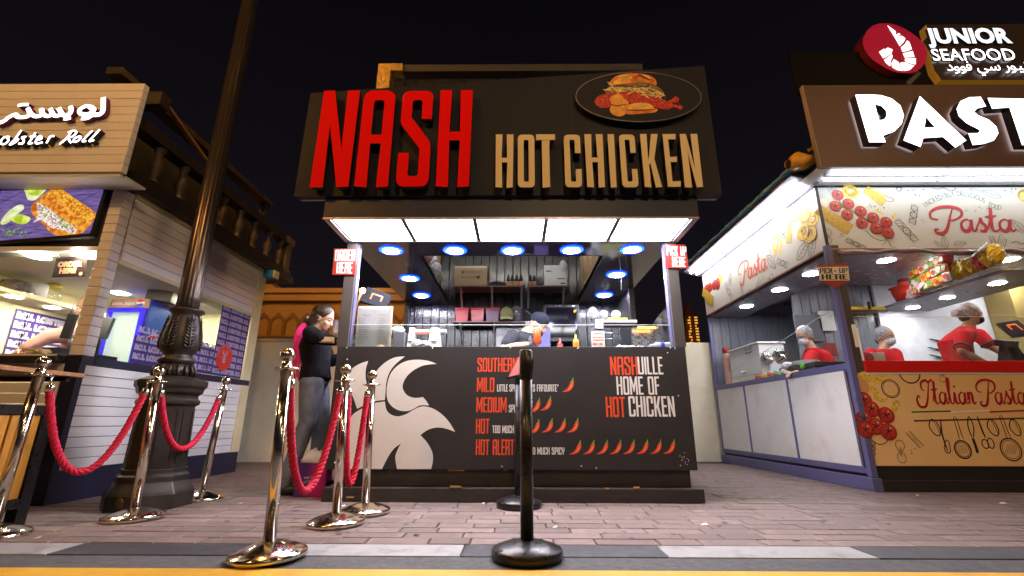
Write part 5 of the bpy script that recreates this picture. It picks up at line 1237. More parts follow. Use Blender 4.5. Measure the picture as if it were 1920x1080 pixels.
for seg in (((530, 150), (600, 200), (660, 245), (655, 280), (700, 320), (760, 315), (808, 355), (780, 410), (722, 470), (640, 330)), ((835, 385), (870, 410), (908, 520), (840, 545), (765, 560), (740, 490), (800, 440)), ((920, 548), (948, 640), (800, 648), (772, 585), (850, 565)), ((970, 662), (968, 755), (900, 745), (830, 715), (800, 690), (805, 665)), ((945, 775), (880, 840), (800, 858), (745, 790), (722, 735), (800, 718), (870, 755)), ((625, 675), (700, 720), (725, 790), (778, 856), (680, 845), (605, 800), (590, 740)), ((598, 600), (608, 640), (575, 710), (572, 785), (510, 735), (478, 685), (540, 640)), ((400, 560), (470, 515), (500, 520), (530, 495), (608, 525), (590, 590), (465, 662))):
    b = B(whe); b.poly([[J(*t_) for t_ in seg]], FJ, .004, .003); b.build('shrimp_segment', dsc)
b = B(whe); b.disc(J(705, 290), .016, FJ, .004, 14); b.build('shrimp_segment', dsc)
b = B(M['post']); b.bar(gy(1700, 160, YJ+.1), gy(1722, 138, YJ+.06), .05); b.build('bracket', em_t)
sf = thing('seafood_sign', 'gold edged light box reading JUNIOR SEAFOOD in the top right corner', 'sign', (gy(1830, 100, YJ).x, YJ, gy(1830, 100, YJ).z))
def K(px, py): p = gy(px, py, YJ); return (p.x, p.z)
gold_s = pm('gold_sign_side', (.42, .22, .03), .35, .3, em=(.5, .22, .02), es=.25)
b = B(pm('sign_dark_face', (.030, .018, .016), .4)); b.poly([[K(*t_) for t_ in ((1737, 46), (2010, 44), (2010, 150), (1765, 150), (1752, 132), (1742, 96), (1730, 78), (1742, 66))]], FJ, 0, .10, gold_s); sfb = b.build('board', sf, bevel=0)
ju = emat('blue_white_letter', (.72, .84, 1.0), 1.15); 
b = B(ju); k = K(1741, 84); b.text('JUNIOR', Fr((k[0], YJ, k[1]), (1, 0, 0), (0, 0, 1), (0, -1, 0)), .275, .03, .03, off=.012, shear=0, sx=.94, side=ls2); b.build('lettering', sfb)
b = B(lit2); k = K(1745, 117); b.text('SEAFOOD', Fr((k[0], YJ, k[1]), (1, 0, 0), (0, 0, 1), (0, -1, 0)), .22, .03, .02, off=.001, sx=.93, side=ls2); b.build('lettering', sfb)
b = B(lit2); k = K(1773, 135); x = k[0]
def arab(b, s, x, z, size, y, w0):
    for i, c in enumerate(s):                                  # drawn left to right in presentation forms
        cu = bpy.data.curves.new('tmp', 'FONT'); cu.body = c; cu.size = size; o = bpy.data.objects.new('tmp', cu); me = bpy.data.meshes.new_from_object(o)
        base = len(b.v); xm = max([v.co.x for v in me.vertices] or [size*.25])
        b.v += [V((x+v.co.x, y-w0-.0006*i, z+v.co.y)) for v in me.vertices]
        for p in me.polygons: b.f.append([base+j for j in p.vertices]); b.mi.append(b.cur); b.sm.append(False)
        x += xm - (.004 if c != ' ' else 0) + .004; bpy.data.objects.remove(o)
    return x
arab(b, '\ufea9\ufeed\ufeed\ufed3 \ufef2\ufeb3 \ufead\ufeee\ufef4\ufee7\ufeee\ufe9f', x, k[1], .17, YJ, .02); b.build('arabic_lettering', sfb)
# yellow tarp roll at the corner of the roof
t = thing('yellow_tarp', 'crumpled yellow tarpaulin roll bulging out beside the pasta sign', 'tarpaulin', (3.2, 4.35, 3.3)); yt = pm('yellow_tarp', (.66, .34, .03), .45, bump=1.2, bscale=14, var=.2)
b = B(yt); n = 9; rings = []
for i in range(n):
    s_ = i/(n-1); c = gy(1478+s_*62, 306-s_*8, 4.36); r = .055+.028*math.sin(s_*5); rings.append([c+V((0, math.cos(a)*r*1.3, math.sin(a)*r*(1+.35*math.sin(3*a+i)))) for a in [2*PI*j/12 for j in range(12)]])
b.loft(rings); b.build('roll', t); b = B(yt); b.bar(gy(1516, 282, 4.36), gy(1540, 268, 4.36), .02, .03); b.build('strap', t)
b = B(M['dark']); c = gy(1479, 308, 4.36); b.lathe([(.05, -.01), (.05, .005)], 14, c=c, M=Matrix.Rotation(PI/2, 3, 'Y')); b.build('roll_end', t)
# ------------------------------------------------------------------ printed food and doodles
def tomato(b, f, c, r, w):
    b.m(pm('print_tomato_rim', (.26, .012, .012), .45)).disc((c[0]+r*.02, c[1]-r*.05), r*1.04, f, w-.0003, 20); b.m(M['tom']).disc((c[0], c[1]+r*.03), r*.96, f, w, 20); b.m(pm('print_tomato_mid', (.54, .055, .028), .45, var=.25, vscale=40)).disc((c[0]+r*.12, c[1]+r*.18), r*.66, f, w+.0002, 16); b.m(M['tomh']).disc((c[0]+r*.34, c[1]+r*.42), r*.17, f, w+.0004, 10, r*.10); b.m(M['ink'])
    for a in range(5): b.ribbon([c, (c[0]+r*.25*math.cos(a*1.26), c[1]+r*.25*math.sin(a*1.26)), (c[0]+r*.55*math.cos(a*1.26+.2), c[1]+r*.55*math.sin(a*1.26+.2))], r*.14, f, w+.0008, n=2)
def spaghetti(b, f, a, c, wd, w):
    a, c = V(a), V(c); d = (c-a).normalized(); q = V((-d.y, d.x)); r = random.Random(4)
    b.m(M['pyd']).poly([[tuple(a+q*wd*.5), tuple(a-q*wd*.5), tuple(c-q*wd*.55), tuple(c+q*wd*.55)]], f, w); b.m(M['pyel'])
    for i in range(14):
        o = q*wd*(i/13-.5); e = c+o*1.1+d*r.uniform(-.01, .012); b.poly([[tuple(a+o+q*.0016*2), tuple(a+o-q*.0016*2), tuple(e-q*.0032), tuple(e+q*.0032)]], f, w+.0006)
def bowtie(b, f, c, s, w, rot=0):
    q = []
    for i in range(34):
        a = i/34*2*PI; k = .55+.45*abs(math.cos(a)); k *= (1+.05*(-1)**i); x, y = s*k*math.cos(a), s*.72*math.sin(a)*(abs(math.cos(a))*.9+.15); q.append((c[0]+x*math.cos(rot)-y*math.sin(rot), c[1]+x*math.sin(rot)+y*math.cos(rot)))
    b.m(M['ink']).ribbon(q, s*.05, f, w, closed=True, n=2)
    for i in (-1, 0, 1): b.ribbon([(c[0]+(x*math.cos(rot)-i*s*.06*math.sin(rot)*(1+abs(x)/s*2)), c[1]+(x*math.sin(rot)+i*s*.06*math.cos(rot)*(1+abs(x)/s*2))) for x in (-s*.4, 0, s*.4)], s*.035, f, w)
def fusilli(b, f, a, c, wd, w):
    a, c = V(a), V(c); d = c-a; L = d.length; d.normalize(); q = V((-d.y, d.x)); b.m(M['ink'])
    for ph in (0, PI): b.ribbon([tuple(a+d*L*i/16+q*wd*.5*math.sin(i/16*9+ph)) for i in range(17)], .006, f, w, n=2)
    for i in range(9): p = a+d*L*(i+.5)/9; b.ribbon([tuple(p-q*wd*.4-d*.01), tuple(p), tuple(p+q*wd*.4+d*.015)], .004, f, w, n=2)
    for sg in (-1, 1): b.ribbon([tuple(a+d*L*i/10+q*sg*wd*(.5+.08*math.sin(i*2.6))) for i in range(11)], .005, f, w, n=2)
def leaf(b, f, c, s, rot, w, m='ink'):
    b.m(M[m]); R = lambda x, y: (c[0]+x*math.cos(rot)-y*math.sin(rot), c[1]+x*math.sin(rot)+y*math.cos(rot))
    b.ribbon([R(s*x, s*y) for x, y in ((-1, 0), (-.5, .38), (.1, .42), (.7, .2), (1, 0), (.7, -.2), (.1, -.42), (-.5, -.38))], s*.05, f, w, closed=True, n=3)
    b.ribbon([R(-s*1.2, 0), R(0, 0), R(s, 0)], s*.04, f, w, n=3)
    for i in range(5):
        x = -.7+i*.35
        for sg in (-1, 1): b.ribbon([R(s*x, 0), R(s*(x+.12), s*sg*.14), R(s*(x+.3), s*sg*.26)], s*.03, f, w, n=2)
def dots(b, f, x0, x1, y0, y1, n, w, m='ink', seed=1, r0=.004, r1=.009):
    r = random.Random(seed); b.m(M[m])
    for i in range(n): b.disc((r.uniform(x0, x1), r.uniform(y0, y1)), r.uniform(r0, r1), f, w, 7)
def penne(b, f, a, c, wd, w):
    a, c = V(a), V(c); d = (c-a).normalized(); q = V((-d.y, d.x)); b.m(M['ink'])
    b.ribbon([tuple(a+q*wd/2), tuple(c+q*wd/2+d*wd*.4), tuple(c-q*wd/2), tuple(a-q*wd/2-d*wd*.4)], .006, f, w, closed=True, n=1, cr=False)
    for i in (-.25, 0, .25): b.ribbon([tuple(a+q*wd*i), tuple((a+c)/2+q*wd*i), tuple(c+q*wd*i)], .003, f, w, n=1)
def nest(b, f, c, s, w, seed=1):
    r = random.Random(seed)
    for i in range(26):
        k = s*r.uniform(.25, 1); a0 = r.uniform(0, 6); q = [(c[0]+k*math.cos(a0+j*.5)*r.uniform(.92, 1.08), c[1]+k*.8*math.sin(a0+j*.5)*r.uniform(.92, 1.08)) for j in range(9)]
        b.m(M['pyel'] if i % 3 else M['pyd']).ribbon(q, .016, f, w+i*.00005, n=3)
# front banner
FB = FY(RY)
def BF(px, py): p = gy(1500+px*420/1920, 300+py*200/914, RY); return (p.x, p.z)
b = B(M['garlic'])
b.disc(BF(200, 370), .055, FB, .001, 16); b.disc(BF(545, 360), .055, FB, .001, 18)
nest(b, FB, BF(430, 270), .095, .0012, 3); spaghetti(b, FB, BF(560, 250), BF(720, 370), .10, .0014); spaghetti(b, FB, BF(150, 420), BF(430, 600), .13, .003)
b.m(M['pyel'])
for q in (((640, 430), (720, 460)), ((790, 500), (820, 450)), ((600, 250), (740, 320))): b.ribbon([BF(*q[0]), BF((q[0][0]+q[1][0])/2, (q[0][1]+q[1][1])/2), BF(*q[1])], .03, FB, .0016, n=2)
leaf(b, FB, BF(270, 250), .09, 2.0, .0035, 'ltx')
b.m(M['pleaf'])
for q in (((310, 300), (360, 390), (440, 450)), ((420, 420), (520, 480), (620, 540)), ((560, 500), (660, 550), (750, 600)), ((250, 390), (330, 400), (400, 410))): b.ribbon([BF(*p) for p in q], .016, FB, .0035, n=4)
for i, (x, y) in enumerate(((320, 300), (300, 395), (410, 375), (400, 470), (515, 440), (525, 540), (620, 495), (645, 585), (730, 535), (745, 625))): tomato(b, FB, BF(x, y), .062, .004+.0012*i)
b.build('food_print', fbo, kind='stuff')
b = B(M['ink']); bowtie(b, FB, BF(240, 655), .085, .0015, 1.4); fusilli(b, FB, BF(390, 680), BF(560, 760), .05, .0015); fusilli(b, FB, BF(820, 510), BF(1000, 700), .07, .0015); fusilli(b, FB, BF(985, 385), BF(960, 550), .07, .0015)
b.ribbon([BF(*t_) for t_ in ((560, 600), (620, 660), (700, 690), (780, 660))], .007, FB, .0015); b.ribbon([BF(*t_) for t_ in ((700, 740), (750, 690), (780, 740), (820, 745))], .006, FB, .0015)
leaf(b, FB, BF(1240, 700), .075, 1.6, .0015); leaf(b, FB, BF(1370, 720), .07, .2, .0015); leaf(b, FB, BF(1185, 720), .05, 2.4, .0015); penne(b, FB, BF(1640, 660), BF(1670, 740), .05, .0015); penne(b, FB, BF(1740, 670), BF(1720, 745), .075, .0015); leaf(b, FB, BF(1870, 570), .10, 2.2, .0015); leaf(b, FB, BF(1500, 262), .06, 2.9, .0015, 'ltx'); leaf(b, FB, BF(1640, 290), .10, 2.75, .0015, 'ltx')
b.m(M['ink']).ribbon([BF(*t_) for t_ in ((1130, 240), (1180, 250), (1230, 240), (1290, 265), (1335, 250), (1320, 235))], .007, FB, .0015); b.ribbon([BF(*t_) for t_ in ((825, 240), (850, 270), (872, 245), (860, 238))], .007, FB, .0015, closed=True)
b.ribbon([BF(*t_) for t_ in ((720, 350), (790, 355), (800, 335), (760, 320), (720, 300))], .006, FB, .0015); b.ribbon([BF(*t_) for t_ in ((1810, 715), (1850, 700), (1900, 720), (1960, 700))], .008, FB, .0015)
p0, p1 = BF(930, 330), BF(1060, 250); dots(b, FB, p0[0], p1[0], p0[1], p1[1], 9, .0016, seed=2); p0, p1 = BF(1050, 560), BF(1090, 510); dots(b, FB, p0[0], p1[0], p0[1], p1[1], 4, .0016, seed=3, m='ltx'); p0, p1 = BF(1370, 440), BF(1640, 390); dots(b, FB, p0[0], p1[0], p0[1], p1[1], 14, .0016, seed=4, m='ltx'); p0, p1 = BF(1760, 280), BF(1850, 240); dots(b, FB, p0[0], p1[0], p0[1], p1[1], 6, .0016, seed=5); p0, p1 = BF(330, 660), BF(370, 630); dots(b, FB, p0[0], p1[0], p0[1], p1[1], 4, .0016, seed=6); p0, p1 = BF(600, 430), BF(800, 380); dots(b, FB, p0[0], p1[0], p0[1], p1[1], 8, .0016, seed=7)
nest(b, FB, BF(1940, 310), .10, .0012, 8)
b.build('doodles', fbo, kind='stuff')
b = B(M['pred']); a0, a1 = BF(1110, 610), BF(1780, 610); hgt = BF(1500, 520)[1]-BF(1500, 620)[1]; cursive(b, 'Pasta', FB, BF(1190, 600)[0], BF(1190, 612)[1], hgt*1.0, hgt*.24, .004, sx=(a1[0]-a0[0])/(hgt*6.1)); b.build('lettering', fbo)
b = B(M['ltx']); s_ = 'INCREDIBLY DELICIOUS FOOD'; cx = BF(1400, 680)
for i, ch in enumerate(s_):
    u = i/(len(s_)-1); px = 1085+u*615; py = 405-105*math.sin(PI*min(1, u*1.06))**.9 + 20*u; q = BF(px, py); sl = (.62*(1-2*u))
    b.text(ch, Fr((q[0], RY, q[1]), (math.cos(sl), 0, math.sin(sl)), (-math.sin(sl), 0, math.cos(sl)), (0, -1, 0)), .085, .0016, sx=.75, align='CENTER')
b.build('lettering', fbo)
# side banner
FSd = Fr((RX, 0, 0), (0, -1, 0), (0, 0, 1), (-1, 0, 0))
def BS(px, py): p = gx(1310+px*250/1125, 360+py*240/1080, RX); return (-p.y, p.z)
b = B(M['garlic']); 
for i, (u, v) in enumerate(((.12, .14), (.24, .06), (.2, .26), (.32, .2))): nest(b, FSd, (-(RY+u), zb1-.15-v*1.2), .11, .001+.0015*i, 10+i)
for x, y in ((650, 210), (700, 160), (640, 380)): b.m(pm('print_shrimp', (.80, .34, .10), .5)).poly([smooth_loop([BS(x-40, y+10), BS(x, y-25), BS(x+45, y-20), BS(x+30, y+15), BS(x-10, y+25)])], FSd, .0018)
spaghetti(b, FSd, BS(770, 240), BS(760, 430), .09, .003); b.m(M['pyel'])
for q in (((690, 340), (640, 560)), ((700, 400), (690, 530)), ((620, 420), (650, 530))): b.ribbon([BS(*q[0]), BS((q[0][0]+q[1][0])/2, (q[0][1]+q[1][1])/2), BS(*q[1])], .05, FSd, .0016, n=2)
b.m(M['pleaf']).poly([smooth_loop([BS(*t_) for t_ in ((830, 80), (890, 60), (880, 200), (800, 260), (760, 200))])], FSd, .0012)
r = random.Random(12); p0, p1 = BS(60, 860), BS(215, 740)
for i in range(9): tomato(b, FSd, (r.uniform(p0[0]+.02, p1[0]), r.uniform(p0[1], p1[1]+.05)), .075, .002+.0011*i)
spaghetti(b, FSd, BS(40, 840), BS(125, 920), .15, .0125); nest(b, FSd, BS(180, 730), .09, .0015, 5); b.build('food_print', sbo, kind='stuff')
b = B(M['ink']); leaf(b, FSd, BS(615, 590), .13, -1.0, .002); fusilli(b, FSd, BS(660, 580), BS(755, 620), .07, .002); leaf(b, FSd, BS(880, 490), .15, .5, .002); leaf(b, FSd, BS(960, 450), .13, .9, .002); fusilli(b, FSd, BS(270, 640), BS(265, 790), .08, .002); fusilli(b, FSd, BS(225, 770), BS(285, 910), .08, .002); leaf(b, FSd, BS(370, 860), .10, 1.6, .002); leaf(b, FSd, BS(420, 850), .08, .3, .002)
penne(b, FSd, BS(490, 810), BS(515, 740), .06, .002); penne(b, FSd, BS(540, 770), BS(545, 715), .08, .002); bowtie(b, FSd, BS(600, 735), .09, .002, .3); leaf(b, FSd, BS(600, 450), .09, 1.5, .002); fusilli(b, FSd, BS(720, 260), BS(715, 400), .08, .002)
p0, p1 = BS(320, 560), BS(480, 510); dots(b, FSd, min(p0[0], p1[0]), max(p0[0], p1[0]), p0[1], p1[1], 22, .002, seed=3, m='ltx'); b.build('doodles', sbo, kind='stuff')
b = B(pm('print_red_soft', (.66, .14, .08), .5)); a0, a1 = BS(330, 780), BS(555, 640); hgt = .135; cursive(b, 'Pasta', FSd, a0[0]+.12, (a0[1]+a1[1])/2-.02, hgt, hgt*.25, .004, sx=(a1[0]-a0[0])/(hgt*6.3)); b.build('lettering', sbo)
# lower front panel
FT = FY(RY-.005)
def BT(px, py): p = gy(1580+px*340/1311, 660+py*280/1080, RY-.005); return (p.x, p.z)
b = B(M['garlic']); b.m(M['pyel'])
for q in (((90, 165), (300, 220)), ((180, 240), (270, 330)), ((360, 430), (400, 350)), ((120, 160), (330, 160))): b.ribbon([BT(*q[0]), BT((q[0][0]+q[1][0])/2, (q[0][1]+q[1][1])/2), BT(*q[1])], .07, FT, .0012, n=2)
b.m(pm('print_egg', (.62, .33, .15), .5)).disc(BT(135, 250), .075, FT, .002, 20, .085); b.m(M['pyel']).ribbon([BT(220, 330), BT(290, 350), BT(320, 320)], .04, FT, .0022, n=3)
for i, (x, y) in enumerate(((120, 345), (205, 410), (310, 455), (150, 480), (235, 535), (325, 575), (160, 560))): tomato(b, FT, BT(max(x, 150), y), .075, .003+.0011*i)
b.build('food_print', fpn, kind='stuff')
b = B(M['ink'])
def ring(c, r, w_, ry=None): b.m(M['ink']).ribbon([(c[0]+r*math.cos(2*PI*i/16), c[1]+(ry or r)*math.sin(2*PI*i/16)) for i in range(16)], w_, FT, .0015, closed=True, n=2)
ring(BT(345, 265), .085, .008); ring(BT(345, 265), .072, .005); ring(BT(480, 150), .10, .012); ring(BT(260, 600), .085, .007); bowtie(b, FT, BT(420, 720), .10, .0015, 1.5); penne(b, FT, BT(475, 585), BT(565, 680), .045, .0015); fusilli(b, FT, BT(210, 640), BT(210, 750), .06, .0015); bowtie(b, FT, BT(722, 165), .07, .0015, 1.3)
p0, p1 = BT(490, 735), BT(525, 690); dots(b, FT, p0[0], p1[0], p0[1], p1[1], 4, .0015, seed=4, r1=.006)
b.m(pm('print_rail_brown', (.13, .06, .02), .5)); a, c = BT(515, 498), BT(1400, 478); b.ribbon([a, ((a[0]+c[0])/2, (a[1]+c[1])/2), c], .016, FT, .001, n=2, taper=False)
def pan(x, y, hx, hy, r):
    ring(BT(x, y), r, .012, r*1.05); ring(BT(x, y), r*.82, .005, r*.86); b.ribbon([BT(hx-6, hy), BT((hx+x)/2-8, (hy+y)/2-20), BT(x-25, y-70)], .008, FT, .0015); b.ribbon([BT(hx+18, hy), BT((hx+x)/2+14, (hy+y)/2-20), BT(x+5, y-75)], .008, FT, .0015); ring(BT(hx+6, hy), .012, .005)
    for i in range(7): b.ribbon([BT(x-40+i*12, y+35), BT(x-34+i*12, y), BT(x-25+i*12, y-40)], .003, FT, .0015, n=2)
pan(868, 705, 805, 480, .075); pan(1215, 705, 1138, 470, .095)
for x0, y0, x1, y1 in ((705, 485, 760, 720),): b.ribbon([BT(x0, y0), BT((x0+x1)/2-12, (y0+y1)/2), BT(x1, y1)], .014, FT, .0015); b.ribbon([BT(745, 640), BT(735, 700), BT(760, 730), BT(778, 715), BT(765, 650)], .008, FT, .0015, closed=True)
b.ribbon([BT(910, 465), BT(905, 540), BT(940, 620), BT(945, 540)], .010, FT, .0015, closed=True, n=3); b.ribbon([BT(940, 625), BT(960, 680), BT(975, 730)], .026, FT, .0015, taper=False); b.ribbon([BT(970, 465), BT(1005, 560), BT(1030, 620)], .016, FT, .0015); ring(BT(1030, 665), .03, .010, .04); ring(BT(1070, 660), .028, .010, .045)
for x in (660, 1080, 1240): b.ribbon([BT(x-25, 490), BT(x+10, 500), BT(x+45, 560), BT(x+40, 605), BT(x, 590), BT(x-35, 540)], .010, FT, .0015, closed=True, n=3); b.ribbon([BT(x-20, 480), BT(x+20, 540), BT(x+40, 590)], .006, FT, .0015)
b.build('doodles', fpn, kind='stuff')
for m_, x0, x1 in (('pgreen', 497, 780), ('garlic', 781, 1060), ('pred', 1061, 1345)):
    b = B(M[m_]); a, c = BT(x0, 434), BT(x1, 422 if m_ != 'pgreen' else 428); b.ribbon([a, ((a[0]+c[0])/2, (a[1]+c[1])/2), c], .014, FT, .0015, n=2, taper=False); b.build('flag_stripe', fpn)
b = B(M['pred']); a0, a1 = BT(590, 375), BT(1330, 375); hgt = BT(0, 290)[1]-BT(0, 372)[1]; cursive(b, 'Italian Pasta', FT, BT(585, 375)[0], BT(600, 374)[1], hgt, hgt*.19, .004, sx=(a1[0]-a0[0])/(hgt*13.6)); b.build('lettering', fpn)
# pick-up sign: red arrow board
YQ = RY-.06
t = thing('pick_up_sign', 'red arrow shaped PICK-UP HERE sign hanging at the corner of the pasta kiosk', 'sign', (gy(1562, 500, YQ).x, YQ, gy(1562, 500, YQ).z)); f = FY(YQ)
q = [gy(*c, YQ) for c in ((1533, 497), (1590, 493), (1593, 526), (1568, 541), (1536, 525))]
b = B(M['redsign']); b.poly([[(p.x, p.z) for p in q][::-1]], f, 0, .01); o = b.build('board', t)
q = [gy(*c, YQ) for c in ((1536, 526), (1593, 526), (1590, 500), (1534, 501))]; b = B(pm('cream_label', (.80, .72, .55), .5)); b.poly([[(p.x, p.z) for p in q]], f, .002, .001); o2 = b.build('label_strip', o)
fr = Fr(V((q[0].x, YQ, q[0].z)), q[1]-q[0], q[3]-q[0], (0, -1, 0)); b = B(M['ink']); block(b, 'PICK', fr, .04, .52, .42, .42, .004, gw=.5, t=.16); b.box(q[0].x+.165, q[0].x+.19, YQ-.005, YQ-.004, q[0].z+.098, q[0].z+.108); block(b, 'UP', fr, .68, .54, .40, .27, .004, gw=.5, t=.16); block(b, 'HERE', fr, .08, .06, .40, .86, .004, gw=.55, t=.18); b.build('lettering', o)
# rolled clear curtain tied under the banner
b = B(pm('rolled_vinyl', (.30, .24, .24), .2, bump=2.0, bscale=22, var=.3)); n = 60; pts = []
for i in range(n+1): pts.append((RX+.10+(RE-RX-.1)*i/n, RY-.02, 2.34-.012*math.sin(i*.55)-.006*math.sin(i*1.7)))
b.tube(pts, [.026+.008*math.sin(i*.9) for i in range(n+1)], 10); cu = b.build('rolled_curtain', pk)
b = B(M['steel'])
p = gy(1822, 482, RY-.07); b.tube([gy(1850, 455, RY-.06), p, gy(1806, 488, RY-.08)], .012, 8); b.tube([gy(1838, 472, RY-.07), gy(1815, 470, RY-.07)], .01, 8); b.ell(gy(1806, 488, RY-.08), (.035, .012, .015)); b.build('curtain_clip', cu)
# ================================================================== people
M.update(
 sweat=pm('black_sweatshirt', (.010, .009, .013), .9, bump=2.2, bscale=11, var=.25, vscale=10, spec=.12),
 jeans=pm('grey_blue_denim', (.17, .19, .25), .9, bump=2.0, bscale=13, spec=.2, var=.35, vscale=9),
 pink=pm('magenta_braids', (.80, .02, .28), .55, bump=1, bscale=120, var=.3, vscale=60),
 tee=pm('charcoal_tshirt', (.028, .028, .038), .85, bump=2, bscale=13, var=.2, spec=.2),
 redtee=pm('red_tshirt', (.58, .016, .024), .85, spec=.15, bump=2.4, bscale=12, var=.15),
 pinkwool=pm('pink_sweatshirt', (.66, .36, .32), .85, bump=.8, bscale=16, var=.12),
 glove=pm('dark_nitrile_glove', (.045, .055, .085), .35, bump=.4, bscale=60),
 net=pm('hair_net', (.46, .45, .48), .7, bump=1.6, bscale=70, var=.5, vscale=45, alpha=.72),
 mask=pm('blue_face_mask', (.60, .70, .78), .75, bump=.4, bscale=40), bmask=pm('black_face_mask', (.018, .018, .024), .7),
 apron=pm('dark_apron', (.05, .022, .022), .8, bump=.5, bscale=20), lips=pm('lips', (.36, .10, .09), .5),
)
def basis(fwd, up=(0, 0, 1)):
    f = V(fwd).normalized(); u = V(up); u = (u-f*u.dot(f)).normalized(); l = u.cross(f); return Matrix((f, l, u)).transposed()
def head(b, c, R, k=1.0):
    c = V(c); q = lambda x, y, z: c + R @ V((x, y, z))*k
    b.ell(q(-.008, 0, .028), (.098*k, .076*k, .098*k), R, 20, 14); b.ell(q(.026, 0, -.045), (.066*k, .058*k, .070*k), R, 18, 12); b.ell(q(.052, 0, -.088), (.032*k, .036*k, .024*k), R)
    b.ell(q(.088, 0, -.022), (.018*k, .013*k, .026*k), R); b.ell(q(.100, 0, -.036), (.014*k, .016*k, .012*k), R); b.ell(q(.074, 0, .022), (.022*k, .050*k, .014*k), R)
    for s in (-1, 1):
        b.ell(q(-.012, s*.077, -.018), (.020*k, .009*k, .030*k), R, 12, 8); b.ell(q(.058, s*.036, -.038), (.026*k, .024*k, .024*k), R)
    b.ell(q(.080, 0, -.066), (.014*k, .024*k, .010*k), R)
    cap(b, [q(-.02, 0, -.05), q(-.035, 0, -.15)], [.055*k, .056*k])
def face(par, c, R, k=1.0, mouth=True, hair=None):
    c = V(c); q = lambda x, y, z: c + R @ V((x, y, z))*k
    for s in (-1, 1):
        e = B(pm('eye_white', (.6, .58, .55), .3)); e.ell(q(.078, s*.031, .000), (.010*k, .014*k, .007*k), R, 10, 8); e.m(M['ink']).ell(q(.085, s*.031, -.001), (.005*k, .006*k, .006*k), R, 8, 6); e.build('eye', par)
        e = B(hair or M['hair']); e.tube([q(.084, s*.014, .018), q(.087, s*.030, .024), q(.074, s*.048, .019)], [.003, .004, .002], 6); e.build('eyebrow', par)
    if mouth:
        e = B(M['lips']); e.ell(q(.092, 0, -.068), (.008*k, .022*k, .005*k), R, 10, 6); e.build('mouth', par)
def torso(b, pel, wst, ch, nk, lat, w=1.0, g=0.0):
    """rings from hips to neck; lat = direction to the left of the body"""
    lat = V(lat).normalized(); rings = []
    for p, rx, ry in ((pel-(wst-pel)*.45, .10, .08), (pel, .165, .115), (wst, .140, .100), ((wst+ch)/2, .150, .108), (ch, .165, .115), (ch.lerp(nk, .55), .150, .090), (nk, .065, .060)):
        ax = (nk-pel).normalized(); dp = lat.cross(ax).normalized(); l2 = ax.cross(dp)
        rings.append([p + l2*math.cos(a)*(rx*w+g) + dp*math.sin(a)*(ry*w+g) for a in [2*PI*j/20 for j in range(20)]])
    b.loft(rings)
def limb(b, pts, rs, g=0): cap(b, [V(p) for p in pts], [r+g for r in rs])
def hand(b, wr, d, palm_n, k=1.0, curl=.5):
    """palm with four unequal fingers and a thumb from its side; d points along the hand, palm_n out of the palm"""
    d = V(d).normalized(); n = V(palm_n); n = (n-d*n.dot(d)).normalized(); s = d.cross(n)
    wr = V(wr); cap(b, [wr, wr+d*.035*k], [.024*k, .026*k]); b.obox(wr+d*.058*k, (.078*k, .080*k, .026*k), Matrix((s, d, n)).transposed())
    for i, ln in enumerate((.068, .078, .072, .056)):
        o = wr+d*.092*k+s*(.030-.020*i)*k; a, p, q = 0, o, [o]
        for f_ in (.42, .32, .26):
            a += curl; p = p+(d*math.cos(a)+n*math.sin(a))*ln*f_*k; q.append(p)
        cap(b, q, [.0098*k, .0092*k, .0085*k, .0075*k], 8)
    o = wr+d*.03*k+s*.036*k; cap(b, [o, o+(s*.7+d*.5+n*.5).normalized()*.036*k, o+(s*.5+d*.7+n*.8).normalized()*.066*k], [.013*k, .011*k, .009*k], 8)
# ---------------------------------------------------------------- woman in black at the left end of the counter
YW = 4.30
wm = thing('person', 'woman in black sweatshirt and grey jeans with long pink braids at the left kiosk side', 'person', (-1.87, YW, 0))
R = basis((.93, .05, -.30), (.2, 0, 1)); hc = gy(606, 597, YW)
nk = gy(592, 621, YW); ch = gy(591, 648, YW); ws = gy(592, 688, YW); pe = gy(590, 718, YW)
fw = V((1, .15, 0)).normalized(); lt = V((-.15, 1, 0)).normalized()
shR, shL = ch.lerp(nk, .62)-lt*.17+V((.0, 0, 0)), ch.lerp(nk, .62)+lt*.17
elR, wrR = gy(602, 634, YW-.28), gy(628, 640, YW-.26)
elL, wrL = shL+V((.12, .05, -.20)), shL+V((.34, .02, -.10))
hpR, hpL = pe-lt*.085, pe+lt*.085
knR, anR = gy(577, 790, YW-.08), V((-1.99, YW-.06, .09)); knL, anL = gy(603, 790, YW+.1), V((-1.80, YW+.12, .09))
b = B(M['skin']); head(b, hc, R); limb(b, [hc-V((0, 0, .05)), nk], [.05, .055]); torso(b, pe, ws, ch, nk, lt, .9)
for s, e, w in ((shR, elR, wrR), (shL, elL, wrL)): limb(b, [s, e, w], [.05, .038, .026])
for h, k, a in ((hpR, knR, anR), (hpL, knL, anL)): limb(b, [h, k, a], [.075, .05, .036])
hand(b, wrR, (1, .1, .0), (0, 0, 1), .9, .25); hand(b, wrL, (1, 0, 0), (0, 0, 1), .9, .4)
fuse(b, 'body', wm, .0085, 3)
b = B(M['sweat']); torso(b, pe+V((0, 0, .03)), ws, ch, nk-V((0, 0, .015)), lt, 1.02, .022)
for s, e, w in ((shR, elR, wrR), (shL, elL, wrL)): limb(b, [s, e, e.lerp(w, .92)], [.075, .062, .045])
b.tube([nk-fw*.06+V((0, 0, .0)), nk-fw*.10-V((0, 0, .06))], [.055, .075], 14)
fuse(b, 'sweatshirt', wm, .011, 4)
b = B(M['jeans']); torso(b, pe, ws-V((0, 0, .05)), ws-V((0, 0, .03)), ws, lt, .94, .012)
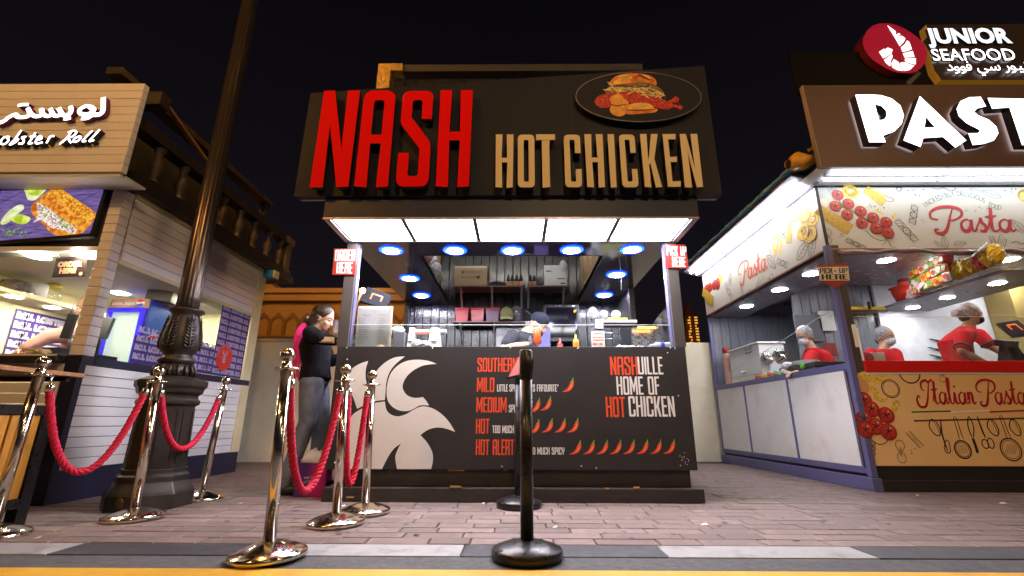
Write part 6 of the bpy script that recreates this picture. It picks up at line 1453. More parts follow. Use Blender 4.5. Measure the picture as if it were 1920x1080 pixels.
for h, k, a in ((hpR, knR, anR), (hpL, knL, anL)): limb(b, [h, h.lerp(k, .5), k, k.lerp(a, .55), a+V((0, 0, .01))], [.110, .097, .078, .070, .066])
fuse(b, 'jeans', wm, .011, 4)
for a in (anR, anL):
    b = B(M['dark']); b.ell(a+V((.05, 0, -.045)), (.13, .048, .045)); b.build('shoe', wm)
b = B(M['hair']); q = lambda x, y, z: hc + R @ V((x, y, z))
b.ell(q(-.024, 0, .040), (.106, .086, .100), R, 22, 14); b.ell(q(-.070, 0, -.045), (.062, .070, .085), R); b.ell(q(-.12, 0, -.075), (.05, .05, .055), R)
b.tube([q(-.02, -.082, .0), q(-.045, -.085, -.08), q(-.05, -.075, -.15)], [.022, .018, .012], 8); fuse(b, 'hair', wm, .007, 2)
face(wm, hc, R)
for p in (q(-.085, -.055, .045), q(-.125, -.04, -.04)):
    b = B(M['wplastic']); b.ell(p, (.010, .008, .016)); b.build('hair_clip', wm)
tip = gy(563, 697, YW-.12); top = q(-.13, -.02, -.09)
for i in range(9):
    o = V((-.055+.0135*i, random.uniform(-.04, .04), random.uniform(-.08, .06))); m1 = top.lerp(tip, .3)+V((-.055+i*.008, -.03, .045)); m2 = top.lerp(tip, .65)+V((-.030+o.x, 0, .02))
    pts = crom([top, m1, m2, tip+o], 10); b = B(M['pink']); b.tube(pts, [.016*(1-.5*j/len(pts))*(1+.18*math.sin(j*2.2)) for j in range(len(pts))], 7); b.build('braid', wm)
# her cup and box stand on the narrow ledge by the window
lp = gy(622, 648, YW-.26)
t = thing('drink_cup', 'clear plastic cup half full of a pale drink held out by the woman in black', 'cup', (gy(632, 640, YW-.24).x, YW-.24, gy(632, 640, YW-.24).z)); c = gy(631, 640, YW-.24); top = gy(631, 603, YW-.24); h = top.z-c.z
b = B(pm('frosted_cup', (.70, .70, .74), .2, alpha=.55)); b.lathe([(.036, 0), (.047, h), (.049, h), (.049, h+.006), (.046, h+.004)], 24, c=c); b.build('cup', t)
b = B(pm('milk_drink', (.66, .62, .60), .4)); b.lathe([(.0345, .003), (.040, h*.42), (.001, h*.43)], 20, c=c); b.build('drink', t)
t = thing('kraft_box', 'small brown cardboard food box in the hand of the woman in black', 'food box', (gy(616, 641, YW-.27).x, YW-.27, gy(616, 641, YW-.27).z)); c = gy(616, 639, YW-.27)
b = B(M['cardboard']); b.obox(c, (.125, .10, .055), Euler((0, .03, .1))); b.build('box', t, bevel=.003); b = B(M['ink']); b.obox(c+V((0, -.0515, -.018)), (.11, .002, .005), Euler((0, .03, .1))); b.build('slot', t)
# purple shopping bag and step
bl, br = gz(549, 933), gz(608, 933); yb_ = bl.y
t = thing('shopping_bag', 'purple and magenta paper shopping bag with white plastic poking out, beside the kiosk', 'shopping bag', ((bl.x+br.x)/2, yb_, 0)); zt = gy(580, 868, yb_).z
m = bpy.data.materials.new('bag_print'); m.use_nodes = True; N = m.node_tree.nodes; L = m.node_tree.links; tc = N.new('ShaderNodeTexCoord'); sp = N.new('ShaderNodeSeparateXYZ'); rp = N.new('ShaderNodeValToRGB'); mr = N.new('ShaderNodeMapRange')
mr.inputs['From Min'].default_value = -.16; mr.inputs['From Max'].default_value = .16
rp.color_ramp.elements[0].color = (.055, .02, .17, 1); rp.color_ramp.elements[1].color = (.42, .01, .20, 1); rp.color_ramp.elements[0].position = .35; rp.color_ramp.elements[1].position = .62
L.new(tc.outputs['Object'], sp.inputs[0]); L.new(sp.outputs['X'], mr.inputs[0]); L.new(mr.outputs[0], rp.inputs[0]); L.new(rp.outputs[0], N['Principled BSDF'].inputs['Base Color']); N['Principled BSDF'].inputs['Roughness'].default_value = .4
b = B(m); b.hexa([V((bl.x, yb_, 0)), V((br.x, yb_, 0)), V((br.x, yb_+.14, 0)), V((bl.x, yb_+.14, 0))], [V((bl.x+.004, yb_+.01, zt)), V((br.x-.004, yb_+.01, zt)), V((br.x-.004, yb_+.13, zt)), V((bl.x+.004, yb_+.13, zt))]); bag = b.build('bag', t)
for i, s_ in enumerate(('our life is', 'of life to')):
    b = B(M['paper']); b.text(s_, Fr((bl.x+.07, yb_+.004, .145-i*.035), (1, 0, 0), (0, .03, 1), (0, -1, 0)), .036, .002); b.build('lettering', bag)
b = B(M['bag']); rr = random.Random(2); rings = []
for i, (z, r) in enumerate(((zt-.03, .9), (zt+.02, .95), (zt+.06, .75), (zt+.085, .5), (zt+.10, .25))):
    rings.append([V(((bl.x+br.x)/2+(br.x-bl.x)*.5*r*math.cos(a)*(1+rr.uniform(-.15, .15)), yb_+.07+.055*r*math.sin(a), z+rr.uniform(-.018, .018))) for a in [2*PI*j/18 for j in range(18)]])
b.loft(rings); b.build('plastic_bag', t)
t = thing('step_box', 'low black wooden step in the shadow beside the kiosk plinth', 'step', (-1.75, 4.35, 0)); b = B(M['blackwood']); b.box(-2.02, -1.58, 4.24, 4.6, 0, .12); b.build('step', t, bevel=.004)
# ---------------------------------------------------------------- cook in the chicken kiosk
YK_ = 4.78
ckp = thing('person', 'cook in charcoal t-shirt and dark backward cap holding an orange sauce bottle', 'person', (.1, YK_, 0))
R = basis((.80, -.42, -.52), (.4, -.1, 1)); hc = gy(1010, 609, YK_)
nk = gy(989, 622, YK_); ch = gy(973, 645, YK_); ws = ch+V((-.05, .05, -.26)); pe = ch+V((-.06, .06, -.46)); lt = V((.30, .95, 0)).normalized()
sh = gy(962, 632, YK_-.16); el = gy(946, 653, YK_-.22); wr = gy(990, 646, YK_-.30)
shL = ch.lerp(nk, .5)+lt*.17; elL = shL+V((.10, -.02, -.26)); wrL = elL+V((.2, -.18, -.02))
b = B(M['skin']); head(b, hc, R); limb(b, [hc-V((.02, 0, .05)), nk], [.055, .06]); torso(b, pe, ws, ch, nk, lt, 1.0); limb(b, [sh, el, el.lerp(wr, .6), wr], [.055, .045, .040, .030]); limb(b, [shL, elL, wrL], [.05, .04, .03])
for s in (-1, 1): limb(b, [pe+lt*.09*s, pe+lt*.09*s+V((0, 0, -.42)), V((pe.x, pe.y+.09*s, .07))], [.08, .055, .04])
fuse(b, 'body', ckp, .009, 3)
b = B(M['tee']); torso(b, pe, ws, ch, nk-V((0, 0, .01)), lt, 1.05, .016); limb(b, [sh, sh.lerp(el, .62)], [.080, .072]); limb(b, [shL, shL.lerp(elL, .6)], [.08, .07]); fuse(b, 'tshirt', ckp, .011, 4)
b = B(M['jeans']); 
for s in (-1, 1): limb(b, [pe+lt*.09*s, pe+lt*.09*s+V((0, 0, -.42)), V((pe.x, pe.y+.09*s, .07))], [.11, .075, .06])
fuse(b, 'trousers', ckp, .014, 3)
q = lambda x, y, z: hc + R @ V((x, y, z))
b = B(pm('blue_grey_cap', (.016, .018, .032), .85, spec=.15, bump=.4, bscale=60)); b.ell(q(-.012, 0, .052), (.108, .088, .086), R, 24, 14)
b.loft([[q(-.085, y, .045), q(-.085, y, .056), q(-.19-.02*(1-abs(y)/.07), y*.9, .075), q(-.19-.02*(1-abs(y)/.07), y*.9, .066)] for y in (-.07, -.035, 0, .035, .07)]); b.build('cap', ckp)
b = B(M['hair']); b.ell(q(.035, 0, -.075), (.058, .060, .052), R); b.build('beard', ckp)
face(ckp, hc, R, mouth=False)
bt = gy(1007, 632, YK_-.34)
b = B(M['glove']); hand(b, wr, (.9, -.25, .30), (.2, .9, .25), 1.0, .62); fuse(b, 'glove', ckp, .006, 2)
t = thing('sauce_bottle', 'orange sauce bottle held upside down in the gloved hand of the cook', 'bottle', tuple(bt)); b = B(pm('orange_sauce', (.55, .060, .006), .3)); b.lathe([(.012, -.105), (.014, -.075), (.033, -.06), (.036, -.03), (.036, .075), (.030, .085), (.001, .086)], 24, c=bt); b.build('bottle', t); b = B(M['wplastic']); b.lathe([(.004, -.14), (.013, -.105)], 12, c=bt); b.build('nozzle', t)
# ---------------------------------------------------------------- pasta kiosk staff
def worker(label, Y, hc, fdir, nk, ch, lat, arms, skin, mask, bun=False, net='net', apron=True, up=(0, 0, 1)):
    R = basis(fdir, up); pe = ch+V((0, .0, -.46)); ws = ch+V((0, 0, -.26)); lat = V(lat).normalized()
    t = thing('person', label, 'person', (pe.x, pe.y, 0))
    b = B(skin); head(b, hc, R); limb(b, [hc-V((0, 0, .05)), nk], [.05, .055]); torso(b, pe, ws, ch, nk, lat, .92)
    for s, e, w in arms: limb(b, [s, e, e.lerp(w, .5), w], [.05, .041, .037, .027]); hand(b, w, (w-e), (0, -.3, -1), .95, .3)
    for s in (-1, 1): limb(b, [pe+lat*.085*s, V((pe.x+lat.x*.085*s, pe.y+lat.y*.085*s, .06))], [.075, .04])
    fuse(b, 'body', t, .009, 3)
    b = B(M['redtee']); torso(b, pe, ws, ch, nk-V((0, 0, .01)), lat, 1.0, .018)
    for s, e, w in arms: limb(b, [s, s.lerp(e, .7)], [.078, .070])
    fuse(b, 'tshirt', t, .010, 4)
    for s, e, w in arms:
        d = (e-s).normalized(); c = s.lerp(e, .72); b = B(M['apron']); b.tube([c, c+d*.02], [.076, .074], 18); b.build('sleeve_band', t)
    b = B(M['apron']); torso(b, pe-V((0, 0, .1)), pe, ws, ws+V((0, 0, .1)), lat, 1.06, .02); fuse(b, 'apron', t, .012, 3)
    q = lambda x, y, z: V(hc) + R @ V((x, y, z))
    b = B(M[net]); b.ell(q(-.030, 0, .040), (.108, .090, .102), R, 26, 16); b.ell(q(-.055, 0, -.015), (.075, .076, .075), R)
    if bun: b.ell(q(-.155, 0, .0), (.052, .05, .052), R)
    fuse(b, 'hair_net', t, .008, 1)
    b = B(M['hair']); b.ell(q(-.022, 0, .036), (.100, .083, .095), R, 20, 14); b.ell(q(-.075, 0, -.035), (.050, .066, .060), R); b.build('hair', t, kind='stuff')
    b = B(mask); b.ell(q(.052, 0, -.052), (.060, .061, .052), R, 18, 12); b.ell(q(.085, 0, -.035), (.030, .028, .034), R); fuse(b, 'face_mask', t, .007, 2)
    b = B(mask)
    for s in (-1, 1): b.tube([q(.03, s*.060, -.03), q(-.01, s*.080, .0)], .0025, 5)
    b.build('mask_loops', t, kind='stuff')
    face(t, hc, R, mouth=False); return t
Yp = 5.22; g = lambda x, y, Y=Yp: gy(x, y, Y)
worker('tall staff member in red t-shirt, grey hair net and black mask leaning to the till', Yp, g(1822, 590), (.95, -.12, -.14), g(1812, 613), g(1790, 645), (.12, 1, 0), ((g(1808, 630, Yp-.15), g(1803, 658, Yp-.20), g(1850, 681, Yp-.28)), (g(1835, 628, Yp+.16), g(1858, 650, Yp+.1), g(1905, 674, Yp-.05))), M['skin2'], M['bmask'], bun=True)
Y2 = 5.95; worker('staff member in red t-shirt with white hair net bending over the side counter', Y2, gy(1508, 631, Y2), (-.85, -.35, -.35), gy(1521, 652, Y2), gy(1538, 682, Y2), (-.5, .85, 0), ((gy(1522, 668, Y2-.14), gy(1512, 695, Y2-.2), gy(1488, 700, Y2-.3)), (gy(1545, 666, Y2+.16), gy(1540, 700, Y2+.1), gy(1515, 705, Y2))), M['skin'], M['mask'], net='net')
Y3 = 5.85; worker('staff member facing the street behind the counter glass in pale mask and red t-shirt', Y3, gy(1661, 632, Y3), (.25, -.95, -.2), gy(1657, 654, Y3), gy(1652, 685, Y3), (.96, .25, 0), ((gy(1634, 664, Y3), gy(1628, 700, Y3-.1), gy(1650, 705, Y3-.25)), (gy(1678, 664, Y3), gy(1690, 700, Y3-.1), gy(1680, 705, Y3-.25))), M['skin'], M['mask'])
# ---------------------------------------------------------------- lobster kiosk staff, head hidden by the pier
Yl = 4.25; g = lambda x, y, Y=Yl: gy(x, y, Y)
t = thing('person', 'person in pale pink sweatshirt reaching across the lobster counter, head hidden by the pier', 'person', (g(160, 640).x, Yl, 0))
hc = g(166, 578, Yl+.25); R = basis((-.7, -.7, -.2)); nk = g(156, 606, Yl+.2); ch = g(150, 640, Yl+.15); pe = ch+V((.03, .05, -.46)); ws = ch+V((.02, .03, -.26)); lt = V((.7, -.7, 0))
sh = g(132, 625, Yl); el = g(88, 633, Yl-.1); wr = g(42, 655, Yl-.2)
b = B(M['skin']); head(b, hc, R); limb(b, [hc-V((0, 0, .05)), nk], [.05, .055]); torso(b, pe, ws, ch, nk, lt, .95); limb(b, [sh, el, wr], [.05, .04, .028]); hand(b, wr, wr-el, (0, 0, -1), .95, .4)
for s in (-1, 1): limb(b, [pe+lt*.085*s, V((pe.x+lt.x*.085*s, pe.y+lt.y*.085*s, .06))], [.075, .04])
fuse(b, 'body', t, .010, 3)
b = B(M['pinkwool']); torso(b, pe, ws, ch, nk, lt, 1.02, .02); limb(b, [sh, sh.lerp(el, .5), el, el.lerp(wr, .6), el.lerp(wr, .85)], [.085, .074, .066, .054, .046]); fuse(b, 'sweatshirt', t, .011, 3)
b = B(M['hair']); b.ell(hc+V((0, .02, .03)), (.10, .10, .11)); b.build('hair', t); face(t, hc, R)
# ================================================================== things in the chicken kiosk
def at_y(px, py, y): return gy(px, py, y)
def xr(p0, p1, py, y): return gy(p0, py, y).x, gy(p1, py, y).x
def zr(px, p0, p1, y): return gy(px, p1, y).z, gy(px, p0, y).z        # bottom, top from upper and lower pixel
def boxthing(name, label, cat, px0, px1, py0, py1, y, dep, mat, group=None, part='box', rot=0, base=None, bevel=.004):
    x0, x1 = xr(px0, px1, (py0+py1)/2, y); z0, z1 = zr((px0+px1)/2, py0, py1, y)
    if base is not None: z0 = base
    t = thing(name, label, cat, ((x0+x1)/2, y, z0), group); b = B(mat); b.obox(((x0+x1)/2, y+dep/2, (z0+z1)/2), (x1-x0, dep, z1-z0), Euler((0, 0, rot))); o = b.build(part, t, bevel=bevel)
    return t, o, (x0, x1, z0, z1)
YSF = 5.98
ORD = ('first', 'second', 'third', 'fourth', 'fifth', 'sixth', 'seventh', 'eighth', 'ninth', 'tenth')
z_u = gy(915, 535, YSF).z; z_l = gy(915, 602, YSF).z
shm = pm('shelf_board', (.20, .12, .10), .5)
brm = pm('shelf_bracket', (.50, .47, .44), .4, .3)
for p0, p1, z, brs in ((850, 983, z_u, (863, 922, 978)), (990, 1066, z_u, (991, 1058)), (848, 985, z_l, (862, 926))):
    x0, x1 = xr(p0, p1, 535 if z == z_u else 602, YSF); b = B(shm); b.box(x0, x1, YSF, YB-.002, z-.018, z); s = b.build('shelf', ck)
    for q in brs:
        x = gy(q, 540 if z == z_u else 605, YSF).x; b = B(brm); b.bar((x, YB-.02, z-.25), (x, YSF+.04, z-.028), .022, .012); b.box(x-.012, x+.012, YSF+.03, YB-.004, z-.028, z-.019); b.build('bracket', s)
t, o, d = boxthing('cardboard_box', 'tan cardboard carton with dark print on the upper left shelf of the chicken kiosk', 'box', 852, 913, 499, 533, YSF+.03, .26, M['cardboard'], base=z_u)
b = B(M['ink']); f = FY(YSF+.03); x0, x1, z0, z1 = d; w = x1-x0; h = z1-z0
b.text('PRODUCT', Fr((x0+w*.3, YSF+.03, z0+h*.62), (1, 0, 0), (0, 0, 1), (0, -1, 0)), .055, .002, sx=1.0); b.text('PACKAGING', Fr((x0+w*.2, YSF+.03, z0+h*.38), (1, 0, 0), (0, 0, 1), (0, -1, 0)), .05, .002)
b.box(x0+w*.22, x0+w*.28, YSF+.028, YSF+.029, z0+h*.62, z0+h*.76); b.box(x0+w*.70, x0+w*.77, YSF+.028, YSF+.029, z0+h*.36, z0+h*.52)
b.build('print', o); b = B(pm('box_tape', (.55, .42, .25), .3)); b.box(x0, x1, YSF+.028, YSF+.0295, z1-.03, z1); b.build('tape', o)
t, o, d = boxthing('white_carton', 'white carton with small blue print on the upper right shelf', 'box', 1020, 1062, 497, 532, YSF+.04, .24, M['paper'], base=z_u); x0, x1, z0, z1 = d
b = B(pm('print_slate', (.08, .10, .25), .5)); b.box(x0+.03, x0+.10, YSF+.037, YSF+.039, z1-.10, z1-.08); b.box(x1-.13, x1-.02, YSF+.037, YSF+.039, z0+.10, z0+.115); b.box(x1-.08, x1-.02, YSF+.037, YSF+.039, z0+.03, z0+.05); b.build('print', o)
def bottle_pack(p0, p1, n, label, y=YSF+.06):
    x0, x1 = xr(p0, p1, 520, y); t = thing('bottle_pack', label, 'bottles', ((x0+x1)/2, y, z_u), 'shrink wrapped drink bottles'); w = (x1-x0)/n
    for r_ in range(2):
        for i in range(n):
            c = (x0+w*(i+.5), y+.05+r_*w, z_u+.002); b = B(pm('orange_label', (.78, .36, .20), .4)); b.lathe([(w*.46, 0), (w*.47, .01), (w*.47, .085)], 14, c=c); b.m(pm('dark_drink', (.045, .04, .05), .15)).lathe([(w*.46, .086), (w*.44, .13), (w*.2, .165), (w*.17, .185), (w*.001, .186)], 14, c=c); b.build('bottle', t)
    b = B(M['clean']); b.box(x0, x1, y+.0, y+.003, z_u+.004, z_u+.17); b.build('wrap', t)
bottle_pack(949, 981, 4, 'full pack of four orange labelled dark bottles beside the shelf gap'); bottle_pack(991, 1006, 2, 'short row of orange labelled bottles next to the white carton')
def crumple(name, label, cat, c, r, mat, seed=1, n=12, m=18, flat=1.0, part='bag'):
    t = thing(name, label, cat, (c[0], c[1], c[2]-r[2])); rr_ = random.Random(seed); b = B(mat); rings = []
    for i in range(n+1):
        ph = PI*i/n; rad = max(.02, math.sin(ph))
        rings.append([V((c[0]+r[0]*rad*math.cos(a)*rr_.uniform(.78, 1.12), c[1]+r[1]*rad*math.sin(a)*rr_.uniform(.78, 1.12), c[2]-r[2]*math.cos(ph)*rr_.uniform(.9, 1.06))) for a in [2*PI*j/m for j in range(m)]])
    b.loft(rings, smooth=False); b.build(part, t); return t
p = gy(932, 528, YSF+.08); crumple('dark_cloth', 'dark crumpled cloth lying on the upper shelf between carton and bottles', 'cloth', (p.x, YSF+.12, z_u+.045), (.12, .09, .045), pm('dark_cloth', (.05, .05, .06), .7), 4)
p = gy(1012, 522, YSF+.08); crumple('mesh_bag', 'grey net of utensils on the upper right shelf beside the white carton', 'bag', (p.x, YSF+.12, z_u+.075), (.06, .07, .075), pm('net_grey', (.16, .15, .17), .5), 5)
p = gy(1056, 497, YSF-.02); crumple('hanging_bag', 'knotted clear plastic bag hanging in front of the white carton', 'bag', (p.x, YSF-.01, p.z), (.05, .04, .075), M['bag'], 6)
for i, (p0, p1, lab) in enumerate(((853, 879, 'left'), (882, 908, 'middle'), (910, 937, 'right'))):
    x0, x1 = xr(p0, p1, 590, YSF+.02); z1 = gy(890, 577, YSF+.02).z
    t = thing('storage_bin', ('red lidded clear bin at the left end of the lower shelf', 'middle red lidded bin of the three on the lower shelf', 'red lidded bin with dark content beside the olive cap')[i], 'storage bin', ((x0+x1)/2, YSF+.1, z_l), 'red lidded bins on the lower shelf')
    b = B(pm('bin_red_clear_%d' % (i == 2), ((.50, .09, .10), (.16, .06, .14))[i == 2], .25)); w = (x1-x0)/2; c = (x0+x1)/2
    b.hexa([V((c-w*.82, YSF+.03, z_l)), V((c+w*.82, YSF+.03, z_l)), V((c+w*.82, YSF+.24, z_l)), V((c-w*.82, YSF+.24, z_l))], [V((c-w*.95, YSF+.02, z1-.02)), V((c+w*.95, YSF+.02, z1-.02)), V((c+w*.95, YSF+.25, z1-.02)), V((c-w*.95, YSF+.25, z1-.02))]); b.build('tub', t, bevel=.004)
    b = B(pm('bin_lid_red', (.62, .02, .03), .3)); b.box(c-w, c+w, YSF+.012, YSF+.26, z1-.019, z1); b.build('lid', t, bevel=.004)
p = gy(950, 590, YSF+.02); t = thing('olive_cap', 'olive green baseball cap hanging at the shelf beside the bins', 'cap', (p.x, YSF, z_l)); b = B(pm('olive_cloth', (.26, .25, .10), .85, bump=.5, bscale=40, var=.2)); b.lathe([(.085, 0), (.095, .04), (.09, .10), (.06, .155), (.015, .18), (.001, .182)], 20, c=(p.x, YSF+.06, z_l+.03)); b.build('crown', t); b = B(pm('olive_light', (.38, .36, .18), .85)); b.loft([[V((p.x+a, YSF-.03-.02*math.cos(a*12), z_l+.075-a*a*4)), V((p.x+a, YSF-.03-.02*math.cos(a*12), z_l+.069-a*a*4)), V((p.x+a*.95, YSF-.10, z_l+.01-a*a*2)), V((p.x+a*.95, YSF-.10, z_l+.016-a*a*2))] for a in (-.08, -.04, 0, .04, .08)]); b.build('visor', t)
p = gy(969, 582, YSF+.05); t = crumple('grey_drawstring_bag', 'grey drawstring bag with white print next to the olive cap', 'bag', (p.x, YSF+.14, z_l+.12), (.085, .06, .12), pm('grey_bag', (.12, .12, .14), .7), 8); b = B(M['paper']); b.text('KITCHEN', Fr((p.x-.05, YSF+.06, z_l+.10), (1, 0, 0), (0, 0, 1), (0, -1, 0)), .022, .002); b.box(p.x-.02, p.x+.01, YSF+.055, YSF+.058, z_l+.13, z_l+.155); b.build('print', t)
t, o, d = boxthing('wall_oven', 'black oven with a dark glass door behind the cook', 'oven', 1020, 1086, 571, 640, YSF-.05, .3, M['dark']); x0, x1, z0, z1 = d
b = B(pm('oven_glass', (.010, .008, .016), .08)); b.box(x0+.03, x1-.03, YSF-.056, YSF-.052, z0+.05, z1-.05); b.build('door', o); b = B(M['steel']); b.tube([(x0+.05, YSF-.08, z1-.03), (x1-.05, YSF-.08, z1-.03)], .008, 8); b.build('handle', o)
t, o, d = boxthing('whiteboard', 'plain whiteboard leaning on the back wall behind the cook', 'whiteboard', 930, 1001, 604, 662, 6.2, .02, M['white'], part='board'); x0, x1, z0, z1 = d
b = B(M['steel'])
for q in ((x0-.01, x1+.01, z0-.01, z0), (x0-.01, x1+.01, z1, z1+.01)): b.box(q[0], q[1], 6.19, 6.22, q[2], q[3])
b.build('frame', o)
for nm, lab, p0, p1, mm in (('lilac_panel', 'lilac plastic panel leaning behind the cook', 1003, 1032, pm('lilac_plastic', (.20, .18, .50), .3)),):
    boxthing(nm, lab, 'panel', p0, p1, 612, 660, 5.9, .03, mm, part='panel')
b = B(pm('decal_yellow', (.8, .5, .02), .5)); f = FY(YSF-.06); q = [gy(*c, YSF-.06) for c in ((1084, 575), (1078, 580), (1082, 581), (1077, 587), (1075, 583), (1079, 579))]; b.poly([[(p.x, p.z) for p in q]], f); b.build('flash_decal', bpy.data.objects['wall_oven'])
# loft: kraft bag bundles on the right, bags and a box on the left
for i in range(9):
    y = 4.45+i*.17; c = V((OX1+.105+random.uniform(-.01, .02), y, ZC+.065)); t = thing('paper_bag_bundle', ('%s bundle of folded kraft paper bags from the front over the right soffit' % ORD[i]), 'paper bags', tuple(c), 'kraft bag bundles over the right soffit'); b = B(M['kraft'])
    h = random.uniform(.40, .50)
    for j in range(4): b.obox(c+V((random.uniform(-.01, .01), -.055+j*.036, h/2)), (.20, .026, h*random.uniform(.93, 1)), Euler((random.uniform(-.05, .05), random.uniform(-.07, .02), random.uniform(-.1, .1))))
    b.build('bags', t, kind='stuff', bevel=.003)
for i, (y, r) in enumerate(((4.5, .14), (4.75, .12), (4.98, .13), (5.25, .12), (5.5, .11))):
    crumple('packing_bag', ('large white crumpled bag at the front of the left soffit', 'white and red crumpled bag on the left soffit', 'clear crumpled bag in the middle of the left soffit', 'silver crumpled bag toward the rear of the left soffit', 'green tinted bag at the back of the left soffit')[i], 'bag', (OX0-.06, y, ZC+.05+r), (.11, .12, r), (M['bag'], pm('pink_bag', (.5, .22, .22), .5), M['bag'], M['bag'], pm('green_bag', (.30, .42, .28), .5))[i], 20+i)
t = thing('small_carton', 'small tan carton above the left soffit', 'box', (OX0-.14, 5.05, ZC+.05)); p = gy(812, 500, 5.2); b = B(M['cardboard']); b.obox((OX0-.16, 5.4, ZC+.25), (.3, .3, .38)); b.build('box', t, bevel=.004)
# counter, left half
YCt = 4.12
t, o, d = boxthing('menu_board', 'white framed menu stand with fine printed lines at the left end of the counter', 'menu board', 668, 734, 574, 650, 4.05, .02, pm('menu_frame', (.36, .355, .34), .5), part='frame', base=ZT-.008); x0, x1, z0, z1 = d
b = B(pm('menu_page', (.30, .30, .315), .8, spec=.1)); b.box(x0+.025, x1-.025, 4.046, 4.049, z0+.015, z1-.03); pg = b.build('page', o); b = B(pm('grey_print', (.16, .16, .18), .6))
b.text('Menu', Fr((x0+.045, 4.045, z1-.095), (1, 0, 0), (0, 0, 1), (0, -1, 0)), .035, .001); b.text('Sandwiches', Fr((x1-.125, 4.045, z1-.088), (1, 0, 0), (0, 0, 1), (0, -1, 0)), .020, .001); b.text('hot', Fr(((x0+x1)/2-.015, 4.045, z1-.06), (1, 0, 0), (0, 0, 1), (0, -1, 0)), .022, .001)
for i in range(12):
    z = z1-.12-i*.02
    for a, c in ((.04, .40), (.60, .95)):
        w = x1-x0; b.box(x0+w*a+.01, x0+w*(a+(c-a)*random.uniform(.5, 1)), 4.044, 4.0455, z, z+.004)
b.build('lettering', pg)
b = B(pm('gold_edge', (.55, .42, .18), .35, .6)); b.box(x0+.018, x0+.024, 4.046, 4.0495, z0, z1-.02); b.box(x1-.024, x1-.018, 4.046, 4.0495, z0, z1-.02); b.build('inlay', o)
p = gy(706, 560, 4.35); t = thing('order_screen', 'dark tilted order screen with an orange frame mark behind the menu stand', 'screen', (p.x, 4.35, ZT)); b = B(pm('matt_black_plastic', (.014, .014, .018), .75, spec=.1)); b.obox(p, (.26, .03, .18), Euler((-.35, .30, .15))); b.build('screen', t, bevel=.004)
b = B(emat('orange_mark', (1, .3, .02), .8)); R_ = Euler((-.35, .30, .15)).to_matrix(); 
for q in ((-.05, 0, .010, .07), (.0, .03, .11, .010), (.05, .0, .010, .05)): b.obox(p+R_ @ V((q[0], -.018, q[1])), (q[2], .004, q[3]), R_)
b.build('mark', t, kind='stuff'); b = B(M['dark']); b.tube([(p.x, 4.38, ZT), p+V((0, .03, 0))], .025, 8); b.build('stand', t)
t, o, d = boxthing('napkin_holder', 'small steel napkin holder at the very left of the counter', 'napkin holder', 655, 666, 630, 650, 4.08, .08, M['steel'], base=ZT-.008)
b = B(M['kraft']); x0, x1, z0, z1 = d; b.ell(((x0+x1)/2, 4.078, (z0+z1)/2), (.012, .004, .03)); b.build('napkin', o)
t, o, d = boxthing('printer_box', 'dark grey receipt printer beside the menu stand', 'printer', 736, 758, 622, 650, 4.10, .16, M['greyplastic'], base=ZT-.008); x0, x1, z0, z1 = d
b = B(M['steel']); b.box(x0+.01, x1-.01, 4.096, 4.099, z0+.01, z0+.018); b.build('slot', o)
p = gy(745, 617, 4.2); crumple('white_bag', 'white plastic bag slumped over the receipt printer', 'bag', (p.x, 4.22, p.z-.01), (.07, .05, .04), M['bag'], 31)
for i, (p0, p1) in enumerate(((763, 778), (802, 826))):
    x0, x1 = xr(p0, p1, 635, 4.14); z1 = gy(770, 614, 4.14).z; c = (x0+x1)/2; w = (x1-x0)/2
    t = thing('cone_dispenser', ('left white tapered dispenser with a little face, joined by the red rail', 'right white tapered dispenser with a little face, joined by the red rail')[i], 'dispenser', (c, 4.14, ZT))
    b = B(M['wplastic']); b.hexa([V((c-w*1.05, 4.13, ZT-.008)), V((c+w*1.05, 4.13, ZT-.008)), V((c+w*1.05, 4.25, ZT-.008)), V((c-w*1.05, 4.25, ZT-.008))], [V((c-w*.65, 4.15, z1)), V((c+w*.65, 4.15, z1)), V((c+w*.65, 4.22, z1)), V((c-w*.65, 4.22, z1))]); o = b.build('body', t, bevel=.006)
    b = B(M['ink']); 
    for s in (-.012, .012): b.disc((c+s, z1-.035), .006, FY(4.143), .003, 10)
    b.box(c-.03, c+.03, 4.131, 4.136, ZT+.075, ZT+.081); b.box(c-.02, c+.02, 4.131, 4.136, ZT+.06, ZT+.064); b.build('face', o)
xa, xb_ = xr(775, 837, 622, 4.18); z = gy(800, 621, 4.18).z; t = thing('wrap_roll', 'pink and white wrap roll lying across the two white dispensers', 'roll', ((xa+xb_)/2, 4.18, z)); b = B(M['wplastic']); b.tube([(xa, 4.19, z), (xb_, 4.19, z)], .018, 12); b.build('roll', t); b = B(pm('pink_strip', (.62, .16, .13), .5)); b.box(xa+.01, xb_-.08, 4.165, 4.18, z-.03, z-.014); b.build('strip', t)
for i, (px, py, r) in enumerate(((783, 641, .045), (797, 643, .04))):
    p = gy(px, py, 4.08); crumple('clear_wrap', ('crumpled clear wrap at the foot of the left dispenser', 'crumpled clear wrap in front of the right dispenser')[i], 'wrap', (p.x, 4.08, ZT-.008+r), (.06, .05, r), M['bag'], 40+i)
p = gy(713, 650, 4.02); crumple('bread_scrap', 'small golden bun piece lying before the menu stand', 'bread', (p.x, 4.025, ZT+.012), (.035, .012, .014), pm('bun_gold', (.6, .36, .12), .6), 44)
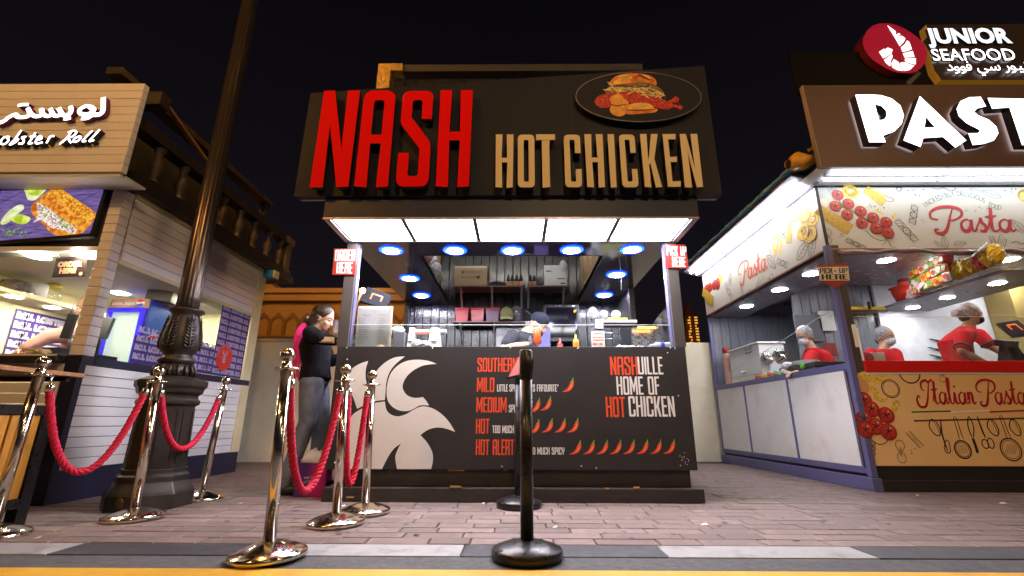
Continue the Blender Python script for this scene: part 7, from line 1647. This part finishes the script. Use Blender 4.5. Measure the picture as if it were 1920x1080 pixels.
# counter, right half
def squeeze(px, ytop, ybase, y, body, capm, label):
    p = gy(px, ybase, y); h = gy(px, ytop, y).z-(ZT-.008); t = thing('squeeze_bottle', label, 'bottle', (p.x, y, ZT-.008)); b = B(body); b.lathe([(.026, 0), (.028, .006), (.028, h*.48), (.024, h*.55)], 20, c=(p.x, y, ZT-.008)); b.build('bottle', t); b = B(capm); b.lathe([(.026, h*.50), (.026, h*.62), (.010, h*.72), (.004, h)], 18, c=(p.x, y, ZT-.008)); b.build('cap', t)
squeeze(1080, 627, 650, 4.12, pm('orange_sauce2', (.80, .20, .02), .3), pm('yellow_cap', (.80, .62, .02), .35), 'orange squeeze bottle with a yellow nozzle on the counter'); squeeze(1050, 634, 650, 4.3, pm('red_sauce', (.7, .03, .02), .3), M['redsign'], 'small red tipped squeeze bottle farther back right of the cook')
t, o, d = boxthing('price_card', 'white card with lines of red lettering standing on the counter', 'card', 1109, 1134, 621, 650, 4.08, .01, M['paper'], base=ZT-.008, part='card'); x0, x1, z0, z1 = d
b = B(pm('card_red', (.62, .02, .02), .5)); f = FY(4.08)
for i, s in enumerate(('CHICKEN', 'NASH', 'CHICKEN', 'HOT NOW')):
    hh = (.014, .010, .014, .022)[i]; block(b, s, f, x0+.012, z1-.03-i*.029-(.01 if i == 3 else 0), hh, (x1-x0-.024), .001)
b.build('lettering', o)
xa, xb_ = xr(1140, 1262, 640, 4.3); t = thing('steel_tray', 'long pale steel tray on the right half of the counter', 'tray', ((xa+xb_)/2, 4.3, ZT)); b = B(M['steel']); b.hexa([V((xa, 4.10, ZT-.006)), V((xb_-.1, 4.10, ZT-.006)), V((xb_-.1, 4.5, ZT-.006)), V((xa, 4.5, ZT-.006))], [V((xa+.06, 4.16, ZT+.045)), V((xb_-.12, 4.16, ZT+.045)), V((xb_-.12, 4.46, ZT+.045)), V((xa+.06, 4.46, ZT+.045))]); b.build('tray', t, bevel=.005)
xa, xb_ = xr(1192, 1240, 628, 4.75); t = thing('food_warmer', 'glass food warmer glowing orange at the right end of the counter', 'food warmer', ((xa+xb_)/2, 4.75, ZT)); zt_ = gy(1215, 609, 4.75).z
b = B(M['steel']); b.box(xa, xb_, 4.62, 4.95, ZT-.008, ZT+.03); b.box(xa, xb_, 4.9, 4.95, ZT+.031, zt_); b.build('housing', t); b = B(emat('warmer_element', (1, .36, .04), 7)); b.tube([(xa+.04, 4.80, zt_-.02), (xb_-.04, 4.80, zt_-.02)], .012, 8); b.build('heating_element', t); b = B(M['clean']); b.quad((xa, 4.62, ZT+.03), (xb_, 4.62, ZT+.03), (xb_, 4.72, zt_), (xa, 4.72, zt_)); b.build('glass', t)
b = B(pm('fried_pieces', (.50, .20, .04), .6, bump=1, bscale=40, var=.3))
for i in range(10): b.ell((xa+.04+i*.024*(xb_-xa)/.25, 4.74+random.uniform(-.05, .05), ZT+.045), (.025, .03, .02), Euler((random.random(), random.random(), 0)), 8, 6)
b.build('fried_pieces', t, kind='stuff')
p0, p1 = gy(1218, 641, 4.06), gy(1260, 641, 4.06); t = thing('water_bottle', 'clear water bottle with a blue label lying on the counter', 'bottle', ((p0.x+p1.x)/2, 4.06, ZT)); M_ = Matrix.Rotation(PI/2, 3, 'Y'); L_ = p1.x-p0.x; b = B(pm('clear_plastic', (.70, .74, .80), .12, alpha=.55)); b.lathe([(.010, 0), (.012, .02), (.03, .05), (.032, L_*.5), (.032, L_-.01), (.026, L_)], 20, c=(p0.x, 4.06, ZT+.026), M=M_); o = b.build('bottle', t); b = B(pm('label_blue', (.02, .06, .60), .4)); b.lathe([(.0325, L_*.42), (.0325, L_*.62)], 20, c=(p0.x, 4.06, ZT+.026), M=M_); b.build('label', o)
# rear side bench on the right
zq = gy(1150, 603, 5.3).z; xa, xb_ = xr(1128, 1174, 603, 5.3); 
b = B(pm('bench_cream', (.5, .42, .35), .5)); b.box(xa, XR-.06, 5.2, 5.5, zq-.03, zq); b.build('side_ledge', ck)
t = thing('lime_tray', 'lime green tray on the right rear ledge', 'tray', ((xa+xb_)/2, 5.3, zq)); b = B(pm('lime_plastic', (.55, .66, .05), .35)); b.box(xa+.06, xb_, 5.22, 5.42, zq+.001, zq+.03); b.build('tray', t, bevel=.006)
for i, (px, py, r, m_) in enumerate(((1155, 590, .05, M['paper']), (1132, 592, .05, M['bag']), (1112, 598, .07, M['bag']))):
    p = gy(px, py, 5.28); crumple('paper_heap', ('folded white paper on the lime tray', 'white wrap beside the lime tray', 'pale bag heaped left of the lime tray')[i], 'paper', (p.x, 5.28, zq+.03+r), (.055, .05, r), m_, 50+i)
t, o, d = boxthing('white_tub', 'white plastic tub under the right rear ledge', 'tub', 1117, 1131, 598, 616, 5.2, .1, M['wplastic'])
b = B(M['steel'])
xa, xb_ = xr(1132, 1162, 625, 5.6); z0, z1 = ZT-.1, gy(1150, 614, 5.6).z
for z in (z1, z1-.07, z1-.14): b.tube([(xa, 5.6, z), (xb_, 5.6, z)], .006, 6)
for x in (xa, xb_): b.tube([(x, 5.6, z0), (x, 5.6, z1)], .006, 6)
t = thing('wire_rack', 'chrome wire rack standing behind the steel tray', 'rack', ((xa+xb_)/2, 5.6, z0)); b.build('rack', t, kind='stuff')
p = gy(1133, 528, XR and 5.6); t = thing('wall_notice', 'small yellow and red notice on the dark right wall', 'notice', (p.x, 5.52, p.z)); f = FY(5.52); p = gy(1133, 527, 5.52); b = B(pm('notice_yellow', (.75, .50, .04), .5)); b.poly([[(p.x-.05, p.z-.03), (p.x+.05, p.z-.03), (p.x+.05, p.z+.035), (p.x-.05, p.z+.035)]], f, 0, .004); b.m(M['redsign']).disc((p.x, p.z), .02, f, .003, 14); b.build('card', t)
p = gy(1163, 498, 4.9); b = B(M['wplastic']); b.tube([(p.x, 4.9, ZC), (p.x+.003, 4.9, p.z-.1), (p.x-.006, 4.9, p.z-.28)], .004, 6); t = thing('hanging_cable', 'thin pale cable hanging from the right soffit', 'cable', (p.x, 4.9, ZC-.3)); b.build('cable', t)
# ================================================================== things in the pasta kiosk
zsf = shz+.036
def onshelf(px, py): 
    p = gz(px, py, zsf); return p
def shelf_box(nm, label, cat, px, py, w, h, dep, mat, group=None, rot=0.0, part='packet'):
    p = onshelf(px, py); t = thing(nm, label, cat, tuple(p), group); b = B(mat); b.obox(p+V((0, .12, h/2+.001)), (w, dep, h), Euler((0, 0, math.atan2(d_sh.y, d_sh.x)+rot))); b.build(part, t, bevel=.004); return t
d_sh = (L1-L0).normalized()
p = onshelf(1684, 566); t = thing('red_pot', 'glossy red cooking pot on the long shelf of the pasta kiosk', 'pot', tuple(p)); b = B(pm('red_enamel', (.50, .03, .015), .2)); b.lathe([(.09, 0), (.12, .02), (.15, .12), (.155, .18), (.18, .20), (.175, .205), (.145, .19), (.12, .06), (.002, .04)], 28, c=p+V((.13, 0, .001))); b.build('pot', t)
p2 = p+V((.13, 0, .06)); t = thing('spice_jar', 'red topped glass jar standing in the red pot', 'jar', tuple(p2)); b = B(pm('jar_red', (.62, .07, .06), .3)); b.lathe([(.055, 0), (.065, .02), (.065, .19), (.05, .22)], 18, c=p2); b.m(M['redsign']).lathe([(.055, .22), (.055, .26), (.001, .261)], 18, c=p2); b.build('jar', t)
for i in range(5):
    q = onshelf(1702+i*5.5, 560-i*3.5); t = thing('flour_packet', '%s white and red paper packet from the red pot in the leaning heap' % ORD[i], 'packet', tuple(q), 'white and red packets by the pot'); b = B(pm('packet_white_red', (.66, .40, .38), .5, var=.7, vscale=22)); b.obox(q+V((.06, 0, .055+.045*(i % 2))), (.09, .065, .11), Euler((.2*i, .3, d_sh.y+.3*i))); b.build('packet', t, bevel=.006)
cols = [(.60, .05, .03), (.12, .36, .05), (.70, .48, .05), (.66, .60, .46), (.55, .10, .04)]
k = 0
for i in range(7):
    for j in range(3):
        q = onshelf(1716+i*9.5, 552-i*4.2); t = thing('pasta_packet', '%s noodle packet, %s row, %s column from the red pot' % (('red', 'green', 'yellow', 'cream', 'dark red')[k % 5], ('bottom', 'middle', 'top')[j], ORD[i]), 'packet', (q.x+.07, q.y, q.z+j*.108), 'noodle packets stacked on the long shelf'); b = B(pm('packet_%d' % (k % 5), cols[k % 5], .35, var=.5, vscale=30)); c = q+V((.07, 0, .055+j*.108)); b.obox(c, (.10, .108, .104), Euler((random.uniform(-.15, .15), random.uniform(-.2, .2), random.uniform(-.2, .2)))); b.build('packet', t, bevel=.01)
        b = B(pm('packet_%d' % ((k+2) % 5), cols[(k+2) % 5], .35, var=.5, vscale=30)); b.disc((-c.y, c.z), .032, Fr((c.x-.056, 0, 0), (0, -1, 0), (0, 0, 1), (-1, 0, 0)), .004, 10); b.build('label_spot', t); k += 1
for i in range(6):
    q = onshelf(1786+i*14, 524-i*6); t = crumple('pasta_bag', '%s slumped yellow bag of dry pasta along the right of the shelf' % ORD[i], 'bag', (q.x+.09, q.y, zsf+.11), (.08, .07, .11), (pm('pasta_yellow_bag', (.72, .50, .04), .35, var=.3, vscale=25), pm('pasta_red_bag', (.55, .06, .08), .35, var=.4, vscale=25))[i in (3,)], 60+i); t['group'] = 'dry pasta bags on the long shelf'
    if i == 3: t['label'] = 'red bag among the yellow pasta bags on the long shelf'; del t['group']
xa, xb_ = xr(1587, 1652, 578, 6.4); z = gy(1620, 580, 6.4).z; t = thing('yellow_tray', 'yellow plastic tray fixed to the grey wall left of the shelf', 'tray', ((xa+xb_)/2, 6.2, z)); b = B(pm('yellow_tray', (.72, .44, .02), .35)); b.box(xa, xb_, 6.32, 6.61, z-.03, z+.02); b.build('tray', t, bevel=.006); b = B(M['dark']); b.box(xa+.02, xb_, 6.30, 6.319, z-.06, z-.031); b.box((xa+xb_)/2, (xa+xb_)/2+.03, 6.30, 6.319, z-.02, z+.09); b.build('holder', t)
# till with orange mark
Yt = 5.05; p = gy(1898, 617, Yt); t = thing('pasta_till', 'dark touch screen till with an orange mark at the right edge of the pasta counter', 'till', (p.x, Yt, 1.19)); R_ = Euler((-.5, -.15, .25)); b = B(pm('till_navy', (.018, .018, .035), .3)); b.obox(p+V((.03, 0, .0)), (.34, .03, .20), R_); b.build('screen', t, bevel=.006)
b = B(emat('till_orange', (1, .17, .02), .55)); Rm = R_.to_matrix()
for q in ((-.02, .05, .14, .018), (.055, .01, .018, .09), (-.085, .02, .018, .06)): b.obox(p+V((.03, 0, 0))+Rm @ V((q[0], -.018, q[1])), (q[2], .004, q[3]), Rm)
b.build('mark', t, kind='stuff'); b = B(pm('till_navy', (.018, .018, .035), .3)); b.obox((p.x-.06, Yt+.05, 1.45), (.16, .12, .07), Euler((.3, 0, .2))); b.build('card_slot', t); b = B(M['dark']); b.hexa([V((p.x-.09, Yt+.02, 1.19)), V((p.x+.12, Yt+.02, 1.19)), V((p.x+.12, Yt+.2, 1.19)), V((p.x-.09, Yt+.2, 1.19))], [V((p.x-.05, Yt+.06, 1.45)), V((p.x+.06, Yt+.06, 1.45)), V((p.x+.06, Yt+.14, 1.45)), V((p.x-.05, Yt+.14, 1.45))]); b.build('base', t)
for i, (px, py) in enumerate(((1750, 638), (1748, 654), (1750, 668))):
    q = gy(px, py, 6.55); t = thing('wall_knife', ('uppermost knife on the white wall behind the masked cashier', 'middle knife on the white wall behind the masked cashier', 'lowest knife on the white wall behind the masked cashier')[i], 'knife', tuple(q)); b = B(M['steel']); b.add([q+V((-.09, 0, .03)), q+V((.04, 0, -.015)), q+V((.04, 0, .015)), q+V((-.09, .004, .034))], [(0, 1, 2, 3)]); b.build('blade', t); b = B(M['dark']); b.bar(q+V((.04, 0, 0)), q+V((.13, 0, -.03)), .02, .02); b.build('handle', t)
t, o, d = boxthing('paper_stack', 'white paper sheets leaning behind the front glass of the pasta kiosk', 'papers', 1630, 1660, 661, 678, 4.85, .05, M['paper'], base=1.19); 
xx = gy(1620, 668, 4.8); t = thing('plaid_cloth', 'red and black plaid cloth bundle behind the red rail', 'cloth', (xx.x, 4.8, 1.19)); b = B(pm('plaid', (.45, .03, .05), .8, var=.8, vscale=18)); b.ell((xx.x, 4.82, 1.25), (.10, .08, .075)); b.build('cloth', t)
t = thing('salt_shaker', 'narrow white shaker with a dark cap at the corner of the pasta counter', 'shaker', (RX+.17, RY+.05, 1.2)); b = B(M['wplastic']); b.lathe([(.018, 0), (.018, .15)], 12, c=(RX+.165, RY+.05, 1.197)); b.m(M['dark']).lathe([(.02, .15), (.02, .17), (.001, .175)], 12, c=(RX+.165, RY+.05, 1.197)); b.build('shaker', t)
# side window of the pasta kiosk
zsd = ztc-.02
pc = gx(1368, 712, RX+.12); pt = gx(1362, 652, RX+.12); hcp = pt.z-zsd; t = thing('cup_stack', 'tall stack of pink paper cups with red sleeve on the side counter', 'cups', (pc.x, pc.y, zsd)); y_ = pc.y
n = 24
for i in range(n):
    z = zsd+hcp*.84*i/n; b = B(pm('pink_cup', (.62, .36, .31), .5, rand=.06)); b.lathe([(.058, 0), (.064, hcp*.84/n*.9), (.060, hcp*.84/n)], 18, c=(pc.x, y_, z)); b.build('cup', t)
b = B(M['redsign']); b.lathe([(.056, 0), (.060, hcp*.13), (.05, hcp*.15), (.001, hcp*.15)], 18, c=(pc.x, y_, zsd+hcp*.845)); b.build('sleeve', t)
q0, q1 = gx(1382, 690, RX+.2), gx(1440, 682, RX+.2); y0_, y1_ = max(q0.y, q1.y), min(q0.y, q1.y); z0 = zsd+.08; z1 = gx(1410, 648, RX+.2).z
t = thing('storage_box', 'large translucent white storage box with dark handles on the side counter', 'storage box', (RX+.3, (y0_+y1_)/2, z0)); b = B(pm('frosted_plastic', (.72, .76, .80), .3)); b.box(RX+.10, RX+.46, y1_, y0_, z0, z1-.03); o = b.build('tub', t, bevel=.01); b = B(M['wplastic']); b.box(RX+.08, RX+.48, y1_-.02, y0_+.02, z1-.029, z1); b.build('lid', t, bevel=.006)
b = B(M['greyplastic']); ym = y1_+(y0_-y1_)*.3
for z in (z1-.07, z1-.12): b.tube([(RX+.10, ym-.09, z+.02), (RX+.085, ym-.08, z), (RX+.085, ym+.08, z), (RX+.10, ym+.09, z+.02)], .006, 6)
b.build('handle', o, kind='stuff'); b = B(M['steel']); b.box(RX+.09, RX+.5, y1_, y0_, zsd, z0-.002); t2 = thing('steel_bench_box', 'low steel bench box under the white storage box', 'box', (RX+.3, (y0_+y1_)/2, zsd)); b.build('box', t2, bevel=.004)
for i, (px, py, r, m_) in enumerate(((1438, 672, .09, M['steel']), (1462, 668, .10, pm('foil', (.7, .7, .72), .18, 1)), (1402, 698, .06, M['paper']), (1478, 686, .05, M['bag']))):
    q = gx(px, py, RX+.16); crumple('foil_heap', ('crumpled silver foil between white box and plates', 'large crumpled foil bag on the side counter', 'crumpled white paper at the edge of the side counter', 'small clear bag near the middle of the side counter')[i], 'foil', (q.x, q.y, max(q.z, zsd+r*.9)), (.08, .11, r), m_, 70+i)
for i in range(5):
    q = gx(1424+i*12, 699-i*2.2, RX+.10); t = thing('snack_packet', '%s %s snack packet from the rear along the side counter edge' % (ORD[i], ('red', 'yellow', 'dark red', 'green', 'cream')[i]), 'packet', (q.x, q.y, zsd), 'packets along the side counter'); b = B(pm('packet_%d' % ((i*2) % 5), cols[(i*2) % 5], .35, var=.5, vscale=30)); b.obox((q.x, q.y, zsd+.028), (.09, .12, .05), Euler((.1*i, .1, .3*i))); b.build('packet', t, bevel=.012)
q0, q1 = gx(1480, 672, RX+.22), gx(1522, 668, RX+.22); t = thing('plate_stack', 'stack of white plates on a dark tray beside the bending worker', 'plates', (q0.x, (q0.y+q1.y)/2, zsd)); b = B(M['wplastic'])
for i in range(4): b.lathe([(.06, 0), (.15, .014), (.152, .018), (.001, .008)], 24, c=(q0.x+.06, (q0.y+q1.y)/2, zsd+.10+i*.012))
b.build('plates', t); b = B(M['dark']); b.box(q0.x-.1, q0.x+.24, q1.y-.2, q0.y+.1, zsd+.055, zsd+.098); b.box(q0.x-.08, q0.x+.2, q1.y-.15, q0.y+.05, zsd, zsd+.054); b.build('tray', t, bevel=.004); b = B(pm('green_lid', (.15, .60, .03), .3)); b.ell((q0.x-.101, q1.y+.05, zsd+.075), (.01, .045, .035)); b.build('green_lid', t)
for nm, lab, p0, p1, y0, y1, m_ in (('wall_board_panel', 'plain dark grey equipment box on the grooved wall above the bending worker', 1494, 1543, 590, 640, pm('grey_box', (.11, .12, .14), .4)), ('white_notice', 'white paper notice hung on the grooved partition by the corner post', 1536, 1566, 583, 620, M['paper']), ('red_poster', 'red printed poster on the partition behind the bending worker', 1545, 1569, 643, 667, M['redsign'])):
    boxthing(nm, lab, 'notice' if 'box' not in lab else 'equipment box', p0, p1, y0, y1, 6.56, .05 if 'box' in lab else .008, m_, part='panel')
# ================================================================== litter on the paving
b = B(M['paper']); r = random.Random(8)
for px, py in ((70, 1010), (640, 950), (1720, 930), (1320, 985), (905, 945), (450, 945), (1880, 945), (1040, 990)):
    p = gz(px, py); s = r.uniform(.012, .03); b.add([p+V((-s, -s*.6, .004)), p+V((s, -s*.4, .006)), p+V((s*.8, s*.7, .012)), p+V((-s*.5, s*.5, .005))], [(0, 1, 2, 3)])
o = b.build('litter', None, kind='stuff'); tag(o, 'tiny scraps of white paper scattered on the pavers', 'litter')

# old chewing gum and grease spots trodden into the pavers
b = B(pm('gum_spot', (.045, .034, .032), .8)); r = random.Random(21); fg = Fr((0, 0, 0), (1, 0, 0), (0, 1, 0), (0, 0, 1))
for i in range(110):
    y = r.uniform(YK1+.03, 5.2); x = r.uniform(-1, 1)*y*1.05; s = r.uniform(.007, .022)
    if XL-.1 < x < XR+.1 and y > 3.9: continue
    b.poly([[(x+s*r.uniform(.6, 1.2)*math.cos(a), y+s*r.uniform(.6, 1.2)*math.sin(a)) for a in [2*PI*j/9 for j in range(9)]]], fg, .0042)
o = b.build('gum_spots', None, kind='stuff'); tag(o, 'dark old gum spots trodden into the brick pavers', 'gum spots')
